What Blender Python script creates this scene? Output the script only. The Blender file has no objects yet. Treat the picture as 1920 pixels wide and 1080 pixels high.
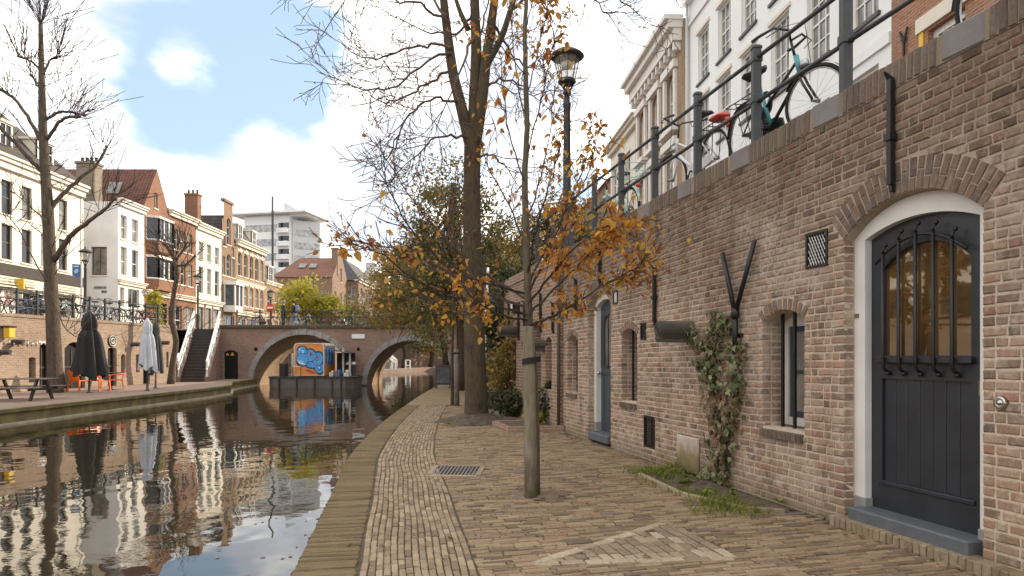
import bpy, bmesh, math, random
import numpy as np
from mathutils import Vector, Matrix, noise as mnoise
from mathutils.geometry import delaunay_2d_cdt

R = math.radians
sc = bpy.context.scene
col = sc.collection

# ------------------------------------------------------------------ camera
EYE = 1.4
cam_d = bpy.data.cameras.new('camera')
cam_d.lens = 24.0
cam_d.sensor_width = 36.0
cam_d.shift_y = 128.0 / 1920.0
cam_d.clip_start = 0.05
cam_d.clip_end = 3000
cam = bpy.data.objects.new('camera', cam_d)
col.objects.link(cam)
cam.location = (0, 0, EYE)
cam.rotation_euler = (R(90), 0, 0)
sc.camera = cam

# ------------------------------------------------------------------ sky and sun
SUN_AZ, SUN_EL = R(50), R(25)          # azimuth measured from +Y towards +X
world = bpy.data.worlds.new('World')
sc.world = world
world.use_nodes = True
wn, wl = world.node_tree.nodes, world.node_tree.links
wn.clear()
w_out = wn.new('ShaderNodeOutputWorld')
w_bg = wn.new('ShaderNodeBackground')
w_bg.inputs['Strength'].default_value = 0.12
w_sky = wn.new('ShaderNodeTexSky')
w_sky.sky_type = 'NISHITA'
w_sky.sun_disc = False
w_sky.sun_elevation = SUN_EL
w_sky.sun_rotation = SUN_AZ
w_sky.air_density = 1.0
w_sky.dust_density = 0.6
w_sky.ozone_density = 1.5
w_tc = wn.new('ShaderNodeTexCoord')
w_map = wn.new('ShaderNodeMapping')
w_map.inputs['Scale'].default_value = (1.0, 1.0, 1.9)
w_map.inputs['Location'].default_value = (0.35, 0.9, 0.2)
wl.new(w_tc.outputs['Generated'], w_map.inputs['Vector'])
w_n1 = wn.new('ShaderNodeTexNoise')
w_n1.inputs['Scale'].default_value = 3.0
w_n1.inputs['Detail'].default_value = 9.0
w_n1.inputs['Roughness'].default_value = 0.52
wl.new(w_map.outputs['Vector'], w_n1.inputs['Vector'])


def w_gap(dirv, near, far):
    v = Vector(dirv).normalized()
    dp = wn.new('ShaderNodeVectorMath')
    dp.operation = 'DOT_PRODUCT'
    dp.inputs[1].default_value = v
    wl.new(w_tc.outputs['Generated'], dp.inputs[0])
    mr = wn.new('ShaderNodeMapRange')
    mr.interpolation_type = 'SMOOTHSTEP'
    mr.inputs['From Min'].default_value = math.cos(R(far))
    mr.inputs['From Max'].default_value = math.cos(R(near))
    wl.new(dp.outputs['Value'], mr.inputs['Value'])
    return mr.outputs['Result']


def w_math(op, a, b):
    n = wn.new('ShaderNodeMath')
    n.operation = op
    for i, s in enumerate((a, b)):
        if isinstance(s, (int, float)):
            n.inputs[i].default_value = s
        else:
            wl.new(s, n.inputs[i])
    return n.outputs[0]


# broken cloud: one opening of blue sky up-canal to the left, the rest mostly cloud
gap1 = w_gap((-0.38, 1, 0.40), 3, 13)
gap2 = w_gap((-0.56, 1, 0.37), 2, 9)
gap3 = w_gap((0.24, 1, 0.56), 1, 9)
dens = w_math('SUBTRACT', w_n1.outputs['Fac'], w_math('MULTIPLY', gap1, 0.22))
dens = w_math('SUBTRACT', dens, w_math('MULTIPLY', gap2, 0.14))
dens = w_math('SUBTRACT', dens, w_math('MULTIPLY', gap3, 0.12))
for dv_, a_, b_, k_ in (((-0.465, 1, 0.42), 0.3, 3.6, 0.17), ((-0.66, 1, 0.50), 1, 10, 0.16), ((-0.40, 1, 0.20), 3, 9, 0.2), ((-0.60, 1, 0.22), 2, 8, 0.15), ((-0.17, 1, 0.36), 1, 7.5, 0.17)):
    dens = w_math('ADD', dens, w_math('MULTIPLY', w_gap(dv_, a_, b_), k_))
w_ramp = wn.new('ShaderNodeMapRange')
w_ramp.interpolation_type = 'SMOOTHSTEP'
w_ramp.inputs['From Min'].default_value = 0.29
w_ramp.inputs['From Max'].default_value = 0.44
wl.new(dens, w_ramp.inputs['Value'])
w_n2 = wn.new('ShaderNodeTexNoise')
w_n2.inputs['Scale'].default_value = 5.0
w_n2.inputs['Detail'].default_value = 4.0
wl.new(w_map.outputs['Vector'], w_n2.inputs['Vector'])
w_cc = wn.new('ShaderNodeValToRGB')
w_cc.color_ramp.elements[0].position = 0.38
w_cc.color_ramp.elements[0].color = (3.3, 3.5, 3.95, 1)
w_cc.color_ramp.elements[1].position = 0.62
w_cc.color_ramp.elements[1].color = (8.2, 7.9, 7.3, 1)
wl.new(w_n2.outputs['Fac'], w_cc.inputs['Fac'])
w_haze = wn.new('ShaderNodeMixRGB')       # thin veil over the blue
w_haze.inputs['Fac'].default_value = 0.75
w_haze.inputs['Color2'].default_value = (2.05, 2.65, 3.3, 1)
wl.new(w_sky.outputs['Color'], w_haze.inputs['Color1'])
w_mix = wn.new('ShaderNodeMixRGB')
wl.new(w_ramp.outputs['Result'], w_mix.inputs['Fac'])
wl.new(w_haze.outputs['Color'], w_mix.inputs['Color1'])
wl.new(w_cc.outputs['Color'], w_mix.inputs['Color2'])
wl.new(w_mix.outputs['Color'], w_bg.inputs['Color'])
wl.new(w_bg.outputs['Background'], w_out.inputs['Surface'])

sun_d = bpy.data.lights.new('sun', 'SUN')
sun_d.energy = 2.5
sun_d.angle = R(0.6)
sun_d.color = (1.0, 0.87, 0.68)
sun = bpy.data.objects.new('sun', sun_d)
col.objects.link(sun)
sdir = Vector((math.sin(SUN_AZ) * math.cos(SUN_EL), math.cos(SUN_AZ) * math.cos(SUN_EL), math.sin(SUN_EL)))
sun.rotation_euler = sdir.to_track_quat('Z', 'Y').to_euler()
sun.location = sdir * 60

sc.view_settings.view_transform = 'Standard'
sc.view_settings.look = 'None'
sc.view_settings.gamma = 1.0
sc.view_settings.exposure = 1.35
sc.view_settings.use_curve_mapping = False
sc.cycles.use_denoising = True
sc.cycles.max_bounces = 7
sc.cycles.diffuse_bounces = 4
sc.cycles.glossy_bounces = 3
sc.cycles.transmission_bounces = 4
sc.cycles.transparent_max_bounces = 8
sc.cycles.sample_clamp_indirect = 6.0

# ------------------------------------------------------------------ helpers
def PT(px, py, d):
    """a sight line of the photograph at a chosen real distance d"""
    return Vector(((px - 960) / 1280 * d, d, EYE + (668 - py) / 1280 * d))


def frame(ox, oy, oz, ang):
    return Matrix.Translation((ox, oy, oz)) @ Matrix.Rotation(ang, 4, 'Z')


def meta(o, label=None, cat=None, group=None, kind=None):
    if label:
        o['label'] = label
    if cat:
        o['category'] = cat
    if group:
        o['group'] = group
    if kind:
        o['kind'] = kind
    return o


def thing(name, label, cat, loc=(0, 0, 0), group=None, rz=0.0):
    o = bpy.data.objects.new(name, None)
    o.empty_display_size = 0.2
    col.objects.link(o)
    o.location = loc
    o.rotation_euler = (0, 0, rz)
    return meta(o, label, cat, group)


def link(name, me, parent=None, M=None):
    o = bpy.data.objects.new(name, me)
    col.objects.link(o)
    if parent is not None:
        o.parent = parent
    if M is not None:
        o.matrix_basis = M
    return o


class MB:
    """collects faces for ONE mesh object"""

    def __init__(self, M=None):
        self.v, self.f, self.mi = [], [], []
        self.M = M if M is not None else Matrix.Identity(4)
        self.cur = 0

    def add(self, vs, fs, M=None):
        b = len(self.v)
        T = self.M if M is None else self.M @ M
        self.v += [T @ Vector(p) for p in vs]
        self.f += [tuple(i + b for i in f) for f in fs]
        self.mi += [self.cur] * len(fs)
        return self

    def box(self, x0, x1, y0, y1, z0, z1, M=None):
        vs = [(x0, y0, z0), (x1, y0, z0), (x1, y1, z0), (x0, y1, z0), (x0, y0, z1), (x1, y0, z1), (x1, y1, z1), (x0, y1, z1)]
        fs = [(0, 3, 2, 1), (4, 5, 6, 7), (0, 1, 5, 4), (1, 2, 6, 5), (2, 3, 7, 6), (3, 0, 4, 7)]
        return self.add(vs, fs, M)

    def bbox(self, x0, x1, y0, y1, z0, z1, b=0.01, M=None):
        """box with chamfered edges"""
        b = min(b, (x1 - x0) * .45, (y1 - y0) * .45, (z1 - z0) * .45)
        vs, fs = [], []
        for z, i in ((z0, b), (z0 + b, 0), (z1 - b, 0), (z1, b)):
            vs += [(x0 + i + (b if i == 0 else b), y0 + i, z), (x1 - i - b, y0 + i, z), (x1 - i, y0 + i + b, z), (x1 - i, y1 - i - b, z),
                   (x1 - i - b, y1 - i, z), (x0 + i + b, y1 - i, z), (x0 + i, y1 - i - b, z), (x0 + i, y0 + i + b, z)]
        fs.append(tuple(range(7, -1, -1)))
        for k in range(3):
            for j in range(8):
                a, c = k * 8 + j, k * 8 + (j + 1) % 8
                fs.append((a, c, c + 8, a + 8))
        fs.append(tuple(range(24, 32)))
        return self.add(vs, fs, M)

    def tube(self, pts, rad, n=6, caps=True, M=None):
        pts = [Vector(p) for p in pts]
        if isinstance(rad, (int, float)):
            rad = [rad] * len(pts)
        vs, fs = [], []
        t0 = (pts[1] - pts[0]).normalized()
        up = Vector((0, 0, 1)) if abs(t0.z) < 0.9 else Vector((1, 0, 0))
        a = t0.cross(up).normalized()
        m = len(pts)
        for i, p in enumerate(pts):
            if i == 0:
                t = t0
            elif i == m - 1:
                t = (pts[i] - pts[i - 1]).normalized()
            else:
                t = (pts[i + 1] - pts[i - 1]).normalized()
            a = a - t * a.dot(t)
            if a.length < 1e-6:
                a = t.orthogonal()
            a.normalize()
            b = t.cross(a)
            for k in range(n):
                an = 2 * math.pi * k / n
                vs.append(p + (a * math.cos(an) + b * math.sin(an)) * rad[i])
        for i in range(m - 1):
            for k in range(n):
                k2 = (k + 1) % n
                fs.append((i * n + k, i * n + k2, (i + 1) * n + k2, (i + 1) * n + k))
        if caps and n > 2:
            fs.append(tuple(range(n - 1, -1, -1)))
            fs.append(tuple(range((m - 1) * n, m * n)))
        return self.add(vs, fs, M)

    def lathe(self, prof, n=16, c=(0, 0, 0), M=None):
        """profile of (radius, z) turned about a vertical axis"""
        vs, fs = [], []
        for r, z in prof:
            for k in range(n):
                an = 2 * math.pi * k / n
                vs.append((c[0] + r * math.cos(an), c[1] + r * math.sin(an), c[2] + z))
        m = len(prof)
        for i in range(m - 1):
            for k in range(n):
                k2 = (k + 1) % n
                fs.append((i * n + k, i * n + k2, (i + 1) * n + k2, (i + 1) * n + k))
        if prof[0][0] > 1e-4:
            fs.append(tuple(range(n - 1, -1, -1)))
        if prof[-1][0] > 1e-4:
            fs.append(tuple(range((m - 1) * n, m * n)))
        return self.add(vs, fs, M)

    def torus(self, c, R_, r, axis='Y', n=28, m=6, M=None):
        vs, fs = [], []
        for i in range(n):
            a = 2 * math.pi * i / n
            for j in range(m):
                b = 2 * math.pi * j / m
                q = R_ + r * math.cos(b)
                u, v, w = q * math.cos(a), q * math.sin(a), r * math.sin(b)
                if axis == 'Y':
                    vs.append((c[0] + u, c[1] + w, c[2] + v))
                elif axis == 'Z':
                    vs.append((c[0] + u, c[1] + v, c[2] + w))
                else:
                    vs.append((c[0] + w, c[1] + u, c[2] + v))
        for i in range(n):
            for j in range(m):
                i2, j2 = (i + 1) % n, (j + 1) % m
                fs.append((i * m + j, i2 * m + j, i2 * m + j2, i * m + j2))
        return self.add(vs, fs, M)

    def prism(self, poly, y0, y1, M=None):
        """(x, z) outline extruded along y"""
        n = len(poly)
        vs = [(x, y0, z) for x, z in poly] + [(x, y1, z) for x, z in poly]
        fs = [(i, (i + 1) % n, (i + 1) % n + n, i + n) for i in range(n)]
        fs += [tuple(range(n - 1, -1, -1)), tuple(range(n, 2 * n))]
        return self.add(vs, fs, M)

    def slab(self, poly, z0, z1, M=None):
        """(x, y) outline extruded in z"""
        n = len(poly)
        vs = [(x, y, z0) for x, y in poly] + [(x, y, z1) for x, y in poly]
        fs = [(i, (i + 1) % n, (i + 1) % n + n, i + n) for i in range(n)]
        fs += [tuple(range(n - 1, -1, -1)), tuple(range(n, 2 * n))]
        return self.add(vs, fs, M)

    def blob(self, c, rx, ry, rz, n=10, m=7, M=None):
        prof = [(math.sin(math.pi * i / m), -math.cos(math.pi * i / m)) for i in range(m + 1)]
        vs, fs = [], []
        for r, z in prof:
            for k in range(n):
                a = 2 * math.pi * k / n
                vs.append((c[0] + rx * r * math.cos(a), c[1] + ry * r * math.sin(a), c[2] + rz * z))
        for i in range(m):
            for k in range(n):
                k2 = (k + 1) % n
                fs.append((i * n + k, i * n + k2, (i + 1) * n + k2, (i + 1) * n + k))
        return self.add(vs, fs, M)

    def mesh(self, name, mats, smooth=False):
        me = bpy.data.meshes.new(name)
        me.from_pydata([tuple(p) for p in self.v], [], self.f)
        for m in (mats if isinstance(mats, (list, tuple)) else [mats]):
            me.materials.append(m)
        if max(self.mi, default=0):
            me.polygons.foreach_set('material_index', self.mi)
        if smooth:
            me.polygons.foreach_set('use_smooth', [True] * len(self.f))
        me.update()
        return me

    def build(self, name, mats, parent=None, smooth=False):
        """points were given in the parent's own space (world space when the parent sits at the origin)"""
        return link(name, self.mesh(name, mats, smooth), parent)

    def at(self, name, mats, parent, smooth=False):
        """points were given in world space; the parent is an unrotated top-level Empty"""
        L = Vector(parent.location)
        if parent.parent is not None:
            L = L + Vector(parent.parent.location)
        self.v = [p - L for p in self.v]
        return link(name, self.mesh(name, mats, smooth), parent)


def copy_tree(o, parent=None):
    c = o.copy()
    col.objects.link(c)
    c.parent = parent
    for ch in list(o.children):
        copy_tree(ch, c)
    return c


def holed(outline, holes):
    """triangles of a flat outline with holes; points are 2-D"""
    vs, es = [], []
    for loop in [outline] + holes:
        b = len(vs)
        vs += [Vector(p) for p in loop]
        es += [(b + i, b + (i + 1) % len(loop)) for i in range(len(loop))]
    ov, oe, of, *_ = delaunay_2d_cdt(vs, es, [], 1, 1e-5)

    def inside(p, poly):
        c = False
        for i in range(len(poly)):
            a, b = poly[i], poly[i - 1]
            if (a[1] > p[1]) != (b[1] > p[1]) and p[0] < (b[0] - a[0]) * (p[1] - a[1]) / (b[1] - a[1]) + a[0]:
                c = not c
        return c
    fs = []
    for f in of:
        g = (sum(ov[i][0] for i in f) / 3, sum(ov[i][1] for i in f) / 3)
        if inside(g, outline) and not any(inside(g, h) for h in holes):
            fs.append(f)
    return ov, fs


def wall_face(mb, outline, holes, y=0.0, reveal=0.2):
    """front face of a wall in the x-z plane with openings and their reveals (local y runs inward)"""
    ov, fs = holed(outline, holes)
    out = []
    for f in fs:
        a, b, c = (ov[i] for i in f)
        cr = (b[0] - a[0]) * (c[1] - a[1]) - (b[1] - a[1]) * (c[0] - a[0])
        out.append(tuple(f) if cr > 0 else tuple(reversed(f)))
    mb.add([(p[0], y, p[1]) for p in ov], out)
    for h in holes:
        n = len(h)
        ar = sum(h[i - 1][0] * h[i][1] - h[i][0] * h[i - 1][1] for i in range(n))
        hh = h if ar > 0 else h[::-1]
        mb.add([(x, y, z) for x, z in hh] + [(x, y + reveal, z) for x, z in hh],
               [((i + 1) % n, i, i + n, (i + 1) % n + n) for i in range(n)])


def arch_loop(x0, x1, z0, zs, zc, n=12):
    """opening outline: straight jambs, segmental head (springing zs, crown zc), counter-clockwise"""
    if zc - zs < 0.005:
        return [(x0, z0), (x1, z0), (x1, zs), (x0, zs)]
    w, h = (x1 - x0) / 2, zc - zs
    rad = (w * w + h * h) / (2 * h)
    cx, cz = (x0 + x1) / 2, zc - rad
    a = math.asin(min(1, w / rad))
    pts = [(x0, z0), (x1, z0)]
    for i in range(n + 1):
        t = a - 2 * a * i / n
        pts.append((cx + rad * math.sin(t), cz + rad * math.cos(t)))
    return pts


def rect(x0, x1, z0, z1):
    return [(x0, z0), (x1, z0), (x1, z1), (x0, z1)]


# ------------------------------------------------------------------ materials
def nmat(name):
    m = bpy.data.materials.new(name)
    m.use_nodes = True
    nt = m.node_tree
    return m, nt.nodes, nt.links, nt.nodes['Principled BSDF']


def setin(b, k, v):
    if k in b.inputs:
        b.inputs[k].default_value = v


def c4(c):
    return (c[0], c[1], c[2], 1.0)


def pos_node(n, l, scale=(1, 1, 1), rot=0.0, obj=False):
    if obj:
        g = n.new('ShaderNodeTexCoord')
        s = g.outputs['Object']
    else:
        g = n.new('ShaderNodeNewGeometry')
        s = g.outputs['Position']
    m = n.new('ShaderNodeMapping')
    m.vector_type = 'POINT'
    m.inputs['Scale'].default_value = scale
    m.inputs['Rotation'].default_value = (0, 0, rot)
    l.new(s, m.inputs['Vector'])
    return m.outputs['Vector']


def noise_node(n, l, vec, scale, detail=5, rough=0.6):
    t = n.new('ShaderNodeTexNoise')
    t.inputs['Scale'].default_value = scale
    t.inputs['Detail'].default_value = detail
    t.inputs['Roughness'].default_value = rough
    l.new(vec, t.inputs['Vector'])
    return t.outputs['Fac']


def ramp_node(n, l, fac, stops, interp='LINEAR'):
    r = n.new('ShaderNodeValToRGB')
    cr = r.color_ramp
    cr.interpolation = interp
    while len(cr.elements) > 1:
        cr.elements.remove(cr.elements[-1])
    cr.elements[0].position, cr.elements[0].color = stops[0][0], c4(stops[0][1])
    for p, c in stops[1:]:
        e = cr.elements.new(p)
        e.color = c4(c)
    l.new(fac, r.inputs['Fac'])
    return r.outputs['Color']


def mix_node(n, l, fac, a, b, mode='MIX'):
    x = n.new('ShaderNodeMixRGB')
    x.blend_type = mode
    for i, s in (('Fac', fac), ('Color1', a), ('Color2', b)):
        if isinstance(s, (int, float)):
            x.inputs[i].default_value = s
        elif isinstance(s, tuple):
            x.inputs[i].default_value = c4(s)
        else:
            l.new(s, x.inputs[i])
    return x.outputs['Color']


def math_node(n, l, op, a, b=0.0):
    x = n.new('ShaderNodeMath')
    x.operation = op
    for i, s in enumerate((a, b)):
        if isinstance(s, (int, float)):
            x.inputs[i].default_value = s
        else:
            l.new(s, x.inputs[i])
    return x.outputs[0]


def mrange(n, l, v, a, b, c=0.0, d=1.0):
    x = n.new('ShaderNodeMapRange')
    x.inputs['From Min'].default_value = a
    x.inputs['From Max'].default_value = b
    x.inputs['To Min'].default_value = c
    x.inputs['To Max'].default_value = d
    l.new(v, x.inputs['Value'])
    return x.outputs['Result']


def bump_node(n, l, b, h, strength=0.4, dist=0.01):
    x = n.new('ShaderNodeBump')
    x.inputs['Strength'].default_value = strength
    x.inputs['Distance'].default_value = dist
    l.new(h, x.inputs['Height'])
    l.new(x.outputs['Normal'], b.inputs['Normal'])


def dull(c, k):
    return tuple(x * k for x in c)


def simple(name, c, rough=0.6, var=0.25, scale=6.0, bump=0.0, bscale=40.0, metal=0.0, stretch=(1, 1, 1), spec=0.5, c2=None, obj=False):
    m, n, l, b = nmat(name)
    v = pos_node(n, l, stretch, obj=obj)
    f = noise_node(n, l, v, scale)
    lo = c2 if c2 else dull(c, 1 - var)
    colr = ramp_node(n, l, f, [(0.32, lo), (0.68, c)])
    l.new(colr, b.inputs['Base Color'])
    setin(b, 'Roughness', rough)
    setin(b, 'Metallic', metal)
    setin(b, 'Specular IOR Level', spec)
    if bump:
        bump_node(n, l, b, noise_node(n, l, v, bscale, 4), bump, 0.01)
    return m


def rnd_node(n, l):
    g = n.new('ShaderNodeNewGeometry')
    o = n.new('ShaderNodeObjectInfo')
    s = math_node(n, l, 'ADD', g.outputs['Random Per Island'], o.outputs['Random'])
    return math_node(n, l, 'FRACT', s)


def pieces_mat(name, stops, rough=0.85, grain=60.0, grain_amt=0.35, blot=None, zone=None, bump=0.5, moss=None, bloom=None, foot=None):
    """each loose piece takes its own tint; blot = (colour, scale, lo, hi) mottling; zone = weathering by height"""
    m, n, l, b = nmat(name)
    rnd = rnd_node(n, l)
    c = ramp_node(n, l, rnd, stops)
    v = pos_node(n, l)
    g = noise_node(n, l, v, grain, 6, 0.7)
    gc = ramp_node(n, l, g, [(0.3, (1 - grain_amt,) * 3), (0.7, (1 + grain_amt * .4,) * 3)])
    c = mix_node(n, l, 1.0, c, gc, 'MULTIPLY')
    if blot:
        bc, bs, lo, hi = blot
        f = mrange(n, l, noise_node(n, l, v, bs, 6, 0.7), lo, hi, 0, 0.75)
        c = mix_node(n, l, f, c, bc)
    if zone:
        zc, z0, z1, amt = zone
        sp = n.new('ShaderNodeSeparateXYZ')
        l.new(v, sp.inputs[0])
        big = noise_node(n, l, pos_node(n, l, (1, 1, .35)), 1.3, 5, 0.6)
        zz = math_node(n, l, 'ADD', sp.outputs['Z'], math_node(n, l, 'MULTIPLY', math_node(n, l, 'SUBTRACT', big, 0.5), 2.6))
        f = mrange(n, l, zz, z0, z1, 0.0, amt)
        c = mix_node(n, l, f, c, zc, 'MULTIPLY')
    if bloom:                               # large patches of salt bloom
        f = mrange(n, l, noise_node(n, l, pos_node(n, l, (1, 1, .7)), .9, 7, .62), .50, .66, 0, bloom[1])
        f = math_node(n, l, 'MULTIPLY', f, mrange(n, l, noise_node(n, l, v, 22.0, 4, .7), .35, .6))
        c = mix_node(n, l, f, c, bloom[0])
        st_ = noise_node(n, l, pos_node(n, l, (5.0, 5.0, .45)), 1.1, 5, .6)
        c = mix_node(n, l, mrange(n, l, st_, .52, .74, 0, .5), c, (.52, .47, .42), 'MULTIPLY')
    if foot:                                # damp green foot of the wall
        sf = n.new('ShaderNodeSeparateXYZ')
        l.new(v, sf.inputs[0])
        zf = math_node(n, l, 'ADD', sf.outputs['Z'], math_node(n, l, 'MULTIPLY', noise_node(n, l, v, 2.6, 5, .6), .5))
        c = mix_node(n, l, mrange(n, l, zf, .22, .5, .65, 0.0), c, foot)
    if moss:
        mc, ms, lo, hi = moss
        f = mrange(n, l, noise_node(n, l, v, ms, 5, 0.65), lo, hi, 0, 0.85)
        c = mix_node(n, l, f, c, mc)
    l.new(c, b.inputs['Base Color'])
    setin(b, 'Roughness', rough)
    setin(b, 'Specular IOR Level', 0.3)
    bump_node(n, l, b, g, bump, 0.006)
    return m


def brick_mat(name, ang, c1, c2, mortar, bw=0.215, rh=0.067, stain=(0.5, 0.45, 0.4), stain_amt=0.5, bump=0.6, horiz=False, msize=0.012, blot=None):
    """brickwork too far off to tell its bricks apart; u runs along the wall direction ang"""
    m, n, l, b = nmat(name)
    g = n.new('ShaderNodeNewGeometry')
    dp = n.new('ShaderNodeVectorMath')
    dp.operation = 'DOT_PRODUCT'
    dp.inputs[1].default_value = (math.cos(ang), math.sin(ang), 0)
    l.new(g.outputs['Position'], dp.inputs[0])
    cb = n.new('ShaderNodeCombineXYZ')
    l.new(dp.outputs['Value'], cb.inputs[0])
    if horiz:
        dq = n.new('ShaderNodeVectorMath')
        dq.operation = 'DOT_PRODUCT'
        dq.inputs[1].default_value = (-math.sin(ang), math.cos(ang), 0)
        l.new(g.outputs['Position'], dq.inputs[0])
        l.new(dq.outputs['Value'], cb.inputs[1])
    else:
        sp = n.new('ShaderNodeSeparateXYZ')
        l.new(g.outputs['Position'], sp.inputs[0])
        l.new(sp.outputs['Z'], cb.inputs[1])
    bt = n.new('ShaderNodeTexBrick')
    bt.inputs['Scale'].default_value = 1.0
    bt.inputs['Brick Width'].default_value = bw
    bt.inputs['Row Height'].default_value = rh
    bt.inputs['Mortar Size'].default_value = msize
    bt.inputs['Mortar Smooth'].default_value = 0.2
    bt.inputs['Bias'].default_value = 0.0
    bt.inputs['Color1'].default_value = c4(c1)
    bt.inputs['Color2'].default_value = c4(c2)
    bt.inputs['Mortar'].default_value = c4(mortar)
    l.new(cb.outputs[0], bt.inputs['Vector'])
    v = pos_node(n, l)
    big = noise_node(n, l, v, 0.8, 6, 0.65)
    c = mix_node(n, l, mrange(n, l, big, 0.4, 0.7, 0, stain_amt), bt.outputs['Color'], stain, 'MULTIPLY')
    fine = noise_node(n, l, v, 14.0, 5, 0.7)
    c = mix_node(n, l, 1.0, c, ramp_node(n, l, fine, [(0.3, (.72,) * 3), (0.7, (1.12,) * 3)]), 'MULTIPLY')
    if blot:
        bc, bs, lo, hi = blot
        c = mix_node(n, l, mrange(n, l, noise_node(n, l, v, bs, 6, .7), lo, hi, 0, .8), c, bc)
    l.new(c, b.inputs['Base Color'])
    setin(b, 'Roughness', 0.9)
    setin(b, 'Specular IOR Level', 0.25)
    inv = math_node(n, l, 'SUBTRACT', 1.0, bt.outputs['Fac'])
    bump_node(n, l, b, inv, bump, 0.012)
    return m


def leaf_mat(name, stops, trans=0.45, rough=0.55):
    m, n, l, b = nmat(name)
    rnd = rnd_node(n, l)
    c = ramp_node(n, l, rnd, stops)
    setin(b, 'Roughness', rough)
    setin(b, 'Specular IOR Level', 0.3)
    l.new(c, b.inputs['Base Color'])
    t = n.new('ShaderNodeBsdfTranslucent')
    l.new(c, t.inputs['Color'])
    mx = n.new('ShaderNodeMixShader')
    mx.inputs[0].default_value = trans
    l.new(b.outputs[0], mx.inputs[1])
    l.new(t.outputs[0], mx.inputs[2])
    l.new(mx.outputs[0], n['Material Output'].inputs['Surface'])
    return m


def pane_mat(name, c=(0.03, 0.032, 0.035), rough=0.04):
    m, n, l, b = nmat(name)
    v = pos_node(n, l)
    f = noise_node(n, l, v, 1.7, 3)
    l.new(ramp_node(n, l, f, [(0.35, dull(c, .4)), (0.65, c)]), b.inputs['Base Color'])
    setin(b, 'Roughness', rough)
    setin(b, 'Specular IOR Level', 0.8)
    setin(b, 'IOR', 1.5)
    bump_node(n, l, b, noise_node(n, l, v, 2.2, 2), 0.12, 0.01)
    return m


def bark_mat(name, c, c2, moss=None):
    m, n, l, b = nmat(name)
    v = pos_node(n, l, (1, 1, .18))
    f = noise_node(n, l, v, 26.0, 7, .7)
    cc = ramp_node(n, l, f, [(0.35, c2), (0.62, c)])
    if moss:
        g = noise_node(n, l, pos_node(n, l), 2.2, 5)
        cc = mix_node(n, l, mrange(n, l, g, .42, .62, 0, .8), cc, moss)
    l.new(cc, b.inputs['Base Color'])
    setin(b, 'Roughness', .9)
    setin(b, 'Specular IOR Level', .2)
    bump_node(n, l, b, f, .9, .03)
    return m


MT = {}
MT['brick'] = pieces_mat('wall_brick', [(0.0, (.18, .12, .085)), (.16, (.29, .19, .132)), (.5, (.35, .233, .162)), (.76, (.41, .29, .212)), (.92, (.35, .18, .12)), (1.0, (.15, .112, .09))],
                         blot=((.57, .475, .375), 10.0, .50, .72), zone=((.45, .44, .43), 1.6, 3.3, 1.0), grain=70, bloom=((.57, .48, .385), .6), foot=(.17, .15, .085))
MT['mortar'] = pieces_mat('mortar', [(0, (.60, .49, .38)), (1, (.60, .49, .38))], grain=35, grain_amt=.3, zone=((.42, .39, .36), 1.7, 3.3, 1.0), bump=.4, bloom=((.6, .5, .42), .5), foot=(.2, .18, .1))
MT['arch_brick'] = pieces_mat('arch_brick', [(0, (.2, .135, .1)), (.4, (.30, .205, .145)), (.8, (.27, .195, .15)), (1, (.17, .125, .105))],
                              blot=((.48, .40, .34), 9.0, .52, .75), zone=((.52, .51, .5), 1.8, 2.9, 1.0), grain=70)
MT['coping_brick'] = pieces_mat('coping_brick', [(0, (.12, .09, .07)), (.5, (.19, .145, .115)), (1, (.15, .1, .08))], grain=40, moss=((.16, .15, .075), 2.4, .55, .75))
MT['coping_stone'] = simple('coping_stone', (.22, .195, .185), .85, .25, 5, .4, 60)
MT['paver'] = pieces_mat('paver', [(0, (.14, .1, .068)), (.25, (.24, .168, .105)), (.5, (.305, .215, .132)), (.72, (.36, .265, .16)), (.88, (.29, .178, .112)), (1, (.18, .14, .115))],
                         blot=((.27, .19, .112), 3.0, .5, .75), moss=((.15, .115, .06), 1.1, .56, .85), grain=55)
MT['band_paver'] = pieces_mat('band_paver', [(0, (.19, .138, .09)), (.3, (.29, .21, .132)), (.6, (.35, .26, .165)), (.85, (.42, .322, .21)), (1, (.24, .182, .135))],
                              blot=((.25, .19, .12), 3.0, .48, .72), grain=55)
MT['kerb_paver'] = pieces_mat('kerb_paver', [(0, (.10, .07, .035)), (.5, (.17, .12, .062)), (1, (.22, .155, .085))],
                              blot=((.2, .145, .065), 3.0, .45, .7), grain=40, moss=((.12, .105, .03), 1.6, .5, .75))
MT['plinth'] = pieces_mat('plinth_brick', [(0, (.2, .15, .095)), (.5, (.29, .22, .145)), (1, (.34, .265, .18))], grain=40, moss=((.16, .15, .06), 2.0, .5, .75))
MT['border_stone'] = pieces_mat('border_stone', [(0, (.36, .28, .19)), (.6, (.47, .38, .27)), (1, (.28, .2, .135))], grain=30)
MT['pale_stone'] = pieces_mat('pale_stone', [(0, (.23, .165, .11)), (.45, (.31, .235, .16)), (.8, (.37, .29, .2)), (1, (.46, .38, .28))], grain=30)
MT['sand'] = simple('joint_sand', (.105, .076, .048), .95, .35, 12, .4, 60)
MT['pit_sand'] = simple('pit_sand', (.21, .15, .095), .95, .45, 7, .8, 35)
MT['soil'] = simple('soil', (.12, .087, .06), .95, .5, 9, .9, 30)
MT['quay_far'] = brick_mat('quay_far_paving', R(14), (.36, .265, .165), (.27, .19, .115), (.13, .095, .06), .21, .085, horiz=True, bump=.4, stain=(.8, .75, .65))
MT['quay_left'] = brick_mat('left_quay_paving', R(5), (.36, .26, .21), (.28, .2, .16), (.2, .15, .12), .22, .1, horiz=True, bump=.3, stain=(.7, .65, .6))
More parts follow.
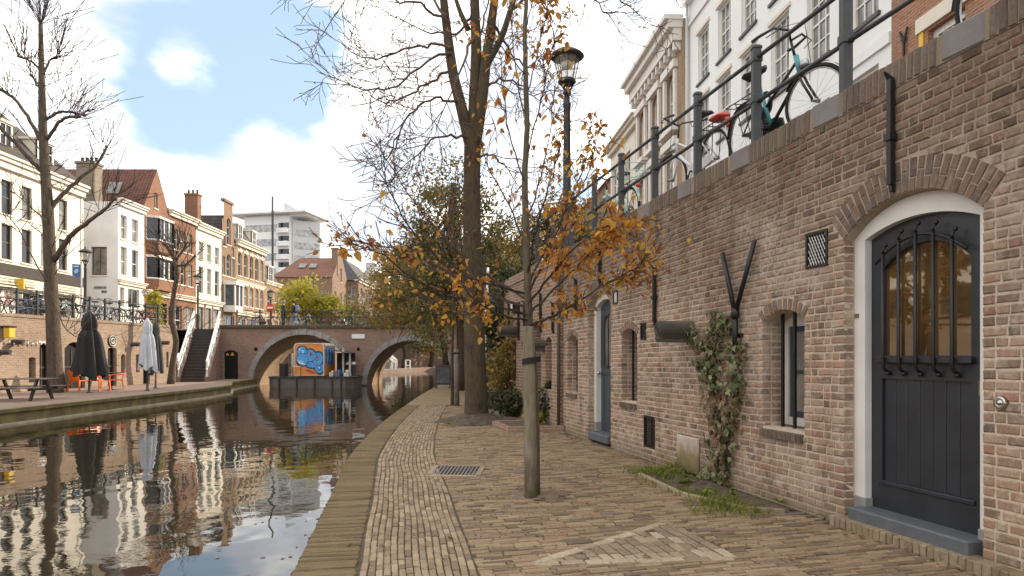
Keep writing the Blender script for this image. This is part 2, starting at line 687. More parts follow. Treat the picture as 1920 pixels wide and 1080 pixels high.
MT['street'] = brick_mat('street_paving', 0, (.26, .2, .17), (.2, .155, .13), (.13, .1, .09), .22, .1, horiz=True, bump=.3)
MT['wharf2'] = brick_mat('wharf_brick', R(-75.7), (.37, .235, .165), (.26, .15, .105), (.45, .36, .29), stain=(.55, .5, .45), blot=((.5, .4, .33), 5, .58, .8))
MT['wharf_left'] = brick_mat('left_wharf_brick', R(83.7), (.40, .285, .21), (.29, .2, .145), (.44, .36, .29), stain=(.6, .55, .48), blot=((.6, .5, .42), .9, .56, .75))
MT['bridge_brick'] = brick_mat('bridge_brick', 0, (.33, .2, .155), (.235, .135, .105), (.37, .28, .23), stain=(.55, .5, .48), blot=((.42, .38, .38), .7, .6, .8))
MT['vault'] = brick_mat('vault_brick', R(90), (.42, .28, .18), (.33, .21, .13), (.38, .28, .2), stain=(.7, .6, .5))
MT['arch_stone'] = simple('arch_stone', (.33, .31, .30), .85, .4, 3, .5, 30)
MT['cornice_dark'] = simple('mossy_cornice', (.10, .085, .06), .95, .4, 4, .5, 20)
MT['quay_face'] = simple('quay_face', (.24, .19, .075), .9, .5, 2.5, .8, 18, c2=(.10, .082, .04))
MT['quay_ledge'] = simple('quay_ledge', (.52, .46, .33), .85, .35, 3, .3, 20)
MT['white_paint'] = simple('white_paint', (.76, .725, .675), .5, .16, 2.2, .08, 40)
MT['white_rail'] = simple('white_rail', (.78, .77, .75), .5, .1, 4)
MT['door_paint'] = simple('door_blue_black', (.027, .032, .041), .38, .4, 3.5, .15, 25)
MT['door_blue'] = simple('door_blue_grey', (.045, .062, .08), .45, .2, 5)
MT['iron'] = simple('black_iron', (.012, .012, .013), .45, .3, 12, .2, 80)
MT['rail_iron'] = simple('rail_iron', (.05, .053, .055), .5, .3, 10, .15, 60)
MT['rail_dark'] = simple('rail_dark', (.03, .031, .032), .55, .3, 10)
MT['bluestone'] = simple('bluestone', (.115, .125, .14), .6, .25, 8, .15, 60)
MT['grey_stone'] = simple('grey_stone', (.30, .285, .275), .8, .2, 8, .2, 60)
MT['console'] = simple('console_stone', (.10, .085, .07), .85, .35, 6, .4, 40)
MT['brass'] = simple('brass', (.20, .14, .08), .5, .3, 8)
MT['steel'] = simple('steel', (.55, .53, .5), .25, .2, 8, metal=1.0)
MT['pane'] = pane_mat('window_glass')
MT['pane_light'] = pane_mat('curtained_glass', (.26, .25, .22), .12)
MT['door_glass'] = pane_mat('door_glass', (.13, .07, .022), .03)  # amber reflection of the sunlit opposite bank painted into the glass colour
MT['door_glass'].node_tree.nodes['Principled BSDF'].inputs['IOR'].default_value = 1.9
MT['cream'] = simple('cream_plaster', (.76, .70, .60), .8, .16, 1.2, .08, 30)
MT['white_wall'] = simple('white_plaster', (.78, .745, .69), .8, .13, 1.0, .08, 30)
MT['shaded_white'] = simple('shaded_white_plaster', (.74, .74, .745), .8, .14, 0.9, .08, 30)  # white plaster with the side wall's bluish shade put into its colour
MT['right_white'] = simple('bright_plaster', (.80, .80, .785), .75, .05, 0.8, .05, 30)
MT['trim'] = simple('cream_trim', (.74, .67, .56), .7, .12, 2)
MT['sash'] = simple('white_sash', (.74, .71, .66), .5, .06, 4)
MT['dark_sash'] = simple('dark_sash', (.10, .075, .055), .5, .2, 6)
MT['red_brick'] = brick_mat('red_brick', R(90), (.29, .13, .08), (.21, .088, .055), (.34, .22, .15), stain=(.7, .65, .6))
MT['chimney_grey'] = brick_mat('grey_chimney_brick', 0, (.3, .25, .2), (.23, .19, .15), (.3, .26, .2), stain=(.7, .68, .65))
MT['red_brick_r'] = brick_mat('orange_brick', R(-85), (.40, .19, .11), (.30, .13, .075), (.40, .28, .2), stain=(.75, .7, .65))
MT['brown_brick'] = brick_mat('brown_brick', R(90), (.30, .19, .12), (.22, .135, .085), (.3, .22, .16), stain=(.7, .65, .6))
MT['tan_brick'] = brick_mat('tan_brick', R(90), (.40, .26, .17), (.32, .2, .125), (.38, .28, .2), stain=(.75, .7, .65))
MT['far_brick'] = brick_mat('far_brick', 0, (.29, .19, .135), (.22, .14, .1), (.3, .22, .17), stain=(.75, .7, .65))


def roof_mat(name, c1, c2, ang=0.0, scale=0.28):
    m, n, l, b = nmat(name)
    v = pos_node(n, l, (1, 1, 1), ang)
    w = n.new('ShaderNodeTexWave')
    w.wave_type = 'BANDS'
    w.bands_direction = 'X'
    w.inputs['Scale'].default_value = .35 / scale
    w.inputs['Distortion'].default_value = .6
    l.new(v, w.inputs['Vector'])
    z = n.new('ShaderNodeTexWave')
    z.wave_type = 'BANDS'
    z.bands_direction = 'Z'
    z.inputs['Scale'].default_value = .4 / scale
    l.new(v, z.inputs['Vector'])
    f = noise_node(n, l, v, 1.8, 6, .7)
    c = ramp_node(n, l, f, [(.35, c2), (.65, c1)])
    c = mix_node(n, l, .35, c, w.outputs['Color'], 'MULTIPLY')
    c = mix_node(n, l, .25, c, z.outputs['Color'], 'MULTIPLY')
    l.new(c, b.inputs['Base Color'])
    setin(b, 'Roughness', .85)
    bump_node(n, l, b, w.outputs['Fac'], .5, .04)
    return m


MT['roof_red'] = roof_mat('red_roof_tile', (.22, .088, .058), (.12, .052, .038))
MT['roof_red2'] = roof_mat('russet_roof_tile', (.27, .12, .08), (.2, .09, .06))
MT['roof_dark'] = roof_mat('dark_roof_tile', (.095, .074, .06), (.05, .04, .034), R(90))
MT['slate'] = roof_mat('slate', (.12, .115, .115), (.08, .078, .08), R(90), .2)
MT['bark'] = bark_mat('bark', (.115, .082, .056), (.036, .026, .018), (.095, .08, .042))
MT['bark_left'] = bark_mat('bark_left', (.125, .095, .07), (.05, .038, .028))
MT['bark_young'] = bark_mat('bark_young', (.155, .128, .088), (.065, .052, .037), (.13, .125, .06))
MT['bark_dark'] = bark_mat('bark_dark', (.09, .066, .048), (.035, .026, .02))
MT['twig'] = simple('twig', (.12, .072, .05), .85, .3, 6)
MT['twig_left'] = simple('twig_left', (.055, .042, .033), .85, .3, 6)
MT['stake'] = bark_mat('stake_wood', (.29, .245, .18), (.14, .115, .08), (.19, .175, .10))
MT['rubber'] = simple('black_rubber', (.015, .014, .014), .8, .3, 10)
MT['leaf_orange'] = leaf_mat('orange_leaf', [(0, (.30, .10, .03)), (.3, (.50, .20, .035)), (.6, (.64, .30, .045)), (.85, (.62, .38, .07)), (1, (.27, .13, .05))], .5)
MT['leaf_yellow'] = leaf_mat('yellow_leaf', [(0, (.40, .33, .04)), (.4, (.55, .45, .05)), (.75, (.34, .34, .05)), (1, (.22, .25, .05))], .45)
MT['leaf_olive'] = leaf_mat('olive_leaf', [(0, (.075, .085, .03)), (.45, (.14, .14, .05)), (.8, (.20, .175, .065)), (.93, (.33, .22, .05)), (1, (.42, .2, .04))], .35)
MT['leaf_autumn'] = leaf_mat('autumn_leaf', [(0, (.13, .12, .045)), (.4, (.23, .185, .06)), (.7, (.35, .24, .06)), (1, (.44, .24, .05))], .4)
MT['leaf_dark'] = leaf_mat('dark_leaf', [(0, (.03, .042, .018)), (.6, (.06, .075, .03)), (1, (.12, .12, .04))], .25)
MT['leaf_ivy'] = leaf_mat('ivy_leaf', [(0, (.07, .095, .04)), (.4, (.13, .16, .075)), (.7, (.24, .26, .13)), (.9, (.38, .37, .22)), (1, (.2, .12, .06))], .25)
MT['leaf_dry'] = leaf_mat('dry_ivy', [(0, (.16, .09, .05)), (.6, (.24, .15, .085)), (1, (.33, .24, .15))], .25)
MT['grass'] = leaf_mat('grass_blade', [(0, (.10, .125, .02)), (.5, (.19, .22, .035)), (1, (.29, .28, .07))], .35)
MT['canvas_black'] = simple('black_canvas', (.018, .017, .018), .85, .3, 4, .3, 14)
MT['canvas_white'] = simple('pale_canvas', (.52, .54, .585), .85, .15, 3, .3, 12)
MT['canvas_grey'] = simple('charcoal_canvas', (.05, .05, .055), .85, .3, 4, .3, 14)
MT['orange_plastic'] = simple('orange_plastic', (.85, .16, .025), .4, .1, 5)
MT['bench_wood'] = simple('weathered_wood', (.21, .17, .14), .85, .4, 5, .4, 40, stretch=(.3, 3, 3))
MT['bench_dark'] = simple('dark_wood', (.055, .043, .036), .8, .4, 5)
MT['hull'] = simple('hull_paint', (.13, .105, .09), .7, .4, 2, .3, 12)
MT['deck'] = simple('boat_deck', (.2, .16, .12), .85, .4, 4)
MT['cabin_orange'] = simple('cabin_orange', (.72, .30, .045), .5, .3, 2.5, c2=(.62, .20, .05))
MT['cabin_rim'] = simple('cabin_rim', (.62, .58, .52), .5, .25, 4)
MT['graf_blue'] = simple('spray_blue', (.05, .27, .60), .5, .2, 3, c2=(.10, .36, .72))
MT['graf_light'] = simple('spray_light_blue', (.35, .62, .82), .5, .15, 4)
MT['graf_red'] = simple('spray_red', (.45, .06, .06), .5, .3, 4)
MT['graf_line'] = simple('spray_dark', (.03, .03, .10), .5, .2, 4)
MT['sign_black'] = simple('sign_black', (.015, .015, .017), .35, .3, 6)
MT['sign_grey'] = simple('chalk_grey', (.16, .16, .165), .6, .8, 3)
MT['sign_blue'] = simple('sign_blue', (.03, .16, .42), .45, .15, 4)
MT['sign_red'] = simple('sign_red', (.62, .03, .035), .4, .1, 4)
MT['sign_white'] = simple('sign_white', (.8, .79, .77), .45, .05, 4)
MT['yellow'] = simple('yellow_paint', (.75, .48, .03), .5, .15, 4)
MT['skin'] = simple('skin', (.5, .32, .24), .6, .1, 6)
MT['coat_green'] = simple('dark_green_coat', (.02, .04, .038), .85, .3, 6)
MT['coat_dark'] = simple('dark_jacket', (.04, .035, .045), .85, .3, 6)
MT['jeans'] = simple('light_jeans', (.26, .30, .42), .85, .2, 6)
MT['trousers'] = simple('dark_trousers', (.02, .022, .028), .85, .2, 6)
MT['backpack'] = simple('blue_grey_backpack', (.20, .25, .35), .8, .2, 6)
MT['hair'] = simple('grey_hair', (.30, .26, .22), .7, .2, 8)
MT['hair_dark'] = simple('dark_hair', (.03, .022, .018), .7, .2, 8)
MT['lamp_glass'] = None
MT['tyre'] = simple('tyre', (.022, .021, .02), .8, .2, 10)
MT['chrome'] = simple('bike_chrome', (.5, .5, .5), .3, .2, 10, metal=1.0)
MT['teal'] = simple('teal_paint', (.06, .30, .32), .35, .15, 6)
MT['mint'] = simple('mint_paint', (.42, .60, .52), .4, .15, 6)
MT['bike_white'] = simple('white_bike_paint', (.72, .71, .69), .4, .1, 6)
MT['bike_black'] = simple('black_bike_paint', (.02, .02, .022), .4, .2, 6)
MT['bike_red'] = simple('red_bike_paint', (.42, .04, .04), .4, .15, 6)
MT['bike_blue'] = simple('blue_bike_paint', (.07, .14, .32), .4, .15, 6)
MT['bike_grey'] = simple('grey_bike_paint', (.28, .28, .29), .4, .15, 6)
MT['saddle'] = simple('saddle', (.03, .032, .045), .5, .2, 8)
MT['lens_red'] = simple('red_reflector', (.55, .05, .03), .3, .1, 8)
MT['office_white'] = simple('office_panel', (.78, .78, .76), .6, .08, .6)
MT['office_glass'] = pane_mat('office_glass', (.48, .5, .5), .2)
MT['office_grey'] = simple('office_grey', (.55, .56, .57), .6, .1, .6)

m, n, l, b = nmat('lantern_glass')
setin(b, 'Base Color', (.5, .46, .38, 1))
setin(b, 'Roughness', .12)
tr = n.new('ShaderNodeBsdfTransparent')
mx = n.new('ShaderNodeMixShader')
mx.inputs[0].default_value = .3
l.new(tr.outputs[0], mx.inputs[1])
l.new(b.outputs[0], mx.inputs[2])
l.new(mx.outputs[0], n['Material Output'].inputs['Surface'])
MT['lamp_glass'] = m

# canal water: murky, almost still
m, n, l, b = nmat('canal_water')
setin(b, 'Base Color', (.026, .021, .010, 1))
setin(b, 'Roughness', .012)
setin(b, 'IOR', 1.62)
setin(b, 'Specular IOR Level', 1.0)
v = pos_node(n, l, (1.0, .75, 1))
h1 = noise_node(n, l, v, 1.1, 2, .5)
h2 = noise_node(n, l, pos_node(n, l, (1.0, 1.6, 1)), 4.2, 3, .5)
patch = mrange(n, l, noise_node(n, l, v, .16, 2, .5), .42, .6, .15, 1.0)
hh = math_node(n, l, 'ADD', h1, math_node(n, l, 'MULTIPLY', math_node(n, l, 'MULTIPLY', h2, .16), patch))
bump_node(n, l, b, hh, 1.0, .0115)
MT['water'] = m

# ================================================================== LARGE STRUCTURE
WATER_Z = -0.42
rng = random.Random(7)

# ---- piece variants (bricks): front face at y = 0, body runs to +y
def brick_variants(L, H, D, k, seed, bev=0.006, jit=0.004):
    r = random.Random(seed)
    out = []
    for _ in range(k):
        vs = []
        for (y, i) in ((D, 0), (bev, 0), (0, bev)):
            for sx, sz in ((-1, -1), (1, -1), (1, 1), (-1, 1)):
                j = jit if y < D else jit * .3
                vs.append((sx * (L / 2 - i * r.uniform(.5, 1.8)) + r.uniform(-j, j), y + r.uniform(-.3, .3) * jit * (y < D), sz * (H / 2 - i * r.uniform(.5, 1.6)) + r.uniform(-j, j) * .6))
        fs = []
        for a in (0, 4):
            for q in range(4):
                q2 = (q + 1) % 4
                fs.append((a + q, a + q2, a + 4 + q2, a + 4 + q))
        fs.append((8, 9, 10, 11))
        out.append((vs, fs))
    return out


def place_pieces(parent, name, items, variants, mat, mass_name, n_ind=300, label=None, offset=(0, 0, 0)):
    """items: (matrix in world space, variant, rank). The nearest n_ind become objects of their own, the rest one part."""
    items = sorted(items, key=lambda t: t[2])
    T = Matrix.Translation(-Vector(offset))
    meshes = {}
    for M, vi, _ in items[:n_ind]:
        if vi not in meshes:
            me = bpy.data.meshes.new(name)
            me.from_pydata(variants[vi][0], [], variants[vi][1])
            me.materials.append(mat)
            me.update()
            meshes[vi] = me
        link(name, meshes[vi], parent, T @ M)
    rest = items[n_ind:]
    if rest:
        V, F = [], []
        base = 0
        for M, vi, _ in rest:
            vs, fs = variants[vi]
            a = np.array(T @ M)
            p = np.array(vs) @ a[:3, :3].T + a[:3, 3]
            V.append(p)
            F += [tuple(i + base for i in f) for f in fs]
            base += len(vs)
        me = bpy.data.meshes.new(mass_name)
        me.from_pydata(np.concatenate(V).tolist(), [], F)
        me.materials.append(mat)
        me.update()
        o = link(mass_name, me, parent)
        o['kind'] = 'stuff'


# ---- canal edge of the near quay (plan curve, measured)
_ed = np.array([-6, 0, 2, 4.35, 5.8, 7.66, 9.33, 12, 16, 21, 26.7, 34.5, 42, 60.0])
_ex = np.array([.4, -.6, -1.0, -1.41, -1.65, -1.96, -2.25, -2.55, -2.86, -3.12, -3.38, -3.6, -3.75, -4.2])


def edge_x(d):
    i = int(np.clip(np.searchsorted(_ed, d) - 1, 1, len(_ed) - 3))
    p0, p1, p2, p3 = _ex[i - 1:i + 3]
    t = (d - _ed[i]) / (_ed[i + 1] - _ed[i])
    h = _ed[i + 1] - _ed[i]
    m1 = (p2 - p0) / (_ed[i + 1] - _ed[i - 1]) * h
    m2 = (p3 - p1) / (_ed[i + 2] - _ed[i]) * h
    return (2 * t**3 - 3 * t**2 + 1) * p1 + (t**3 - 2 * t**2 + t) * m1 + (-2 * t**3 + 3 * t**2) * p2 + (t**3 - t**2) * m2


# ---- right wharf wall: plan line X = 4.2265 - 0.255 d
WK = math.sqrt(1 + .255 ** 2)
WA = math.atan2(-1 / WK, .255 / WK)
FW = frame(4.2265, 0, 0, WA)          # local x runs towards the camera, y into the wall


def cop(d):
    return 3.82 - .034 * min(d, 16)


def wx(px):                            # local x on the wall of a sight line of the photo
    return -WK * 4.2265 / ((px - 960) / 1280 + .255)


def wz(px, py):
    return EYE + (668 - py) / 1280 * (-wx(px) / WK)


# ---- ground sheet (canal bed level) and water
mb = MB()
mb.add([(-900, -300, -2.2), (900, -300, -2.2), (900, 1500, -2.2), (-900, 1500, -2.2)], [(0, 1, 2, 3)])
meta(mb.build('ground', MT['soil']), kind='structure')
mb = MB()
mb.add([(-20, -60, WATER_Z), (12, -60, WATER_Z), (12, 110, WATER_Z), (-20, 110, WATER_Z)], [(0, 1, 2, 3)])
water = meta(mb.build('canal_water', MT['water']), kind='structure')

# ---- near quay
ds = [x * .5 for x in range(-12, 85)]
D0 = 19.5
mb = MB()
for d0, d1 in zip(ds[:-1], ds[1:]):
    z = -.014 if d0 < D0 else 0.0
    mb.cur = 0 if d0 < D0 else 1
    x0, x1 = edge_x(d0), edge_x(d1)
    mb.add([(x0, d0, z), (9, d0, z), (9, d1, z), (x1, d1, z)], [(0, 1, 2, 3)])
    mb.cur = 2
    mb.add([(x0, d0, -2), (x0, d0, z), (x1, d1, z), (x1, d1, -2)], [(0, 1, 2, 3)])
quay = meta(mb.build('quay', [MT['sand'], MT['quay_far'], MT['quay_face']]), kind='structure')

# pavers: arc-length frames along the edge
ep = []
a = 0.0
for i in range(0, 2200):
    d = 2.0 + i * .01
    x = edge_x(d)
    if ep:
        a += math.hypot(x - ep[-1][1], .01)
    ep.append((a, x, d))
ea = [e[0] for e in ep]


def edge_frame(s):
    i = min(max(int(np.searchsorted(ea, s)), 1), len(ep) - 2)
    t = Vector((ep[i + 1][1] - ep[i - 1][1], ep[i + 1][2] - ep[i - 1][2], 0)).normalized()
    return Vector((ep[i][1], ep[i][2], 0)), t, Vector((t.y, -t.x, 0))


PV = brick_variants(.2, .05, .05, 10, 3, .006, .005)
DOWN = Matrix.Rotation(R(-90), 4, 'X')


def paver_matrix(c, dirv, L, W, r, dz=.004):
    ang = math.atan2(dirv.y, dirv.x) + r.uniform(-.025, .025)
    z = r.uniform(-dz, dz * .6)
    tilt = Matrix.Rotation(r.uniform(-.025, .025), 4, 'X') @ Matrix.Rotation(r.uniform(-.02, .02), 4, 'Y')
    return Matrix.Translation((c.x, c.y, z)) @ Matrix.Rotation(ang, 4, 'Z') @ tilt @ DOWN @ Matrix.Diagonal((L / .2, 1, W / .05, 1))


def cdist(c):
    return (Vector((c.x, c.y, 0)) - Vector((0, 0, 1.4))).length


kerb_items, band_items, field_items, pale_items, border_items = [], [], [], [], []
amax = max(e[0] for e in ep if e[2] < D0 + .1)
s = 0.0
while s < amax:
    P, t, nn = edge_frame(s)
    if P.y > 3.2:
        for o0, o1 in ((0.0, .40),):
            c = P + nn * ((o0 + o1) / 2 + rng.uniform(-.004, .004))
            kerb_items.append((paver_matrix(c, nn, o1 - o0, .047, rng, .003), rng.randrange(10), cdist(c)))
    s += .054
for k in range(15):
    o = .425 + .0505 * k + .025
    s = rng.uniform(0, .2)
    while s < amax:
        L = rng.choice((.17, .15, .19, .13, .1, .16))
        P, t, nn = edge_frame(s + L / 2)
        c = P + nn * (o + .006 * math.sin(s * 3.1 + k * .4))
        if P.y > 3.3:
            band_items.append((paver_matrix(c, t, L - .009, .0435, rng, .006), rng.randrange(10), cdist(c)))
        s += L

# triangular patch of paler stones, planting bed, tree pits, grate: left free by the field
TRI = [Vector((.15, 4.61)), Vector((1.54, 4.74)), Vector((1.31, 5.77))]
u2 = Vector((-.255 / WK, 1 / WK))      # along the wall, away
n2 = Vector((-1 / WK, -.255 / WK))     # out of the wall, towards the canal
WO = Vector((4.2265, 0))


def wp(s, p):
    return WO + u2 * s + n2 * p


BED = [wp(6.36, 0), wp(6.36, .22), wp(6.55, .52), wp(7.3, .74), wp(8.45, .66), wp(8.75, .4), wp(8.8, 0)]
PIT = (Vector((.27, 6.98)), .30)
MOUND = (Vector((-.70, 14.55)), .8)
GRATE = [Vector((-.98, 8.02)), Vector((-.40, 7.98)), Vector((-.36, 8.72)), Vector((-.97, 8.78))]
PLANT = [wp(13.15, 0), wp(13.15, 1.05), wp(14.4, 1.05), wp(14.4, 0)]


def in_poly(p, poly):
    c = False
    for i in range(len(poly)):
        a, b = poly[i], poly[i - 1]
        if (a.y > p.y) != (b.y > p.y) and p.x < (b.x - a.x) * (p.y - a.y) / (b.y - a.y) + a.x:
            c = not c
    return c


def blocked(p):
    if in_poly(p, TRI) or in_poly(p, BED) or in_poly(p, GRATE) or in_poly(p, PLANT):
        return True
    return (p - PIT[0]).length < PIT[1] or (p - MOUND[0]).length < MOUND[1]


s = 3.55
row = 0
while s < 20.3:
    p = .02 + (row % 2) * .1 + rng.uniform(0, .03)
    wob = rng.uniform(-.004, .004)
    while p < 5:
        L = rng.choice((.2, .2, .2, .19, .1, .21))
        c2 = wp(s + wob + .012 * math.sin(p * 1.7 + s * .9), p + L / 2)
        off = (c2.x - edge_x(c2.y)) * .985
        if off < 1.19 + L / 2:
            L2 = L - (1.19 + L / 2 - off)
            if L2 < .03:
                break
            c2 = c2 - n2 * ((L - L2) / 2)
            L = L2
        if not blocked(c2) and c2.y > 3.3 and c2.y < D0:
            c = Vector((c2.x, c2.y, 0))
            field_items.append((paver_matrix(c, Vector((n2.x, n2.y, 0)), L - .008, .0445, rng, .006), rng.randrange(10), cdist(c)))
        p += L if L > .03 else 9
        if off < 1.19 + L / 2:
            break
    s += .0535
    row += 1

# paler stones: the two long borders, then rows parallel to the short side
A, Cc, B = TRI
for P0, P1, L0, W0 in ((A, B, .15, .085), (A, Cc, .17, .085), (Cc, B, .2, .075)):
    dv = (P1 - P0)
    n_ = int(dv.length / L0)
    for i in range(n_):
        q = P0 + dv * ((i + .5) / n_)
        c = Vector((q.x, q.y, 0))
        mtx = Matrix.Translation((0, 0, .006)) @ paver_matrix(c, Vector((dv.x, dv.y, 0)), dv.length / n_ - .012, W0, rng, .004)
        (pale_items if P0 is Cc else border_items).append((mtx, rng.randrange(10), cdist(c)))
dv = (B - Cc).normalized()
wv = Vector((-dv.y, dv.x))
if wv.dot(A - Cc) < 0:
    wv = -wv
k = 0
while True:
    o = .09 + k * .085
    if o > 1.4:
        break
    t = -.4 + (k % 2) * .1
    while t < 2:
        L = rng.choice((.2, .17, .15, .1))
        q = Cc + wv * o + dv * (t + L / 2)
        q0, q1 = Cc + wv * o + dv * (t + .02), Cc + wv * o + dv * (t + L - .02)
        if L > .07 and not (in_poly(q0, TRI) and in_poly(q1, TRI)):
            L = .06
            q = Cc + wv * o + dv * (t + L / 2)
        if in_poly(q, TRI):
            def dl(p, a, b):
                e = (b - a).normalized()
                return abs((p - a).x * e.y - (p - a).y * e.x)
            if min(dl(q, A, B), dl(q, A, Cc)) > .055:
                c = Vector((q.x, q.y, 0))
                pale_items.append((Matrix.Translation((0, 0, .004)) @ paver_matrix(c, Vector((dv.x, dv.y, 0)), L - .01, .075, rng, .004), rng.randrange(10), cdist(c)))
        t += L
    k += 1

place_pieces(quay, 'kerb_brick', kerb_items, PV, MT['kerb_paver'], 'kerb_bricks', 120)
place_pieces(quay, 'band_paver', band_items, PV, MT['band_paver'], 'band_paving', 300)
place_pieces(quay, 'clinker', field_items, PV, MT['paver'], 'clinker_paving', 300)
place_pieces(quay, 'border_stone', border_items, PV, MT['border_stone'], 'border_paving', 200)
place_pieces(quay, 'pale_stone', pale_items, PV, MT['pale_stone'], 'pale_paving', 200)

# planting bed soil, tree-pit soil (low uneven sheets that belong to the quay)
def soil_patch(name, poly, h, seed, rough=.02, crest=None):
    r = random.Random(seed)
    bm = bmesh.new()
    xs = [p.x for p in poly]
    ys = [p.y for p in poly]
    st = .07
    grid = {}
    for i in range(int((max(xs) - min(xs)) / st) + 2):
        for j in range(int((max(ys) - min(ys)) / st) + 2):
            p = Vector((min(xs) + (i - .5) * st, min(ys) + (j - .5) * st))
            if in_poly(p, poly):
                z = h * (0.4 + .6 * mnoise.noise(Vector((p.x * 2, p.y * 2, seed)))) + r.uniform(0, rough)
                if crest:
                    z += crest[2] * max(0, 1 - (p - Vector(crest[:2])).length / crest[3]) ** 1.3 - .03
                bd = min(((p - a2) - (b2 - a2) * max(0, min(1, (p - a2).dot(b2 - a2) / (b2 - a2).length_squared))).length for a2, b2 in zip(poly, poly[1:] + poly[:1]))
                z = -.014 + (max(z, -.01) + .014) * min(1, bd / .16)
                grid[i, j] = bm.verts.new((p.x, p.y, z))
    for (i, j), v in grid.items():
        q = [grid.get((i + a, j + b)) for a, b in ((0, 0), (1, 0), (1, 1), (0, 1))]
        if all(q):
            bm.faces.new(q)
    me = bpy.data.meshes.new(name)
    bm.to_mesh(me)
    bm.free()
    me.materials.append(MT['soil'])
    return link(name, me, quay)


def circ(c, r_, n=20, sx=1.0, sy=1.0):
    return [Vector((c.x + sx * r_ * math.cos(2 * math.pi * i / n), c.y + sy * r_ * math.sin(2 * math.pi * i / n))) for i in range(n)]


def grown(poly, k):
    g = sum(poly, Vector((0, 0))) / len(poly)
    return [g + (p - g) * k for p in poly]


soil_patch('planting_soil', grown(BED, .99), .025, 3)
soil_patch('tree_pit_soil', [PIT[0] + Vector((math.cos(t_ * .2618), math.sin(t_ * .2618))) * (PIT[1] * (1.2 + .2 * math.sin(t_ * 1.9) + .13 * math.sin(t_ * 2.7 + 1))) for t_ in range(24)], .008, 5, .014).data.materials[0] = MT['pit_sand']
soil_patch('tree_mound_soil', [MOUND[0] + Vector((math.cos(t_ * .2618), math.sin(t_ * .2618))) * (MOUND[1] * (1.15 + .22 * math.sin(t_ * 1.7) + .12 * math.sin(t_ * 3.1))) for t_ in range(24)], .05, 6, .03, (-.75, 14.7, .24, 1.05))
# edging kerbs of the bed
mb = MB()
for P0, P1 in zip(BED[1:4], BED[2:5]):
    dv = P1 - P0
    mb.bbox(0, dv.length - .01, -.025, .025, -.02, .035, .008, M=frame(P0.x, P0.y, 0, math.atan2(dv.y, dv.x)))
mb.build('bed_edging', MT['pale_stone'], quay)

# ---- right street (upper level) behind the wharf wall
def wall_x(d):
    if d <= 17.2:
        return 4.2265 - .255 * d
    if d <= 21.6:
        return .75 - .2 * (d - 17.2)
    return -.9 - .06 * (d - 21.6)


mb = MB()
dd = [-12, 0, 4, 8, 12, 16, 17.2, 17.201, 19, 21.6, 21.601, 26, 34, 42, 60, 95]
for d0, d1 in zip(dd[:-1], dd[1:]):
    mb.add([(wall_x(d0) + .33, d0, cop(d0) - .03), (70, d0, cop(d0) - .03), (70, d1, cop(d1) - .03), (wall_x(d1) + .33, d1, cop(d1) - .03)], [(0, 1, 2, 3)])
meta(mb.build('right_street', MT['street']), kind='structure')

# ================================================================== near wharf wall, brick by brick
wharf = thing('wharf_wall', 'tall brown brick wharf wall with arched doors beside the near quay', 'wall', (3, 5, 0))
WOFF = wharf.location
NROW = 50
X_FAR, X_NEAR = -12.84 * WK, -3.35 * WK


def htop(x):
    return cop(-x / WK) - .21


def rowz(k, x):
    return k / NROW * htop(x)


OP = {  # openings: x0 (far jamb), x1 (near jamb), sill, springing, crown, ring, recess
    'door1': (wx(1582), wx(1842), 0.0, 2.37, 2.62, .25, .11),
    'win1': (wx(1429), wx(1507), .71, 1.735, 1.84, .115, .27),
    'win2': (wx(1165), wx(1194), .745, 1.70, 1.80, .115, .27),
    'door2': (wx(1103), wx(1144.5), 0.0, 2.22, 2.45, .23, .11),
    'win3': (wx(1063.5), wx(1082.5), .75, 1.68, 1.78, .115, .27),
}
VENTS = {
    'vent1': (wx(1512), wx(1551), 2.19, 2.50),
    'vent2': (wx(1201.5), wx(1211), 1.635, 1.86),
    'vent3': (wx(1208), wx(1227), .165, .585),
    'vent4': (wx(1150), wx(1158), 2.20, 2.40),
}


def arc_of(o):
    x0, x1, z0, zs, zc = o[:5]
    w, h = (x1 - x0) / 2, zc - zs
    rad = (w * w + h * h) / (2 * h)
    return (x0 + x1) / 2, zc - rad, rad, math.asin(w / rad)


def cuts(k):
    out = []
    for o in OP.values():
        cx, cz, rad, a_ = arc_of(o)
        z = rowz(k + .5, cx)
        x0, x1, z0, zs, zc, ring, rec = o
        zo = cz + (rad + ring) * math.cos(a_)
        if z < z0 or z > zc + ring:
            continue
        if z <= zs:
            hw = (x1 - x0) / 2
        elif z <= zo:
            hw = (z - cz) * math.tan(a_)
        else:
            hw = math.sqrt(max(0, (rad + ring) ** 2 - (z - cz) ** 2))
        out.append((cx - hw, cx + hw))
    for x0, x1, z0, z1 in VENTS.values():
        z = rowz(k + .5, (x0 + x1) / 2)
        if z0 - .01 < z < z1 + .01:
            out.append((x0, x1))
    return sorted(out)


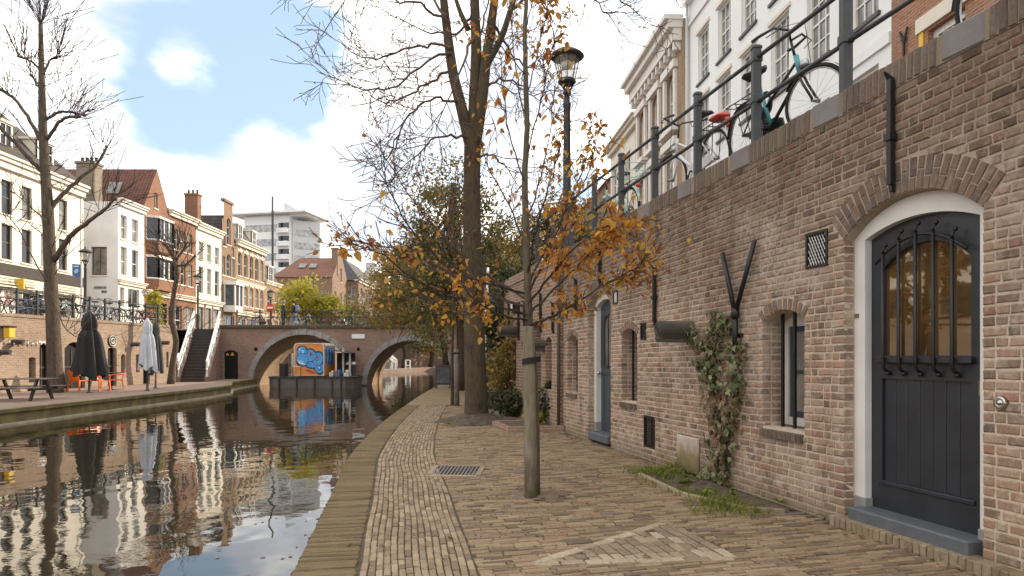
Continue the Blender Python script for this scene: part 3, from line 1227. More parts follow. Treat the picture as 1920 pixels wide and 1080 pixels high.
BV = brick_variants(.16, .055, .1, 10, 11, .007, .0045) + brick_variants(.078, .055, .1, 8, 12, .007, .0045)
VV = brick_variants(.055, .22, .1, 8, 13, .006, .004)
bricks, arch_bricks = [], []
CAMV = Vector((0, 0, EYE))
MORT = .0125
for k in range(NROW):
    segs = []
    x = X_FAR
    for c0, c1 in cuts(k):
        segs.append((x, c0))
        x = c1
    segs.append((x, X_NEAR))
    for s0, s1 in segs:
        x = s0 + .002
        first = True
        hd = (k % 2 == 0)
        while x < s1 - .02:
            if first and k % 2:
                L = .078 if rng.random() < .8 else .12
            else:
                if rng.random() < .18:
                    hd = not hd
                L = .078 if hd else .16
                L += rng.uniform(-.008, .008)
                hd = not hd
            first = False
            if x + L > s1 - .06:
                L = s1 - x - .002
                if L > .2:
                    L = L / 2 - .006
            xc = x + L / 2
            h = htop(xc) / NROW
            zc_ = rowz(k + .5, xc)
            sl = math.atan((rowz(k + .5, xc + .1) - rowz(k + .5, xc - .1)) / .2)
            vi = rng.randrange(10) if L > .115 else 10 + rng.randrange(8)
            nom = .16 if L > .115 else .078
            M = FW @ Matrix.Translation((xc, rng.uniform(-.003, .0025), zc_)) @ Matrix.Rotation(-sl + rng.uniform(-.008, .008), 4, 'Y') @ Matrix.Rotation(rng.uniform(-.02, .02), 4, 'Z') @ Matrix.Diagonal((L / nom, 1, (h - MORT + rng.uniform(-.001, .001)) / .055, 1))
            bricks.append((M, vi, (M.translation - CAMV).length))
            x += L + MORT
# reveal bricks of the window openings (the far jamb faces the viewer)
for kx, o in OP.items():
    x0, x1, z0, zs, zc, ring, rec = o
    if rec < .2:
        continue
    for side in (0, 1):
        xe = x0 if side == 0 else x1
        for k in range(NROW):
            z = rowz(k + .5, xe)
            if z0 < z < zs + .02:
                h = htop(xe) / NROW
                M = FW @ Matrix.Translation((xe + rng.uniform(-.002, .002), .192, z)) @ Matrix.Rotation(R(90) if side == 0 else R(-90), 4, 'Z') @ Matrix.Diagonal((.165 / .16, 1, (h - MORT) / .055, 1))
                bricks.append((M, rng.randrange(10), (M.translation - CAMV).length + 1))
    # jambs of the doors show only the face bricks' ends
# voussoirs
for kx, o in OP.items():
    cx, cz, rad, a_ = arc_of(o)
    ring, rec = o[5], o[6]
    L = 2 * a_ * (rad + ring * .35)
    n_ = int(L / .066)
    for i in range(n_):
        t = a_ - 2 * a_ * (i + .5) / n_
        wdt = 2 * a_ * (rad + ring / 2) / n_ - .011
        if ring > .2 and i % 2:
            parts = ((0, .6), (.6, 1))
        elif ring > .2:
            parts = ((0, .4), (.4, 1))
        else:
            parts = ((0, 1),)
        for p0, p1 in parts:
            rr = rad + ring * (p0 + p1) / 2
            hh = ring * (p1 - p0) - .009
            M = FW @ Matrix.Translation((cx + rr * math.sin(t), rng.uniform(-.004, .001), cz + rr * math.cos(t))) @ Matrix.Rotation(t, 4, 'Y') @ Matrix.Diagonal((wdt / .055, max(rec, .1) / .1, hh / .22, 1))
            arch_bricks.append((M, rng.randrange(8), (M.translation - CAMV).length))
place_pieces(wharf, 'brick', bricks, BV, MT['brick'], 'brickwork', 300, offset=WOFF)
place_pieces(wharf, 'arch_brick', arch_bricks, VV, MT['arch_brick'], 'arch_brickwork', 150, offset=WOFF)

# mortar backing with the openings cut through
holes = []
for o in OP.values():
    holes.append(arch_loop(o[0] - .004, o[1] + .004, max(o[2], -.45), o[3], o[4] + .004, 14))
for v_ in VENTS.values():
    holes.append(rect(v_[0], v_[1], v_[2], v_[3]))
for i, o in enumerate(OP.values()):
    if o[2] == 0:
        holes[i] = [(p[0], p[1] if p[1] > 0 else -.1) for p in holes[i]]
mb = MB(FW)
nseg = 24
topl = [(X_NEAR + (X_FAR - X_NEAR) * i / nseg, htop(X_NEAR + (X_FAR - X_NEAR) * i / nseg)) for i in range(nseg + 1)]
wall_face(mb, [(X_FAR, -.3), (X_NEAR, -.3)] + topl, holes, .0075, .32)
mb.at('mortar_bed', MT['mortar'], wharf)

# coping of upright bricks with stone blocks under the railing posts
POSTS = [wx(1590), wx(1420), wx(1310), wx(1229), wx(1166), wx(1114)]
POSTD = [5.817, 7.07, 8.226, 9.34, 10.45, 11.55]
BLK = [-(d_ + .1) * WK for d_ in POSTD] + [-4.62 * WK]
cop_items = []
x = X_FAR
CV = brick_variants(.055, .2, .16, 8, 17, .008, .006)
while x < X_NEAR:
    if not any(abs(x - b_) < .2 for b_ in BLK):
        d_ = -x / WK
        M = FW @ Matrix.Translation((x, -.008 + rng.uniform(-.004, .004), htop(x) + .107)) @ Matrix.Rotation(rng.uniform(-.02, .02), 4, 'Y') @ Matrix.Diagonal((rng.uniform(.9, 1.08), 1, 1.0, 1))
        cop_items.append((M, rng.randrange(8), (M.translation - CAMV).length))
    x += .0665
place_pieces(wharf, 'coping_brick', cop_items, CV, MT['coping_brick'], 'coping_bricks', 200, offset=WOFF)
for b_ in BLK:
    mb = MB(FW)
    mb.bbox(b_ - .165, b_ + .165, -.012, .3, htop(b_) + .004, htop(b_) + .212, .012)
    mb.at('coping_block', MT['coping_stone'], wharf)
mb = MB(FW)
for x0, x1 in zip(np.linspace(X_FAR, X_NEAR, 13)[:-1], np.linspace(X_FAR, X_NEAR, 13)[1:]):
    mb.add([(x0, .0, htop(x0) + .0), (x1, .0, htop(x1) + .0), (x1, .0, htop(x1) + .2), (x0, .0, htop(x0) + .2), (x0, .36, htop(x0) + .2), (x1, .36, htop(x1) + .2), (x1, .36, 0), (x0, .36, 0)],
           [(0, 1, 2, 3), (3, 2, 5, 4), (4, 5, 6, 7)])
mb.at('coping_bed', MT['mortar'], wharf)

# ---- doors
def ring_poly(o, inset):
    x0, x1, z0, zs, zc = o[:5]
    return x0 + inset, x1 - inset, zs, zc - inset


def arch_ring(mb, x0, x1, z0, zs, zc, t, tc, y0, y1, n=16):
    """door frame: jambs of width t, head of depth tc"""
    outer = arch_loop(x0, x1, z0, zs, zc, n)
    inner = arch_loop(x0 + t, x1 - t, z0, zs - (tc - t) * .3, zc - tc, n)
    o_ = [outer[0]] + [outer[1]] + outer[2:]
    oo = [outer[1]] + outer[2:] + [outer[0]]
    ii = [inner[1]] + inner[2:] + [inner[0]]
    m_ = len(oo)
    vs = [(x, y0, z) for x, z in oo] + [(x, y0, z) for x, z in ii] + [(x, y1, z) for x, z in oo] + [(x, y1, z) for x, z in ii]
    fs = []
    for i in range(m_ - 1):
        fs += [(i, i + 1, m_ + i + 1, m_ + i)[::-1], (m_ + i, m_ + i + 1, 3 * m_ + i + 1, 3 * m_ + i)[::-1]]
    mb.add(vs, fs)
    return x0 + t, x1 - t, zs - (tc - t) * .3, zc - tc


o = OP['door1']
x0, x1 = o[0] - .002, o[1] + .002
mb = MB(FW)
ix0, ix1, izs, izc = arch_ring(mb, x0, x1, .0, o[3], o[4], .115, .16, .11, .20, 20)
fr = mb.at('door_frame', MT['white_paint'], wharf)
fr['label'] = 'white arched frame of the near door'
mb = MB(FW)
for xa, xb in ((x0, ix0 + .012), (ix1 - .012, x1)):
    mb.bbox(xa + .001, xb, .098, .21, .0, .235, .006)
mb.at('frame_block', MT['grey_stone'], wharf)
mb = MB(FW)
mb.bbox(ix0 - .03, ix1 + .03, -.035, .215, .02, .165, .012)
mb.at('threshold', MT['bluestone'], wharf)
# leaf
DZ0, DZ1 = .17, 1.28                  # lower panel
leaf = MB(FW)
loop = arch_loop(ix0, ix1, .165, izs, izc, 18)
glass = arch_loop(ix0 + .125, ix1 - .125, 1.405, 2.10, 2.265, 14)
panel = rect(ix0 + .115, ix1 - .115, .40, 1.22)
wall_face(leaf, loop, [glass, panel], .175, .035)
door = leaf.at('door', MT['door_paint'], wharf)
door['label'] = 'blue-black plank door with barred amber window'
np_ = 7
pw = (panel[1][0] - panel[0][0]) / np_
for i in range(np_):
    mb = MB(FW)
    mb.bbox(panel[0][0] + i * pw + .002, panel[0][0] + (i + 1) * pw - .002, .193, .22, .39, 1.23, .006)
    mb.at('plank', MT['door_paint'], door)
mb = MB(FW)
wall_face(mb, arch_loop(glass[0][0] - .02, glass[1][0] + .02, 1.38, 2.10, 2.285, 14), [], .207, .01)
mb.at('pane', MT['door_glass'], door)
mb = MB(FW)
mb.bbox(ix0 + .09, ix1 - .09, .125, .19, 1.345, 1.40, .01)
mb.bbox(ix0 + .09, ix1 - .09, .16, .19, .365, .40, .006)
mb.at('ledge', MT['door_paint'], door)
gx0, gx1 = glass[0][0], glass[1][0]
cxg = (gx0 + gx1) / 2
for i in range(5):
    bx = gx0 + (gx1 - gx0) * (i + .42) / 5.0
    tz = 2.33 - .17 * ((bx - cxg) / ((gx1 - gx0) / 2)) ** 2
    mb = MB(FW)
    mb.tube([(bx, .165, 1.27), (bx, .12, 1.30), (bx, .108, 1.36), (bx, .108, tz)], .0135, 8)
    mb.blob((bx, .155, 1.265), .02, .02, .02, 8, 5)
    mb.tube([(bx, .108, tz), (bx + .006, .10, tz + .03), (bx + .02, .12, tz + .06)], [.0135, .009, .008], 6)
    mb.blob((bx + .02, .118, tz + .068), .017, .017, .017, 8, 5)
    mb.at('bar', MT['iron'], door, True)
mb = MB(FW)
pts = [(gx0 - .02 + (gx1 - gx0 + .04) * i / 10, .118, 2.315 - .17 * ((i - 5) / 5) ** 2) for i in range(11)]
mb.tube(pts, .011, 6)
mb.at('bar_band', MT['iron'], door, True)
mb = MB(FW)
mb.box(ix1 - .06, ix1 - .003, .165, .176, 1.13, 1.23)
mb.at('lock_plate', MT['brass'], door)
mb = MB(FW)
mb.box(x0 + .003, x0 + .05, .104, .111, 1.72, 1.755)
pl = mb.at('name_plate', MT['brass'], wharf)
# bell push on the wall
mb = MB(FW @ Matrix.Translation((wx(1879), 0, wz(1879, 755))) @ Matrix.Rotation(R(90), 4, 'X'))
mb.lathe([(.042, -.004), (.042, .02), (.036, .03), (.022, .022), (.014, .022), (.014, .034), (0, .038)], 20)
mb.at('door_bell', MT['steel'], wharf, True)
# upright-brick plinth at the foot of the wall by the door
pl_items = []
x = wx(1580)
while x < X_NEAR:
    M = FW @ Matrix.Translation((x, -.105 + rng.uniform(-.006, .006), .02)) @ Matrix.Rotation(rng.uniform(-.03, .03), 4, 'Y') @ Matrix.Diagonal((1, 1.0, .5, 1))
    pl_items.append((M, rng.randrange(8), (M.translation - CAMV).length))
    x += .0605
place_pieces(wharf, 'plinth_brick', pl_items, CV, MT['plinth'], 'plinth_bricks', 100, offset=WOFF)

o = OP['door2']
x0, x1 = o[0] - .002, o[1] + .002
mb = MB(FW)
ix0, ix1, izs, izc = arch_ring(mb, x0, x1, .0, o[3], o[4], .085, .12, .11, .22, 14)
mb.at('door_frame', MT['white_paint'], wharf)['label'] = 'white arched frame of the far door'
mb = MB(FW)
mb.bbox(x0, ix0 + .012, .098, .23, 0, .3, .006)
mb.at('frame_block', MT['grey_stone'], wharf)
mb = MB(FW)
mb.bbox(ix0 - .03, ix1 + .03, -.035, .24, .02, .15, .012)
mb.at('threshold', MT['bluestone'], wharf)
leaf = MB(FW)
glass = arch_loop(ix0 + .11, ix1 - .11, 1.25, 1.98, 2.1, 10)
p1_ = rect(ix0 + .11, ix0 + (ix1 - ix0) / 2 - .04, .32, 1.1)
p2_ = rect(ix0 + (ix1 - ix0) / 2 + .04, ix1 - .11, .32, 1.1)
wall_face(leaf, arch_loop(ix0, ix1, .15, izs, izc, 12), [glass, p1_, p2_], .2, .03)
door2 = leaf.at('door', MT['door_blue'], wharf)
door2['label'] = 'blue-grey door with tall barred window'
mb = MB(FW)
mb.box(ix0 + .05, ix1 - .05, .228, .24, .25, 2.15)
mb.at('pane', MT['pane_light'], door2)
for q in (p1_, p2_):
    mb = MB(FW)
    mb.bbox(q[0][0] - .005, q[1][0] + .005, .21, .227, .31, 1.11, .005)
    mb.at('panel', MT['door_blue'], door2)
for i in range(5):
    bx = ix0 + .12 + (ix1 - ix0 - .24) * i / 4
    mb = MB(FW)
    mb.tube([(bx, .16, 1.2), (bx, .16, 2.08)], .011, 6)
    mb.at('bar', MT['iron'], door2)
mb = MB(FW)
mb.tube([(ix0 + .05, .2, 1.12), (ix0 + .05, .13, 1.12)], .012, 6)
mb.blob((ix0 + .05, .13, 1.12), .032, .025, .032, 10, 6)
mb.at('knob', MT['steel'], door2, True)

# ---- barred windows in the wall
def wharf_window(o, nb, name_label):
    x0, x1, z0, zs, zc, ring, rec = o
    mb = MB(FW)
    wall_face(mb, arch_loop(x0, x1, z0, zs, zc, 10), [rect(x0 + .07, x1 - .07, z0 + .09, zs - .04)], rec - .02, .05)
    w_ = mb.at('window', MT['white_paint'], wharf)
    w_['label'] = name_label
    mb = MB(FW)
    hx0, hx1, hz0, hz1 = x0 + .07, x1 - .07, z0 + .09, zs - .04
    for q in ((hx0, hx0 + .045, hz0, hz1), (hx1 - .045, hx1, hz0, hz1), (hx0 + .045, hx1 - .045, hz0, hz0 + .06), (hx0 + .045, hx1 - .045, hz1 - .05, hz1), (hx0 + .045, hx1 - .045, (hz0 + hz1) / 2 - .015, (hz0 + hz1) / 2 + .015)):
        mb.box(q[0], q[1], rec, rec + .03, q[2], q[3])
    mb.at('sash', MT['door_blue'], w_)
    mb = MB(FW)
    mb.box(hx0 + .03, hx1 - .03, rec + .02, rec + .026, hz0 + .03, hz1 - .03)
    mb.at('pane', MT['pane_light'], w_)
    for i in range(nb):
        bx = x0 + (x1 - x0) * (i + .75) / (nb + .45)
        mb = MB(FW)
        mb.box(bx - .014, bx + .014, .125, .15, z0 - .01, zc)
        mb.at('bar', MT['iron'], w_)
    # sill of slanting bricks
    n_ = int((x1 - x0) / .065)
    for i in range(n_):
        xa = x0 + (x1 - x0) * i / n_
        mb = MB(FW)
        xb = xa + (x1 - x0) / n_ - .008
        mb.add([(xa, -.03, z0 - .10), (xb, -.03, z0 - .10), (xb, -.035, z0 - .03), (xa, -.035, z0 - .03), (xa, .27, z0 + .015), (xb, .27, z0 + .015), (xa, .27, z0 - .1), (xb, .27, z0 - .1)],
               [(0, 1, 2, 3), (3, 2, 5, 4), (0, 3, 4, 6), (1, 7, 5, 2), (0, 6, 7, 1)])
        mb.at('sill_brick', MT['coping_brick'], w_)


wharf_window(OP['win1'], 3, 'barred window left of the near door')
wharf_window(OP['win2'], 3, 'narrow barred window left of the stone bracket')
wharf_window(OP['win3'], 2, 'narrow barred window left of the far door')

# ---- vents
def vent(v_, mesh_):
    x0, x1, z0, z1 = v_
    mb = MB(FW)
    t = .018
    for q in ((x0 - .005, x0 + t, z0 - .005, z1 + .005), (x1 - t, x1 + .005, z0 - .005, z1 + .005), (x0 + t, x1 - t, z0 - .005, z0 + t), (x0 + t, x1 - t, z1 - t, z1 + .005)):
        mb.box(q[0], q[1], -.008, .03, q[2], q[3])
    g_ = mb.at('vent_grille', MT['iron'], wharf)
    mb = MB(FW)
    mb.box(x0, x1, .10, .11, z0, z1)
    mb.at('vent_back', MT['sign_black'], g_)
    mb = MB(FW)
    if mesh_:
        n_ = 7
        w_, h_ = x1 - x0 - .03, z1 - z0 - .03
        for i in range(-n_, n_ + 1):
            for sgn in (1, -1):
                pts = []
                for j in range(21):
                    xx = (i / n_) * w_ + (j / 20) * w_ * .62 if sgn > 0 else (i / n_) * w_ + w_ * .62 - (j / 20) * w_ * .62
                    if 0 <= xx <= w_:
                        pts.append((x0 + .015 + xx, .008, z0 + .015 + h_ * j / 20))
                if len(pts) > 1:
                    mb.tube([pts[0], pts[-1]], .0035, 4, False)
    else:
        n_ = max(4, int((z1 - z0) / .03))
        for i in range(n_):
            z = z0 + .02 + (z1 - z0 - .04) * (i + .5) / n_
            mb.box(x0 + .018, x1 - .018, 0, .012, z - .006, z + .006)
    mb.at('mesh', MT['steel'] if mesh_ else MT['iron'], g_)


vent(VENTS['vent1'], True)
vent(VENTS['vent2'], False)
vent(VENTS['vent3'], False)
vent(VENTS['vent4'], True)

# ---- wall anchors, downpipe, stone brackets, pale patch
def anchor(x, z0, z1, parent=wharf, M=FW):
    mb = MB(M)
    mb.box(x - .02, x + .02, -.055, -.012, z0, z1)
    mb.add([(x - .02, -.055, z1), (x + .02, -.055, z1), (x + .02, -.012, z1), (x - .02, -.012, z1), (x - .012, -.09, z1 + .05), (x + .012, -.09, z1 + .05)],
           [(0, 1, 5, 4), (3, 4, 5, 2), (0, 4, 3), (1, 2, 5)])
    mb.box(x - .032, x + .032, -.07, -.004, z0 + (z1 - z0) * .42, z0 + (z1 - z0) * .42 + .05)
    mb.box(x - .014, x + .014, -.04, .01, z0 - .05, z0)
    return mb.at('wall_anchor', MT['iron'], parent)


anchor(wx(1677), 2.70, 3.50)
anchor(wx(1231), 1.85, 2.57)
anchor(wx(1127), 2.60, 3.25)
anchor(wx(1082), 2.15, 2.75)

xj = wx(1388)
mb = MB(FW)
mb.tube([(xj, -.06, 1.42), (xj, -.06, 1.86)], .03, 10)
mb.tube([(xj, -.06, 1.84), (wx(1362), -.05, 2.52)], .025, 10)
mb.tube([(xj, -.06, 1.84), (wx(1423), -.05, 2.56)], .025, 10)
mb.tube([(xj, -.06, 1.80), (xj, -.06, 1.90)], .044, 10)
mb.at('downpipe', MT['iron'], wharf, True)
mb = MB(FW)
mb.box(xj - .05, xj + .05, -.03, .005, 1.6, 1.64)
mb.at('pipe_clip', MT['iron'], wharf)


def console(x, z, w=.2, h=.25, out=.42, parent=wharf, M=FW):
    mb = MB(M)
    sec = [(-w * .45, -h * .5), (w * .45, -h * .5), (w * .45, -h * .36), (w * .3, -h * .34)]
    sec += [(w * .54 * math.cos(q_), h * .1 + h * .42 * math.sin(q_)) for q_ in [-.75 + i * (math.pi + 1.5) / 14 for i in range(15)]]
    sec += [(-w * .3, -h * .34), (-w * .45, -h * .36)]
    mb.prism([(x + a_, z + b_) for a_, b_ in sec], -out, .05)
    o_ = mb.at('stone_bracket', MT['console'], parent)
    mb = MB(M)
    mb.prism([(x + a_ * .82, z + b_ * .82 + .01) for a_, b_ in sec], -out - .02, -out + .01)
    for i in range(3):
        mb.torus((x, -out - .02, z + .03), w * (.34 - .1 * i), .009, 'Y', 16, 5)
    mb.at('carved_end', MT['console'], o_, False)


console(wx(1296), 1.69)
# pale cement patch with green foot against the wall
mb = MB(FW)
xa, xb = wx(1272), wx(1312)
mb.bbox(xa, xb, -.03, .01, .0, .44, .015)
m, n, l, b = nmat('cement_patch')
v = pos_node(n, l)
sp = n.new('ShaderNodeSeparateXYZ')
l.new(v, sp.inputs[0])
f = noise_node(n, l, v, 9, 6)
zz = math_node(n, l, 'ADD', sp.outputs['Z'], math_node(n, l, 'MULTIPLY', f, .3))
l.new(ramp_node(n, l, mrange(n, l, zz, .18, .62), [(0, (.12, .11, .03)), (.45, (.27, .2, .11)), (.75, (.46, .39, .32)), (1, (.55, .48, .41))]), b.inputs['Base Color'])
setin(b, 'Roughness', .9)
mb.at('cement_patch', m, wharf)

# ---- second stretch of wharf wall, beyond the straight joint
wharf2 = thing('wharf_wall', 'further brick wharf wall beyond the straight joint, behind the young tree', 'wall', (.3, 15, 0))
F2 = FW @ Matrix.Translation((0, -.05, 0))
xa, xb = -17.2 * WK, -12.85 * WK


def sx2(px):
    return wx(px)


h2_ = [arch_loop(-13.75 * WK, -13.35 * WK, .75, 1.70, 1.78, 8), arch_loop(-14.75 * WK, -14.05 * WK, -.05, 2.0, 2.15, 8), arch_loop(-16.4 * WK, -16.0 * WK, .7, 1.7, 1.8, 8)]
mb = MB(F2)
wall_face(mb, [(xa, -.3), (xb, -.3), (xb, cop(12.85) - .2), (xa, cop(17.2) - .2)], h2_, 0, .3)
mb.add([(xb, 0, -.3), (xb, .4, -.3), (xb, .4, cop(12.85) - .2), (xb, 0, cop(12.85) - .2), (xa, 0, -.3), (xa, 2.5, -.3), (xa, 2.5, cop(17.2) - .2), (xa, 0, cop(17.2) - .2)], [(0, 1, 2, 3), (7, 6, 5, 4)])
mb.at('brick_face', MT['wharf2'], wharf2)
mb = MB(F2)
mb.box(xa, xb, .25, .3, 0, 2.4)
mb.at('window_backing', MT['pane'], wharf2)
mb = MB(F2)
mb.add([(xa, -.02, cop(17.2) - .2), (xb + .01, -.02, cop(12.85) - .2), (xb + .01, -.02, cop(12.85)), (xa, -.02, cop(17.2)), (xa, .45, cop(17.2)), (xb + .01, .45, cop(12.85)), (xb + .01, .45, cop(12.85) - .2)], [(0, 1, 2, 3), (3, 2, 5, 4), (1, 6, 5, 2)])
mb.at('coping', MT['wharf2'], wharf2)
for xx in (-13.55 * WK, -16.2 * WK):
    for q in (-.1, .06):
        mb = MB(F2)
        mb.box(xx + q, xx + q + .03, .12, .15, .7, 1.78)
        mb.at('bar', MT['iron'], wharf2)
console(-13.85 * WK, 1.62, .2, .24, .42, wharf2, F2)
console(-16.0 * WK, 1.98, .2, .24, .42, wharf2, F2)
for xx in (-13.2, -14.0, -15.2, -15.7, -16.6):
    anchor(xx * WK, 1.85 + rng.uniform(-.1, .2), 2.5 + rng.uniform(-.1, .2), wharf2, F2)
mb = MB(F2)
mb.tube([(xb + .03, -.04, 0), (xb + .03, -.04, 3.2)], .03, 8)
mb.at('drain_pipe', MT['console'], wharf2, True)
mb = MB(F2)
mb.bbox(-15.35 * WK, -15.2 * WK, -.3, -.12, 2.35, 2.6, .01)
lt_ = mb.at('wall_lantern', MT['sign_black'], wharf2)
mb = MB(F2)
mb.box(-15.34 * WK, -15.21 * WK, -.305, -.115, 2.39, 2.56)
mb.at('lantern_pane', MT['sign_white'], lt_)

# ---- far stretch towards the bridge, with a flight of steps in between
wharf3 = thing('wharf_wall', 'distant brick wharf wall between the quay steps and the bridge', 'wall', (-1.2, 30, 0))
mb = MB()
mb.add([(-.9, 21.6, -.2), (-2.35, 46, -.2), (-2.35, 46, 3.3), (-.9, 21.6, 3.3), (1, 21.6, -.2), (1, 21.6, 3.3)], [(0, 3, 2, 1), (4, 5, 3, 0)])
mb.at('brick_face', MT['wharf2'], wharf3)
mb = MB()
mb.box(-.3, 2, -.02, 0.4, 3.3, 3.38, M=frame(-.9, 21.6, 0, 0))
mb.at('coping', MT['coping_brick'], wharf3)
st = thing('quay_steps', 'stone steps with white handrails rising from the near quay behind the shrubs', 'stairs', (.2, 19.4, 0))
for i in range(16):
    mb = MB()
    y0 = 18.0 + i * .21
    mb.box(-.75, .35, y0, y0 + .22, 0, .2 * (i + 1))
    mb.at('step', MT['console'], st)
for xr in (-.75, .35):
    mb = MB()
    for hgt in (.5, .95):
        mb.tube([(xr, 18.0, hgt), (xr, 21.3, hgt + 3.2)], .035, 6)
    for i in range(5):
        y = 18 + i * .8
        mb.tube([(xr, y, (y - 18) * .95), (xr, y, (y - 18) * .97 + .95)], .03, 6)
    mb.at('handrail', MT['white_rail'], st)
mb = MB()
mb.add([(.75, 17.2, -.2), (-.13, 21.6, -.2), (-.13, 21.6, 3.3), (.75, 17.2, 3.3)], [(0, 3, 2, 1)])
mb.at('side_wall', MT['wharf2'], st)

# ================================================================== LEFT BANK
LQX = -13.3
def lwx(d):
    return -22.27 + .11 * d


mb = MB()
mb.slab([(LQX, -60), (LQX, 30), (LQX - .3, 33), (-15.2, 37), (-16.0, 43), (-30, 43), (-30, -60)], -.06, 0)
lq = meta(mb.build('left_quay', MT['quay_left']), kind='structure')
mb = MB()
edge = [(LQX, -60), (LQX, 30), (LQX - .3, 33), (-15.2, 37), (-16.0, 43)]
for (xa, ya), (xb, yb) in zip(edge[:-1], edge[1:]):
    mb.cur = 0
    mb.add([(xa, ya, -.06), (xb, yb, -.06), (xb, yb, -1.5), (xa, ya, -1.5)], [(0, 1, 2, 3)])
mb.cur = 1
for (xa, ya), (xb, yb) in zip(edge[:-1], edge[1:]):
    L = math.hypot(xb - xa, yb - ya)
    mb.box(0, L, -.10, .12, WATER_Z - .05, WATER_Z + .055, M=frame(xa, ya, 0, math.atan2(yb - ya, xb - xa)))
mb.cur = 0
for (xa, ya), (xb, yb) in zip(edge[:-1], edge[1:]):
    L = math.hypot(xb - xa, yb - ya)
    mb.box(0, L, -.05, .28, -.09, .012, M=frame(xa, ya, 0, math.atan2(yb - ya, xb - xa)))
mb.build('quay_edge', [MT['quay_face'], MT['quay_ledge']], lq)

# left wharf wall
lwall = thing('wharf_wall', 'warm brick wharf wall below the left street, opposite the camera', 'wall', (-19, 30, 0))
LA = math.atan2(1, .11)
LKK = math.sqrt(1 + .11 ** 2)
FL = frame(-22.27, 0, 0, LA)          # local x along +d


def lx(px):                            # local x on the left wall of a sight line
    k = (px - 960) / 1280
    return LKK * 22.27 / (.11 - k)


LTOP = 3.06
lops = [('door', lx(74), lx(95), 0, 1.75, 1.95), ('door', lx(121), lx(160), 0, 1.72, 2.02), ('door', lx(202), lx(219), 0, 1.72, 1.82),
        ('window', lx(54), lx(67), .35, 1.32, 1.36), ('window', lx(227), lx(235), .6, 1.4, 1.5), ('window', lx(255), lx(262), .6, 1.45, 1.5), ('window', lx(312), lx(316), .8, 1.6, 1.65),
        ('door', lx(268), lx(281), 0, .78, .82)]
mb = MB(FL)
XE = 37.0 * LKK
wall_face(mb, [(-20, -.3), (XE, -.3), (XE, LTOP - .12), (-20, LTOP - .12)], [arch_loop(q[1], q[2], q[3] - (.05 if q[0] == 'door' else 0), q[4], q[5], 8) for q in lops], 0, .25)
mb.add([(XE, 0, -.3), (XE, 5, -.3), (XE, 5, LTOP), (XE, 0, LTOP)], [(0, 1, 2, 3)])
mb.at('brick_face', MT['wharf_left'], lwall)
mb = MB(FL)
mb.box(-20, XE + .02, -.04, .45, LTOP - .12, LTOP)
mb.at('coping', MT['wharf_left'], lwall)
for q in lops:
    mb = MB(FL)
    mb.box(q[1] - .02, q[2] + .02, .2, .24, q[3], q[5])
    w_ = mb.at(q[0], MT['sign_black'] if q[0] == 'door' else MT['pane_light'] if q[1] < lx(100) else MT['pane'], lwall)
    if q[0] == 'door':
        mb = MB(FL)
        xm = (q[1] + q[2]) / 2
        for xx in (q[1], xm - .03, q[2] - .06):
            mb.box(xx, xx + .06, .17, .2, 0, q[4])
        mb.box(q[1], q[2], .171, .2, .9, .98)
        mb.at('rail', MT['bench_dark'], w_)
mb = MB(FL)
mb.box(lx(74) - .05, lx(95), -.02, .0, 1.95, 2.02)
mb.at('lintel', MT['sign_white'], lwall)
for px, z in ((25, 1.95), (0, 1.55), (247, 1.98), (303, 2.1)):
    console(lx(px), z, .2, .2, .4, lwall, FL)
# oval sign with an emblem ring
cxs, czs = lx(209.5), 2.12
mb = MB(FL @ Matrix.Translation((cxs, -.03, czs)) @ Matrix.Rotation(R(90), 4, 'X'))
mb.lathe([(.27, -.02), (.27, .015), (.25, .025), (0, .025)], 24)
sg = mb.at('oval_sign', MT['sign_black'], lwall)
mb = MB(FL)
mb.torus((cxs, -.06, czs), .235, .014, 'Y', 28, 5)
mb.torus((cxs, -.06, czs), .13, .02, 'Y', 20, 5)
mb.tube([(cxs - .08, -.06, czs + .1), (cxs + .03, -.06, czs), (cxs - .04, -.06, czs - .12)], .022, 5)
mb.at('emblem', MT['sign_white'], sg)
# wall lantern far left
mb = MB(FL)
mb.bbox(lx(2) - .02, lx(2) + .28, -.35, -.1, 2.1, 2.5, .02)
lt_ = mb.at('wall_lantern', MT['yellow'], lwall)
mb = MB(FL)
mb.box(lx(2) - .05, lx(2) + .31, -.38, -.0, 2.5, 2.56)
mb.at('lantern_cap', MT['sign_black'], lt_)

# left street slabs
mb = MB()
mb.slab([(lwx(-60) - .2, -60), (lwx(37) - .2, 37), (-19.4, 37.2), (-19.4, 42.2), (-16.6, 42.2), (-16.6, 60), (-17.5, 75), (-14, 92), (0, 108), (60, 140), (60, 400), (-160, 400), (-160, -60)], LTOP - .12, LTOP - .05)
meta(mb.build('left_street', MT['street']), kind='structure')

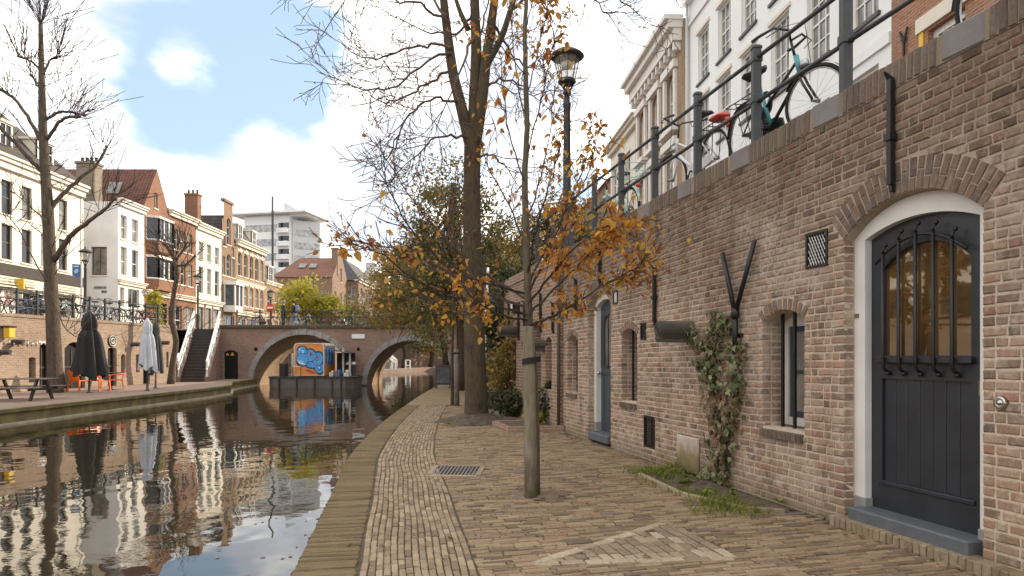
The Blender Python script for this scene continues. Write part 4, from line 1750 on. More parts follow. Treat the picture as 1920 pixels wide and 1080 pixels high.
# quay steps up to the left end of the bridge
ls = thing('quay_steps', 'dark brick steps with white handrails beside the bridge', 'stairs', (-17.6, 37.5, 0))
F3 = frame(-17.5, 37.4, 0, math.atan2(.27, 1))   # local y climbs
nst = 17
for i in range(nst):
    mb = MB(F3)
    mb.bbox(-.66, .66, i * .265, i * .265 + .29, i * .18 - .1 * (i > 0), (i + 1) * .18, .015)
    mb.at('step', MT['bench_dark'], ls)
for xr in (-.72, .72):
    mb = MB(F3)
    mb.add([(xr - .1, -.1, 0), (xr + .1, -.1, 0), (xr + .1, 4.7, 0), (xr - .1, 4.7, 0), (xr - .1, -.1, .25), (xr + .1, -.1, .25), (xr + .1, 4.7, 3.15), (xr - .1, 4.7, 3.15)],
           [(0, 1, 5, 4), (1, 2, 6, 5), (2, 3, 7, 6), (3, 0, 4, 7), (4, 5, 6, 7)])
    mb.at('side_wall', MT['bridge_brick'], ls)
    mb = MB(F3)
    for hgt in (.55, 1.0):
        mb.tube([(xr, -.1, hgt + .1), (xr, .1, hgt + .22), (xr, 4.6, hgt + 3.15)], .055, 6)
    for i in range(6):
        y = .0 + i * .9
        z = .15 + y * .66
        mb.tube([(xr, y, z), (xr, y, z + 1.0)], .05, 6)
    mb.at('handrail', MT['white_rail'], ls)
mb = MB(F3)
mb.add([(-.9, 4.6, 0), (.9, 4.6, 0), (.9, 4.6, LTOP - .06), (-.9, 4.6, LTOP - .06)], [(0, 1, 2, 3)])
mb.at('end_wall', MT['bridge_brick'], ls)

# ================================================================== BRIDGE
BD0, BD1 = 42.0, 47.0
bridge = thing('brick_bridge', 'brick canal bridge with two stone-ringed arches', 'bridge', (-9.5, 42, WATER_Z))
A1, R1, A2, R2, AZ = -12.86, 3.12, -6.2, 2.75, -.37
XL, XR = -18.5, 1.2
def bridge_outline():
    p = [(XL, -1.6), (-17.74, -1.6)] + arch_loop(-17.74, -16.86, -1.6, 1.6, 1.77, 8)[2:][::-1] + [(-16.86, -1.6)]
    for c, r_ in ((A1, R1), (A2, R2)):
        p.append((c - r_, -1.6))
        for i in range(25):
            t = math.pi * (1 - i / 24)
            p.append((c + r_ * math.cos(t), AZ + r_ * math.sin(t)))
        p.append((c + r_, -1.6))
    p += [(XR, -1.6), (XR, 3.12), (XL, 3.12)]
    return p


bo = bridge_outline()
for yy, rev, nm in ((BD0, False, 'brick_face'), (BD1, True, 'brick_face')):
    mb = MB()
    ov, fs = holed(bo, [])
    fs = [tuple(f) if ((ov[f[1]][0] - ov[f[0]][0]) * (ov[f[2]][1] - ov[f[0]][1]) - (ov[f[1]][1] - ov[f[0]][1]) * (ov[f[2]][0] - ov[f[0]][0]) > 0) != rev else tuple(reversed(f)) for f in fs]
    mb.add([(p[0], yy, p[1]) for p in ov], fs)
    mb.at(nm, MT['bridge_brick'], bridge)
for c, r_ in ((A1, R1), (A2, R2)):
    mb = MB()
    pts = [(c - r_, -1.6)] + [(c + r_ * math.cos(math.pi * (1 - i / 24)), AZ + r_ * math.sin(math.pi * (1 - i / 24))) for i in range(25)] + [(c + r_, -1.6)]
    for (xa, za), (xb, zb) in zip(pts[:-1], pts[1:]):
        mb.add([(xa, BD0, za), (xb, BD0, zb), (xb, BD1, zb), (xa, BD1, za)], [(0, 1, 2, 3)])
    mb.at('vault', MT['vault'], bridge)
    n_ = 21
    for i in range(n_):
        t0, t1 = math.pi * (1 - i / n_) - .004, math.pi * (1 - (i + 1) / n_) + .004
        w_ = .30 + rng.uniform(-.02, .03) + (.05 if i == n_ // 2 else 0)
        mb = MB()
        pr = rng.uniform(.03, .06)
        q = [(c + rr * math.cos(t), AZ + rr * math.sin(t)) for rr, t in ((r_ - .012, t0), (r_ - .012, t1), (r_ + w_, t1), (r_ + w_, t0))]
        mb.prism(q[::-1], BD0 - pr, BD0 + .3)
        mb.at('arch_stone', MT['arch_stone'], bridge)
mb = MB()
mb.bbox(XL + .5, XR, BD0 - .12, BD0 + .45, 3.12, 3.32, .03)
mb.bbox(XL, XR, BD1 - .45, BD1 + .12, 3.12, 3.32, .03)
mb.at('cornice', MT['cornice_dark'], bridge)
mb = MB()
mb.box(XL + .8, XR + 4, BD0 + .45, BD1 - .45, 3.0, 3.2)
mb.at('deck', MT['street'], bridge)
mb = MB()
mb.bbox(-9.85, -9.05, BD0 - .05, BD0 + .02, 2.48, 2.76, .015)
mb.at('plaque', MT['office_white'], bridge)
for xa in (-8.85 - .6, -15.75):
    mb = MB(frame(xa + .0, BD0, 1.85, 0) @ Matrix.Rotation(R(90), 4, 'X'))
    mb.lathe([(.11, -.02), (.11, .04), (.06, .05), (.055, .0)], 10)
    mb.at('mooring_ring', MT['iron'], bridge)
# low black door in the abutment
mb = MB()
mb.box(-17.78, -16.82, BD0 + .15, BD0 + .2, -.05, 1.78)
dr = mb.at('door', MT['sign_black'], bridge)
mb = MB()
mb.add([(-17.68, BD0 + .14, 1.45), (-17.46, BD0 + .14, 1.45), (-17.57, BD0 + .14, 1.64)], [(0, 1, 2)])
mb.at('door_sign', MT['yellow'], dr)
mb = MB()
mb.add([(-17.39, BD0 + .14, 1.45), (-17.13, BD0 + .14, 1.45), (-17.26, BD0 + .14, 1.68)], [(0, 1, 2)])
mb.at('door_sign', MT['yellow'], dr)
mb = MB()
for xx in (-17.74, -16.86):
    mb.add([(xx, BD0, -.5), (xx, BD0 + .2, -.5), (xx, BD0 + .2, 1.62), (xx, BD0, 1.62)], [(0, 1, 2, 3)])
mb.at('door_jamb', MT['bridge_brick'], dr)

# far quay that closes the view beyond the bridge
mb = MB()
fe = [(-16, 50), (-14.6, 60), (-13.4, 70), (-8.3, 88), (0, 100), (20, 118)]
mb.slab(fe + [(24, 112 + 12), (-2, 106), (-12, 93), (-18, 72), (-20, 50)], -1.5, 0)
meta(mb.build('far_quay', MT['quay_left']), kind='structure')
fw = thing('wharf_wall', 'far brick wharf wall seen through the right arch of the bridge', 'wall', (-12, 85, 0))
mb = MB()
fl = [(-18.2, 50), (-17.6, 72), (-12, 92), (-2, 105), (24, 123)]
for (xa, ya), (xb, yb) in zip(fl[:-1], fl[1:]):
    mb.add([(xa, ya, -.5), (xb, yb, -.5), (xb, yb, 3.1), (xa, ya, 3.1)], [(0, 1, 2, 3)])
mb.at('brick_face', MT['far_brick'], fw)
fs_ = thing('quay_steps', 'small distant white-railed steps seen through the right arch', 'stairs', (-13.4, 76, 0))
mb = MB()
for i in range(8):
    mb.box(-14.6 + i * .0, -13.6, 76 + i * .3, 76.3 + i * .3, 0, .2 * (i + 1))
mb.at('flight', MT['grey_stone'], fs_)
for yy in (75.9, 77.0):
    mb = MB()
    for hh_ in (.6, 1.0):
        mb.tube([(-13.0, yy, hh_), (-14.8, yy, hh_ + 1.5)], .07, 5)
    mb.tube([(-13.0, yy, 0), (-13.0, yy, 1.05)], .07, 5)
    mb.tube([(-14.0, yy, .8), (-14.0, yy, 1.9)], .07, 5)
    mb.at('handrail', MT['white_rail'], fs_)
wf = thing('white_post_frame', 'small white wooden frame standing at the far quay edge', 'frame', (-11.9, 78, 0))
for xx in (-12.15, -11.65):
    mb = MB()
    mb.box(xx - .06, xx + .06, 77.9, 78.1, -.4, 1.0)
    mb.at('post', MT['white_rail'], wf)
for zz in (.3, .9):
    mb = MB()
    mb.box(-12.1, -11.7, 77.93, 78.07, zz, zz + .12)
    mb.at('crossbar', MT['white_rail'], wf)

# ================================================================== BUILDINGS
wrng = random.Random(99)


def window(parent, F, x0, x1, z0, z1, rise=0.0, fm='sash', pm='pane', nx=1, nz=2, y=.12, fw=.07, sill='trim', mt=.03, open_rail=True):
    """frame with glazing bars = the window; its pane and sill are sub-parts"""
    mb = MB(F)
    lo = arch_loop(x0, x1, z0, z1 - rise, z1, 8)
    li = arch_loop(x0 + fw, x1 - fw, z0 + fw, z1 - rise - (0 if rise else fw), z1 - fw, 8)
    wall_face(mb, lo, [li], y, .06)
    for i in range(1, nx):
        xx = x0 + fw + (x1 - x0 - 2 * fw) * i / nx
        mb.box(xx - mt / 2, xx + mt / 2, y + .02, y + .05, z0 + fw, z1 - fw - rise * .3)
    for i in range(1, nz):
        zz = z0 + fw + (z1 - z0 - 2 * fw) * i / nz
        t = mt if not (nz % 2 == 0 and i == nz // 2) else mt * 1.7
        mb.box(x0 + fw, x1 - fw, y + .022, y + .052, zz - t / 2, zz + t / 2)
    if pm == 'pane' and wrng.random() < .4:
        pm = 'pane_light'
    w = mb.at('window', MT[fm], parent)
    mb = MB(F)
    mb.add([(x0 + .02, y + .055, z0 + .02), (x1 - .02, y + .055, z0 + .02), (x1 - .02, y + .055, z1 - .01), (x0 + .02, y + .055, z1 - .01)], [(0, 1, 2, 3)])
    mb.at('pane', MT[pm], w)
    if sill:
        mb = MB(F)
        mb.box(x0 - .08, x1 + .08, -.07, y, z0 - .09, z0 - .004)
        mb.at('sill', MT[sill], w)
    return w


def facade(parent, F, outline, wins, wm, name='wall', reveal=.14):
    """wins: dicts with x0,x1,z0,z1 and window() options"""
    mb = MB(F)
    holes = [arch_loop(w['x0'], w['x1'], w['z0'], w['z1'] - w.get('rise', 0), w['z1'], 8) for w in wins]
    wall_face(mb, outline, holes, 0, reveal)
    o = mb.at(name, MT[wm], parent)
    for w in wins:
        w = dict(w)
        window(parent, F, **w)
    return o


def grid(xs, w, rows, **kw):
    out = []
    for z0, z1 in rows:
        for x in xs:
            d = dict(x0=x - w / 2, x1=x + w / 2, z0=z0, z1=z1)
            d.update(kw)
            out.append(d)
    return out


def cornice(parent, F, x0, x1, z, h=.45, out=.35, m='trim'):
    mb = MB(F)
    mb.box(x0, x1, -out * .45, 0, z - h, z - h * .5)
    mb.box(x0 - .05, x1 + .05, -out * .75, .02, z - h * .5, z - h * .2)
    mb.box(x0 - .1, x1 + .1, -out, .05, z - h * .2, z)
    return mb.at('cornice', MT[m], parent)


def body(parent, F, W, z0, z1, depth, wm, y0=.3):
    mb = MB(F)
    mb.add([(0, 0, z0), (0, depth, z0), (W, depth, z0), (W, 0, z0), (0, 0, z1), (0, depth, z1), (W, depth, z1), (W, 0, z1)],
           [(0, 4, 5, 1), (1, 5, 6, 2), (2, 6, 7, 3), (4, 7, 6, 5)])
    return mb.at('side_walls', MT[wm], parent)


def gable_roof_x(parent, F, W, z1, zr, depth, rm, y0=-.15):
    """ridge runs away from the facade (gable to the front)"""
    mb = MB(F)
    mb.add([(-.1, y0, z1 - .1), (W / 2, y0, zr), (W + .1, y0, z1 - .1), (-.1, depth, z1 - .1), (W / 2, depth, zr), (W + .1, depth, z1 - .1)], [(0, 1, 4, 3), (1, 2, 5, 4)])
    return mb.at('roof', MT[rm], parent)


def eave_roof(parent, F, W, z1, zr, depth, rm, hip0=0.0, hip1=0.0, y0=-.2):
    """ridge runs along the facade"""
    mb = MB(F)
    mb.add([(-.05, y0, z1), (W + .05, y0, z1), (W + .05, depth, z1), (-.05, depth, z1), (hip0, depth / 2, zr), (W - hip1, depth / 2, zr)],
           [(0, 1, 5, 4), (2, 3, 4, 5), (1, 2, 5), (3, 0, 4)])
    return mb.at('roof', MT[rm], parent)


def chimney(parent, x0, x1, y0, y1, z0, z1, m='tan_brick', pots=3, side='x'):
    mb = MB()
    mb.bbox(x0, x1, y0, y1, z0, z1, .03)
    mb.bbox(x0 - .08, x1 + .08, y0 - .08, y1 + .08, z1 - .18, z1, .02)
    c = mb.at('chimney', MT[m], parent)
    for i in range(pots):
        mb = MB()
        t = (i + .5) / pots
        mb.lathe([(.12, 0), (.1, .3), (.13, .32), (.13, .38)], 8, (x0 + (x1 - x0) * t, (y0 + y1) / 2, z1))
        mb.at('chimney_pot', MT['cornice_dark'], c)


def dormer(parent, F, xc, w, z0, z1, y0, y1, m='trim', nx=3, nz=3):
    mb = MB(F)
    mb.box(xc - w / 2, xc + w / 2, y0 + .18, y1, z0, z1)
    mb.box(xc - w / 2 - .12, xc + w / 2 + .12, y0 - .1, y1, z1, z1 + .14)
    d = mb.at('dormer', MT[m], parent)
    G = F @ Matrix.Translation((0, y0, 0))
    mb = MB(G)
    x0, x1 = xc - w / 2 + .02, xc + w / 2 - .02
    wall_face(mb, rect(x0 - .02, x1 + .02, z0, z1), [rect(x0 + .1, x1 - .1, z0 + .1, z1 - .08)], 0, .1)
    for i in range(1, nx):
        xx = x0 + .1 + (x1 - x0 - .2) * i / nx
        mb.box(xx - .02, xx + .02, .02, .06, z0 + .1, z1 - .08)
    for i in range(1, nz):
        zz = z0 + .1 + (z1 - z0 - .18) * i / nz
        mb.box(x0 + .1, x1 - .1, .022, .062, zz - .02, zz + .02)
    mb.at('dormer_window', MT['sash'], d)
    mb = MB(G)
    mb.add([(x0, .08, z0), (x1, .08, z0), (x1, .08, z1), (x0, .08, z1)], [(0, 1, 2, 3)])
    mb.at('dormer_pane', MT['pane'], d)


SZ = LTOP - .05                        # left street level


def LF(xf, d0):
    return frame(xf, d0, 0, R(90))


# -- 1 long cream house with shop front and mansard roof (far left)
b1 = thing('townhouse', 'long cream townhouse with dormered dark roof and shop at far left', 'house', (-29, 40, SZ))
D_0, D_1 = 20.0, 46.1
F = LF(-29, D_0)
cols = [39.2 - 1.66 * k for k in range(1, 12)] + [39.2, 40.8, 42.45, 44.1, 45.3]
wins = grid([c - D_0 for c in cols[:-1]], .85, [(6.95, 8.95), (9.55, 11.5)], fm='dark_sash', nx=1, nz=2)
wins += grid([c - D_0 for c in (22, 26, 30, 34, 37.6, 41.2, 44.2)], 2.3, [(3.3, 5.2)], fm='dark_sash', nx=2, nz=1, sill=None, fw=.12)
facade(b1, F, rect(0, D_1 - D_0, SZ, 12.7), wins, 'cream')
body(b1, F, D_1 - D_0, SZ, 12.6, 9, 'cream')
cornice(b1, F, 0, D_1 - D_0, 12.85, .75, .5, 'cream')
eave_roof(b1, F, D_1 - D_0, 12.8, 18.2, 9, 'roof_dark', 0, 4.2, -.3)
mb = MB(F)
mb.box(0, D_1 - D_0, -.12, 0, 6.05, 6.7)
mb.at('shop_fascia', MT['bench_dark'], b1)
for k, (a_, c_) in enumerate(((16.2, 21.6), (22.4, 25.6))):
    mb = MB(F)
    for j in range(4):
        mb.box(a_, c_, -.25 - .06 * j, -.13, 5.95 - .18 * j - .07, 5.95 - .18 * j)
    mb.at('slatted_awning', MT['trim'], b1)
dormer(b1, F, 39.6 - D_0, 1.5, 13.0, 15.0, .5, 3.2)
dormer(b1, F, 43.2 - D_0, 1.5, 13.0, 14.9, .5, 3.2)
dormer(b1, F, 35.5 - D_0, 1.5, 13.0, 15.0, .5, 3.2)
mb = MB(F)
mb.box(D_1 - D_0 - .25, D_1 - D_0, -.06, 0, SZ, 12)
mb.at('corner_pilaster', MT['cream'], b1)

# -- 2 narrow white house whose side wall faces the camera
b2 = thing('townhouse', 'narrow white corner house with blank white side wall', 'house', (-27.7, 49.5, SZ))
F = LF(-27.7, 48.0)
wins = [dict(x0=.3, x1=1.1, z0=9.75, z1=11.45, nz=2, pm='pane_light'), dict(x0=1.75, x1=2.6, z0=9.75, z1=11.45, nz=2), dict(x0=.3, x1=1.1, z0=7.15, z1=9.2, nz=2, pm='pane_light'), dict(x0=1.75, x1=2.6, z0=7.15, z1=9.2, nz=2),
        dict(x0=.25, x1=.8, z0=4.9, z1=6.3, nz=1, sill=None), dict(x0=1.25, x1=2.75, z0=4.9, z1=6.3, nx=2, nz=1, sill=None)]
facade(b2, F, rect(0, 3.4, SZ, 12.3), wins, 'white_wall')
cornice(b2, F, -.0, 3.4, 12.55, .5, .4, 'white_wall')
cornice(b2, F, 0, 3.4, 6.85, .35, .3)
Fs = frame(-31.2, 48.0, 0, 0)
facade(b2, Fs, rect(0, 3.5, SZ, 12.3), [dict(x0=1.62, x1=2.72, z0=7.1, z1=9.1, fm='dark_sash', nx=2, nz=1, sill='shaded_white', pm='pane_light')], 'shaded_white', 'side_wall')
mb = MB()
mb.add([(-27.7, 48, 12.3), (-27.7, 51.4, 12.3), (-36, 51.4, 12.3), (-36, 48, 12.3)], [(0, 1, 2, 3)])
mb.at('flat_roof', MT['slate'], b2)
mb = MB(Fs)
mb.box(1.78, 2.74, -.02, -.003, 6.1, 6.36)
pl = mb.at('street_name_plate', MT['office_grey'], b2)
mb = MB(Fs)
xx = 1.84
while xx < 2.66:
    mb.box(xx, xx + .05, -.026, -.02, 6.15, 6.31)
    xx += rng.uniform(.07, .1)
for xx in (2.35, 2.42, 2.5, 2.58, 2.66):
    mb.box(xx, xx + .045, -.026, -.003, 5.86, 6.02)
mb.at('plate_lettering', MT['sign_black'], pl)
chimney(b2, -31.5, -30.15, 49.3, 50.3, 12.3, 15.5, 'chimney_grey', 4)

# -- 3 red brick house, front gable, bay windows
b3 = thing('townhouse', 'red brick gabled house with tiled roof and white bay windows', 'house', (-27.7, 53.2, SZ))
F = LF(-27.7, 51.4)
W = 3.75
facade(b3, F, [(0, SZ), (W, SZ), (W, 12.8), (W / 2, 15.95), (0, 12.8)], [dict(x0=1.45, x1=1.95, z0=12.9, z1=14.1, nz=1, fm='sash'), dict(x0=.3, x1=1.5, z0=3.1, z1=5.6, nz=1, sill=None, fm='dark_sash'), dict(x0=1.9, x1=3.4, z0=3.1, z1=5.6, nz=1, nx=2, sill=None, fm='dark_sash')], 'red_brick')
body(b3, F, W, SZ, 12.7, 10, 'red_brick')
mb = MB(F)
mb.add([(-.08, 0, 12.75), (W / 2, 0, 16.0), (W + .08, 0, 12.75), (-.08, 14, 12.75), (W / 2, 14, 16.0), (W + .08, 14, 12.75)], [(0, 1, 4, 3), (1, 2, 5, 4)])
rf = mb.at('roof', MT['roof_red'], b3)
mb = MB()
sl_ = (16.0 - 12.75) / (W / 2 + .08)
for xs_ in ((-30.9, -29.9),):
    za = 12.75 + sl_ * .55
    zb = 12.75 + sl_ * 1.15
    mb.add([(xs_[0], 51.4 + .45, za + .12), (xs_[1], 51.4 + .45, za + .12), (xs_[1], 51.4 + 1.05, zb + .12), (xs_[0], 51.4 + 1.05, zb + .12)], [(0, 1, 2, 3)])
mb.at('skylight', MT['pane_light'], rf)


def bay(parent, F, x0, x1, z0, z1, out=.7):
    mb = MB(F)
    c = .55
    o_ = [(x0, 0), (x0 + c, -out), (x1 - c, -out), (x1, 0)]
    mb.slab(o_[::-1], z0 - .9, z0)
    mb.slab([(a_, b_ * 1.08) for a_, b_ in o_][::-1], z1, z1 + .2)
    b_ = mb.at('bay', MT['red_brick'], parent)
    mb = MB(F)
    mb.slab([(a_ + (.06 if i > 1 else -.06), q * 1.15) for i, (a_, q) in enumerate(o_)][::-1], z1 + .05, z1 + .22)
    mb.slab([(a_, q * 1.06) for a_, q in o_][::-1], z0 - .1, z0 + .02)
    for p, q in zip(o_[:-1], o_[1:]):
        p, q = Vector(p), Vector(q)
        nseg_ = 1 if (q - p).length < 1.2 else 3
        for i in range(nseg_ + 1):
            w_ = p + (q - p) * (i / nseg_)
            mb.box(w_.x - .05, w_.x + .05, w_.y - .05, w_.y + .05, z0, z1)
    mb.at('bay_frame', MT['sash'], b_)
    mb = MB(F)
    for p, q in zip(o_[:-1], o_[1:]):
        mb.add([(p[0], p[1] + .02, z0), (q[0], q[1] + .02, z0), (q[0], q[1] + .02, z1), (p[0], p[1] + .02, z1)], [(0, 1, 2, 3)])
    mb.at('bay_pane', MT['pane'], b_)


bay(b3, F, .25, 3.55, 10.35, 11.9)
bay(b3, F, .25, 3.55, 7.4, 8.9)
cornice(b3, F, 0, W, 6.45, .4, .4)

# -- 4 brick neighbour with flat cornice
b4 = thing('townhouse', 'lower russet brick house between red gable and cream house', 'house', (-27.7, 57.4, SZ))
F = LF(-27.7, 55.15)
W = 4.65
wins = grid([1.1, 2.35, 3.6], .8, [(10.2, 11.9), (7.4, 9.3)], nz=2) + [dict(x0=.5, x1=2.1, z0=3.2, z1=5.6, nx=2, nz=2, sill=None), dict(x0=2.6, x1=4.2, z0=3.2, z1=5.6, nx=2, nz=2, sill=None)]
facade(b4, F, rect(0, W, SZ, 13.0), wins, 'red_brick')
body(b4, F, W, SZ, 12.9, 9, 'red_brick')
cornice(b4, F, 0, W, 13.3, .5, .45)
cornice(b4, F, 0, W, 6.5, .4, .4)
eave_roof(b4, F, W, 13.3, 14.6, 9, 'slate')

# -- 5 cream house
b5 = thing('townhouse', 'cream three-window house with brown shop front', 'house', (-27.7, 62.4, SZ))
F = LF(-27.7, 59.85)
W = 5.2
wins = grid([.95, 2.6, 4.25], .95, [(10.0, 11.6), (7.0, 9.4)], nz=2) + [dict(x0=.5, x1=1.5, z0=3.1, z1=5.8, nz=1, fm='dark_sash', sill=None), dict(x0=1.9, x1=3.1, z0=3.1, z1=5.8, nz=1, fm='dark_sash', sill=None), dict(x0=3.5, x1=4.8, z0=3.1, z1=5.8, nz=1, fm='dark_sash', sill=None)]
facade(b5, F, rect(0, W, SZ, 12.9), wins, 'cream')
body(b5, F, W, SZ, 12.8, 9, 'cream')
cornice(b5, F, 0, W, 13.2, .6, .45, 'cream')
cornice(b5, F, 0, W, 6.5, .4, .35)
eave_roof(b5, F, W, 13.1, 14.9, 9, 'roof_dark')
for xx in (.3, 1.7, 3.3, 4.95):
    mb = MB(F)
    mb.box(xx - .12, xx + .12, -.05, 0, SZ, 6.1)
    mb.at('pilaster', MT['brown_brick'], b5)
chimney(b5, -30.5, -29.3, 63.6, 64.4, 13.2, 16.6, 'red_brick', 3)

# -- 6 tall narrow neck gable
b6 = thing('townhouse', 'narrow brown brick house with tall stepped neck gable', 'house', (-27.7, 66.7, SZ))
F = LF(-27.7, 65.05)
W = 3.4
out_ = [(0, SZ), (W, SZ), (W, 12.4), (W - .35, 12.4), (W - .35, 14.0), (W - .75, 14.0), (W - .75, 16.4), (.55, 16.4), (.55, 14.6), (.2, 14.6), (.2, 13.0), (0, 13.0)]
wins = [dict(x0=1.25, x1=2.15, z0=12.3, z1=14.9, rise=.4, nz=3), dict(x0=.35, x1=.95, z0=12.0, z1=13.2, nz=2), dict(x0=2.4, x1=2.95, z0=11.2, z1=12.2, nz=2),
        dict(x0=1.2, x1=2.2, z0=9.2, z1=11.4, rise=.4, nz=3), dict(x0=.25, x1=.85, z0=9.2, z1=11.0, nz=2), dict(x0=2.5, x1=3.1, z0=9.2, z1=11.0, nz=2), dict(x0=.4, x1=3.0, z0=3.1, z1=5.4, nx=2, nz=1, sill=None, fm='sash')]
facade(b6, F, out_, wins, 'brown_brick')
body(b6, F, W, SZ, 12.2, 9, 'brown_brick')
gable_roof_x(b6, F, W, 12.6, 15.2, 9, 'roof_dark', .2)
mb = MB(F)
mb.box(.5, W - .7, -.12, .3, 16.35, 16.6)
mb.at('gable_cap', MT['brown_brick'], b6)
mb = MB(F)
mb.slab([(.5, 0), (.8, -1.0), (2.7, -1.0), (3.0, 0)][::-1], 5.7, 6.3)
mb.slab([(.4, 0), (.7, -1.15), (2.8, -1.15), (3.1, 0)][::-1], 8.3, 8.65)
for xx, yy in ((.55, -.1), (.83, -.97), (1.75, -1.0), (2.67, -.97), (2.95, -.1)):
    mb.box(xx - .07, xx + .07, yy - .05, yy + .07, 6.3, 8.3)
by = mb.at('bay', MT['sash'], b6)
mb = MB(F)
for p, q in (((.55, 0), (.83, -.93)), ((.83, -.93), (2.67, -.93)), ((2.67, -.93), (2.95, 0))):
    mb.add([(p[0], p[1], 6.3), (q[0], q[1], 6.3), (q[0], q[1], 8.3), (p[0], p[1], 8.3)], [(0, 1, 2, 3)])
mb.at('bay_pane', MT['pane'], by)

# -- 7 ornate brick house with mansard
b7 = thing('townhouse', 'ornate tan brick house with arched windows and mansard dormers', 'house', (-27.7, 72.5, SZ))
F = LF(-27.7, 68.5)
W = 8.0
wins = grid([1.0, 2.55, 4.1, 5.6, 7.1], .95, [(9.6, 12.0), (6.6, 8.7)], rise=.3, nz=2) + grid([1.5, 4.0, 6.5], 1.9, [(3.1, 5.3)], nx=2, nz=1, sill=None)
facade(b7, F, rect(0, W, SZ, 12.9), wins, 'tan_brick')
body(b7, F, W, SZ, 12.8, 9, 'tan_brick')
cornice(b7, F, 0, W, 13.2, .6, .55)
cornice(b7, F, 0, W, 6.0, .4, .4)
cornice(b7, F, 0, W, 9.15, .2, .15)
for zz in (12.05, 8.75):
    for xx in (1.0, 2.55, 4.1, 5.6, 7.1):
        mb = MB(F)
        mb.box(xx - .6, xx + .6, -.06, 0, zz, zz + .22)
        mb.box(xx - .14, xx + .14, -.09, 0, zz - .05, zz + .38)
        mb.at('window_head', MT['trim'], b7)
mb = MB(F)
mb.add([(0, .1, 13.1), (W, .1, 13.1), (W - .6, 1.6, 15.4), (.4, 1.6, 15.4), (.4, 8, 15.4), (W - .6, 8, 15.4), (0, 8.5, 13), (W, 8.5, 13)], [(0, 1, 2, 3), (3, 2, 5, 4), (1, 7, 5, 2), (6, 0, 3, 4)])
mb.at('roof', MT['slate'], b7)
dormer(b7, F, 2.0, 1.2, 13.2, 14.9, .35, 1.6, nx=2, nz=2)
dormer(b7, F, 5.8, 1.2, 13.2, 14.9, .35, 1.6, nx=2, nz=2)

# -- 8 small pale brick house at the end of the row
b8 = thing('townhouse', 'small house with dark mansard at the end of the left row', 'house', (-27.7, 79, SZ))
F = LF(-27.7, 76.6)
W = 5.0
facade(b8, F, rect(0, W, SZ, 9.7), grid([1.2, 3.6], 1.1, [(6.6, 8.8), (3.2, 5.6)], nz=2), 'tan_brick')
body(b8, F, W, SZ, 9.6, 8, 'tan_brick')
cornice(b8, F, 0, W, 9.95, .4, .35)
mb = MB(F)
mb.add([(0, .1, 9.9), (W, .1, 9.9), (W - .4, 1.2, 12.0), (.3, 1.2, 12.0), (.3, 7, 12.0), (W - .4, 7, 12.0), (W, 7.5, 9.9)], [(0, 1, 2, 3), (3, 2, 5, 4), (1, 6, 5, 2)])
mb.at('roof', MT['slate'], b8)
dormer(b8, F, 2.4, 1.6, 10.0, 11.7, .2, 1.2, nx=2, nz=2)

# -- houses closing the view
b9 = thing('townhouse', 'brick house with broad russet roof and two skylights beyond the bridge', 'house', (-29, 95, SZ))
F = frame(-33.2, 95, 0, 0)
facade(b9, F, rect(0, 8.2, SZ, 12.4), grid([1.2, 3.2, 5.2, 7.2], 1.0, [(8.6, 10.6), (5.2, 7.4)], nz=2), 'far_brick')
mb = MB()
mb.add([(-33.4, 94.8, 12.4), (-25, 94.8, 12.4), (-25, 100, 15.8), (-31, 100, 15.8), (-33.4, 104, 12.4), (-25, 104, 12.4)], [(0, 1, 2, 3), (3, 2, 5, 4), (0, 3, 4)])
rf = mb.at('roof', MT['roof_red2'], b9)
for xx in (-30.4, -28.9):
    mb = MB()
    mb.add([(xx, 97.0 - .1, 14.0), (xx + 1, 96.9, 14.0), (xx + 1, 98.0, 14.72), (xx, 98.0, 14.72)], [(0, 1, 2, 3)])
    mb.at('skylight', MT['pane_light'], rf)
F = LF(-25, 95)
facade(b9, F, [(0, SZ), (9, SZ), (9, 12.4), (4.8, 16.6), (0, 12.4)], [dict(x0=4.3, x1=5.3, z0=12.2, z1=14.2, nz=2)] + grid([1.6, 4.6, 7.4], 1.2, [(8.2, 10.6), (4.8, 7.2)], nz=2), 'far_brick', 'gable_wall')
chimney(b9, -25.8, -24.9, 97.5, 98.5, 13, 16.9, 'far_brick', 0)

b10 = thing('townhouse', 'brown corner building with grey hipped roof and tall chimney', 'house', (-25.5, 108, SZ))
F = LF(-23.4, 104)
facade(b10, F, rect(0, 16, SZ, 13.0), grid([2, 5, 8, 11, 14], 1.4, [(9.8, 12.0), (6.6, 8.8), (3.4, 5.6)], nz=2, nx=2), 'far_brick')
Ff = frame(-27.5, 104, 0, 0)
facade(b10, Ff, rect(0, 4.1, SZ, 13.0), grid([1.0, 3.0], 1.2, [(9.8, 12.0), (6.6, 8.8)], nz=2, nx=2), 'brown_brick', 'end_wall')
mb = MB()
mb.add([(-27.8, 103.6, 13), (-23, 103.6, 13), (-23, 121, 13), (-27.8, 121, 13), (-27.0, 107, 16.6), (-26.2, 107, 16.6), (-26.2, 116, 16.6), (-27, 116, 16.6)], [(0, 1, 5, 4), (1, 2, 6, 5), (4, 5, 6, 7), (3, 0, 4, 7)])
mb.at('roof', MT['slate'], b10)
cornice(b10, F, 0, 16, 13.2, .5, .4, 'trim')
chimney(b10, -27.6, -26.2, 107, 108.5, 16, 18.2, 'brown_brick', 0)
chimney(b10, -25.3, -23.7, 118, 119.5, 12.8, 17.6, 'office_grey', 0)
b10b = thing('townhouse', 'thin white gabled house front below the brown corner building', 'house', (-26.5, 100, SZ))
F = frame(-27.4, 100, 0, 0)
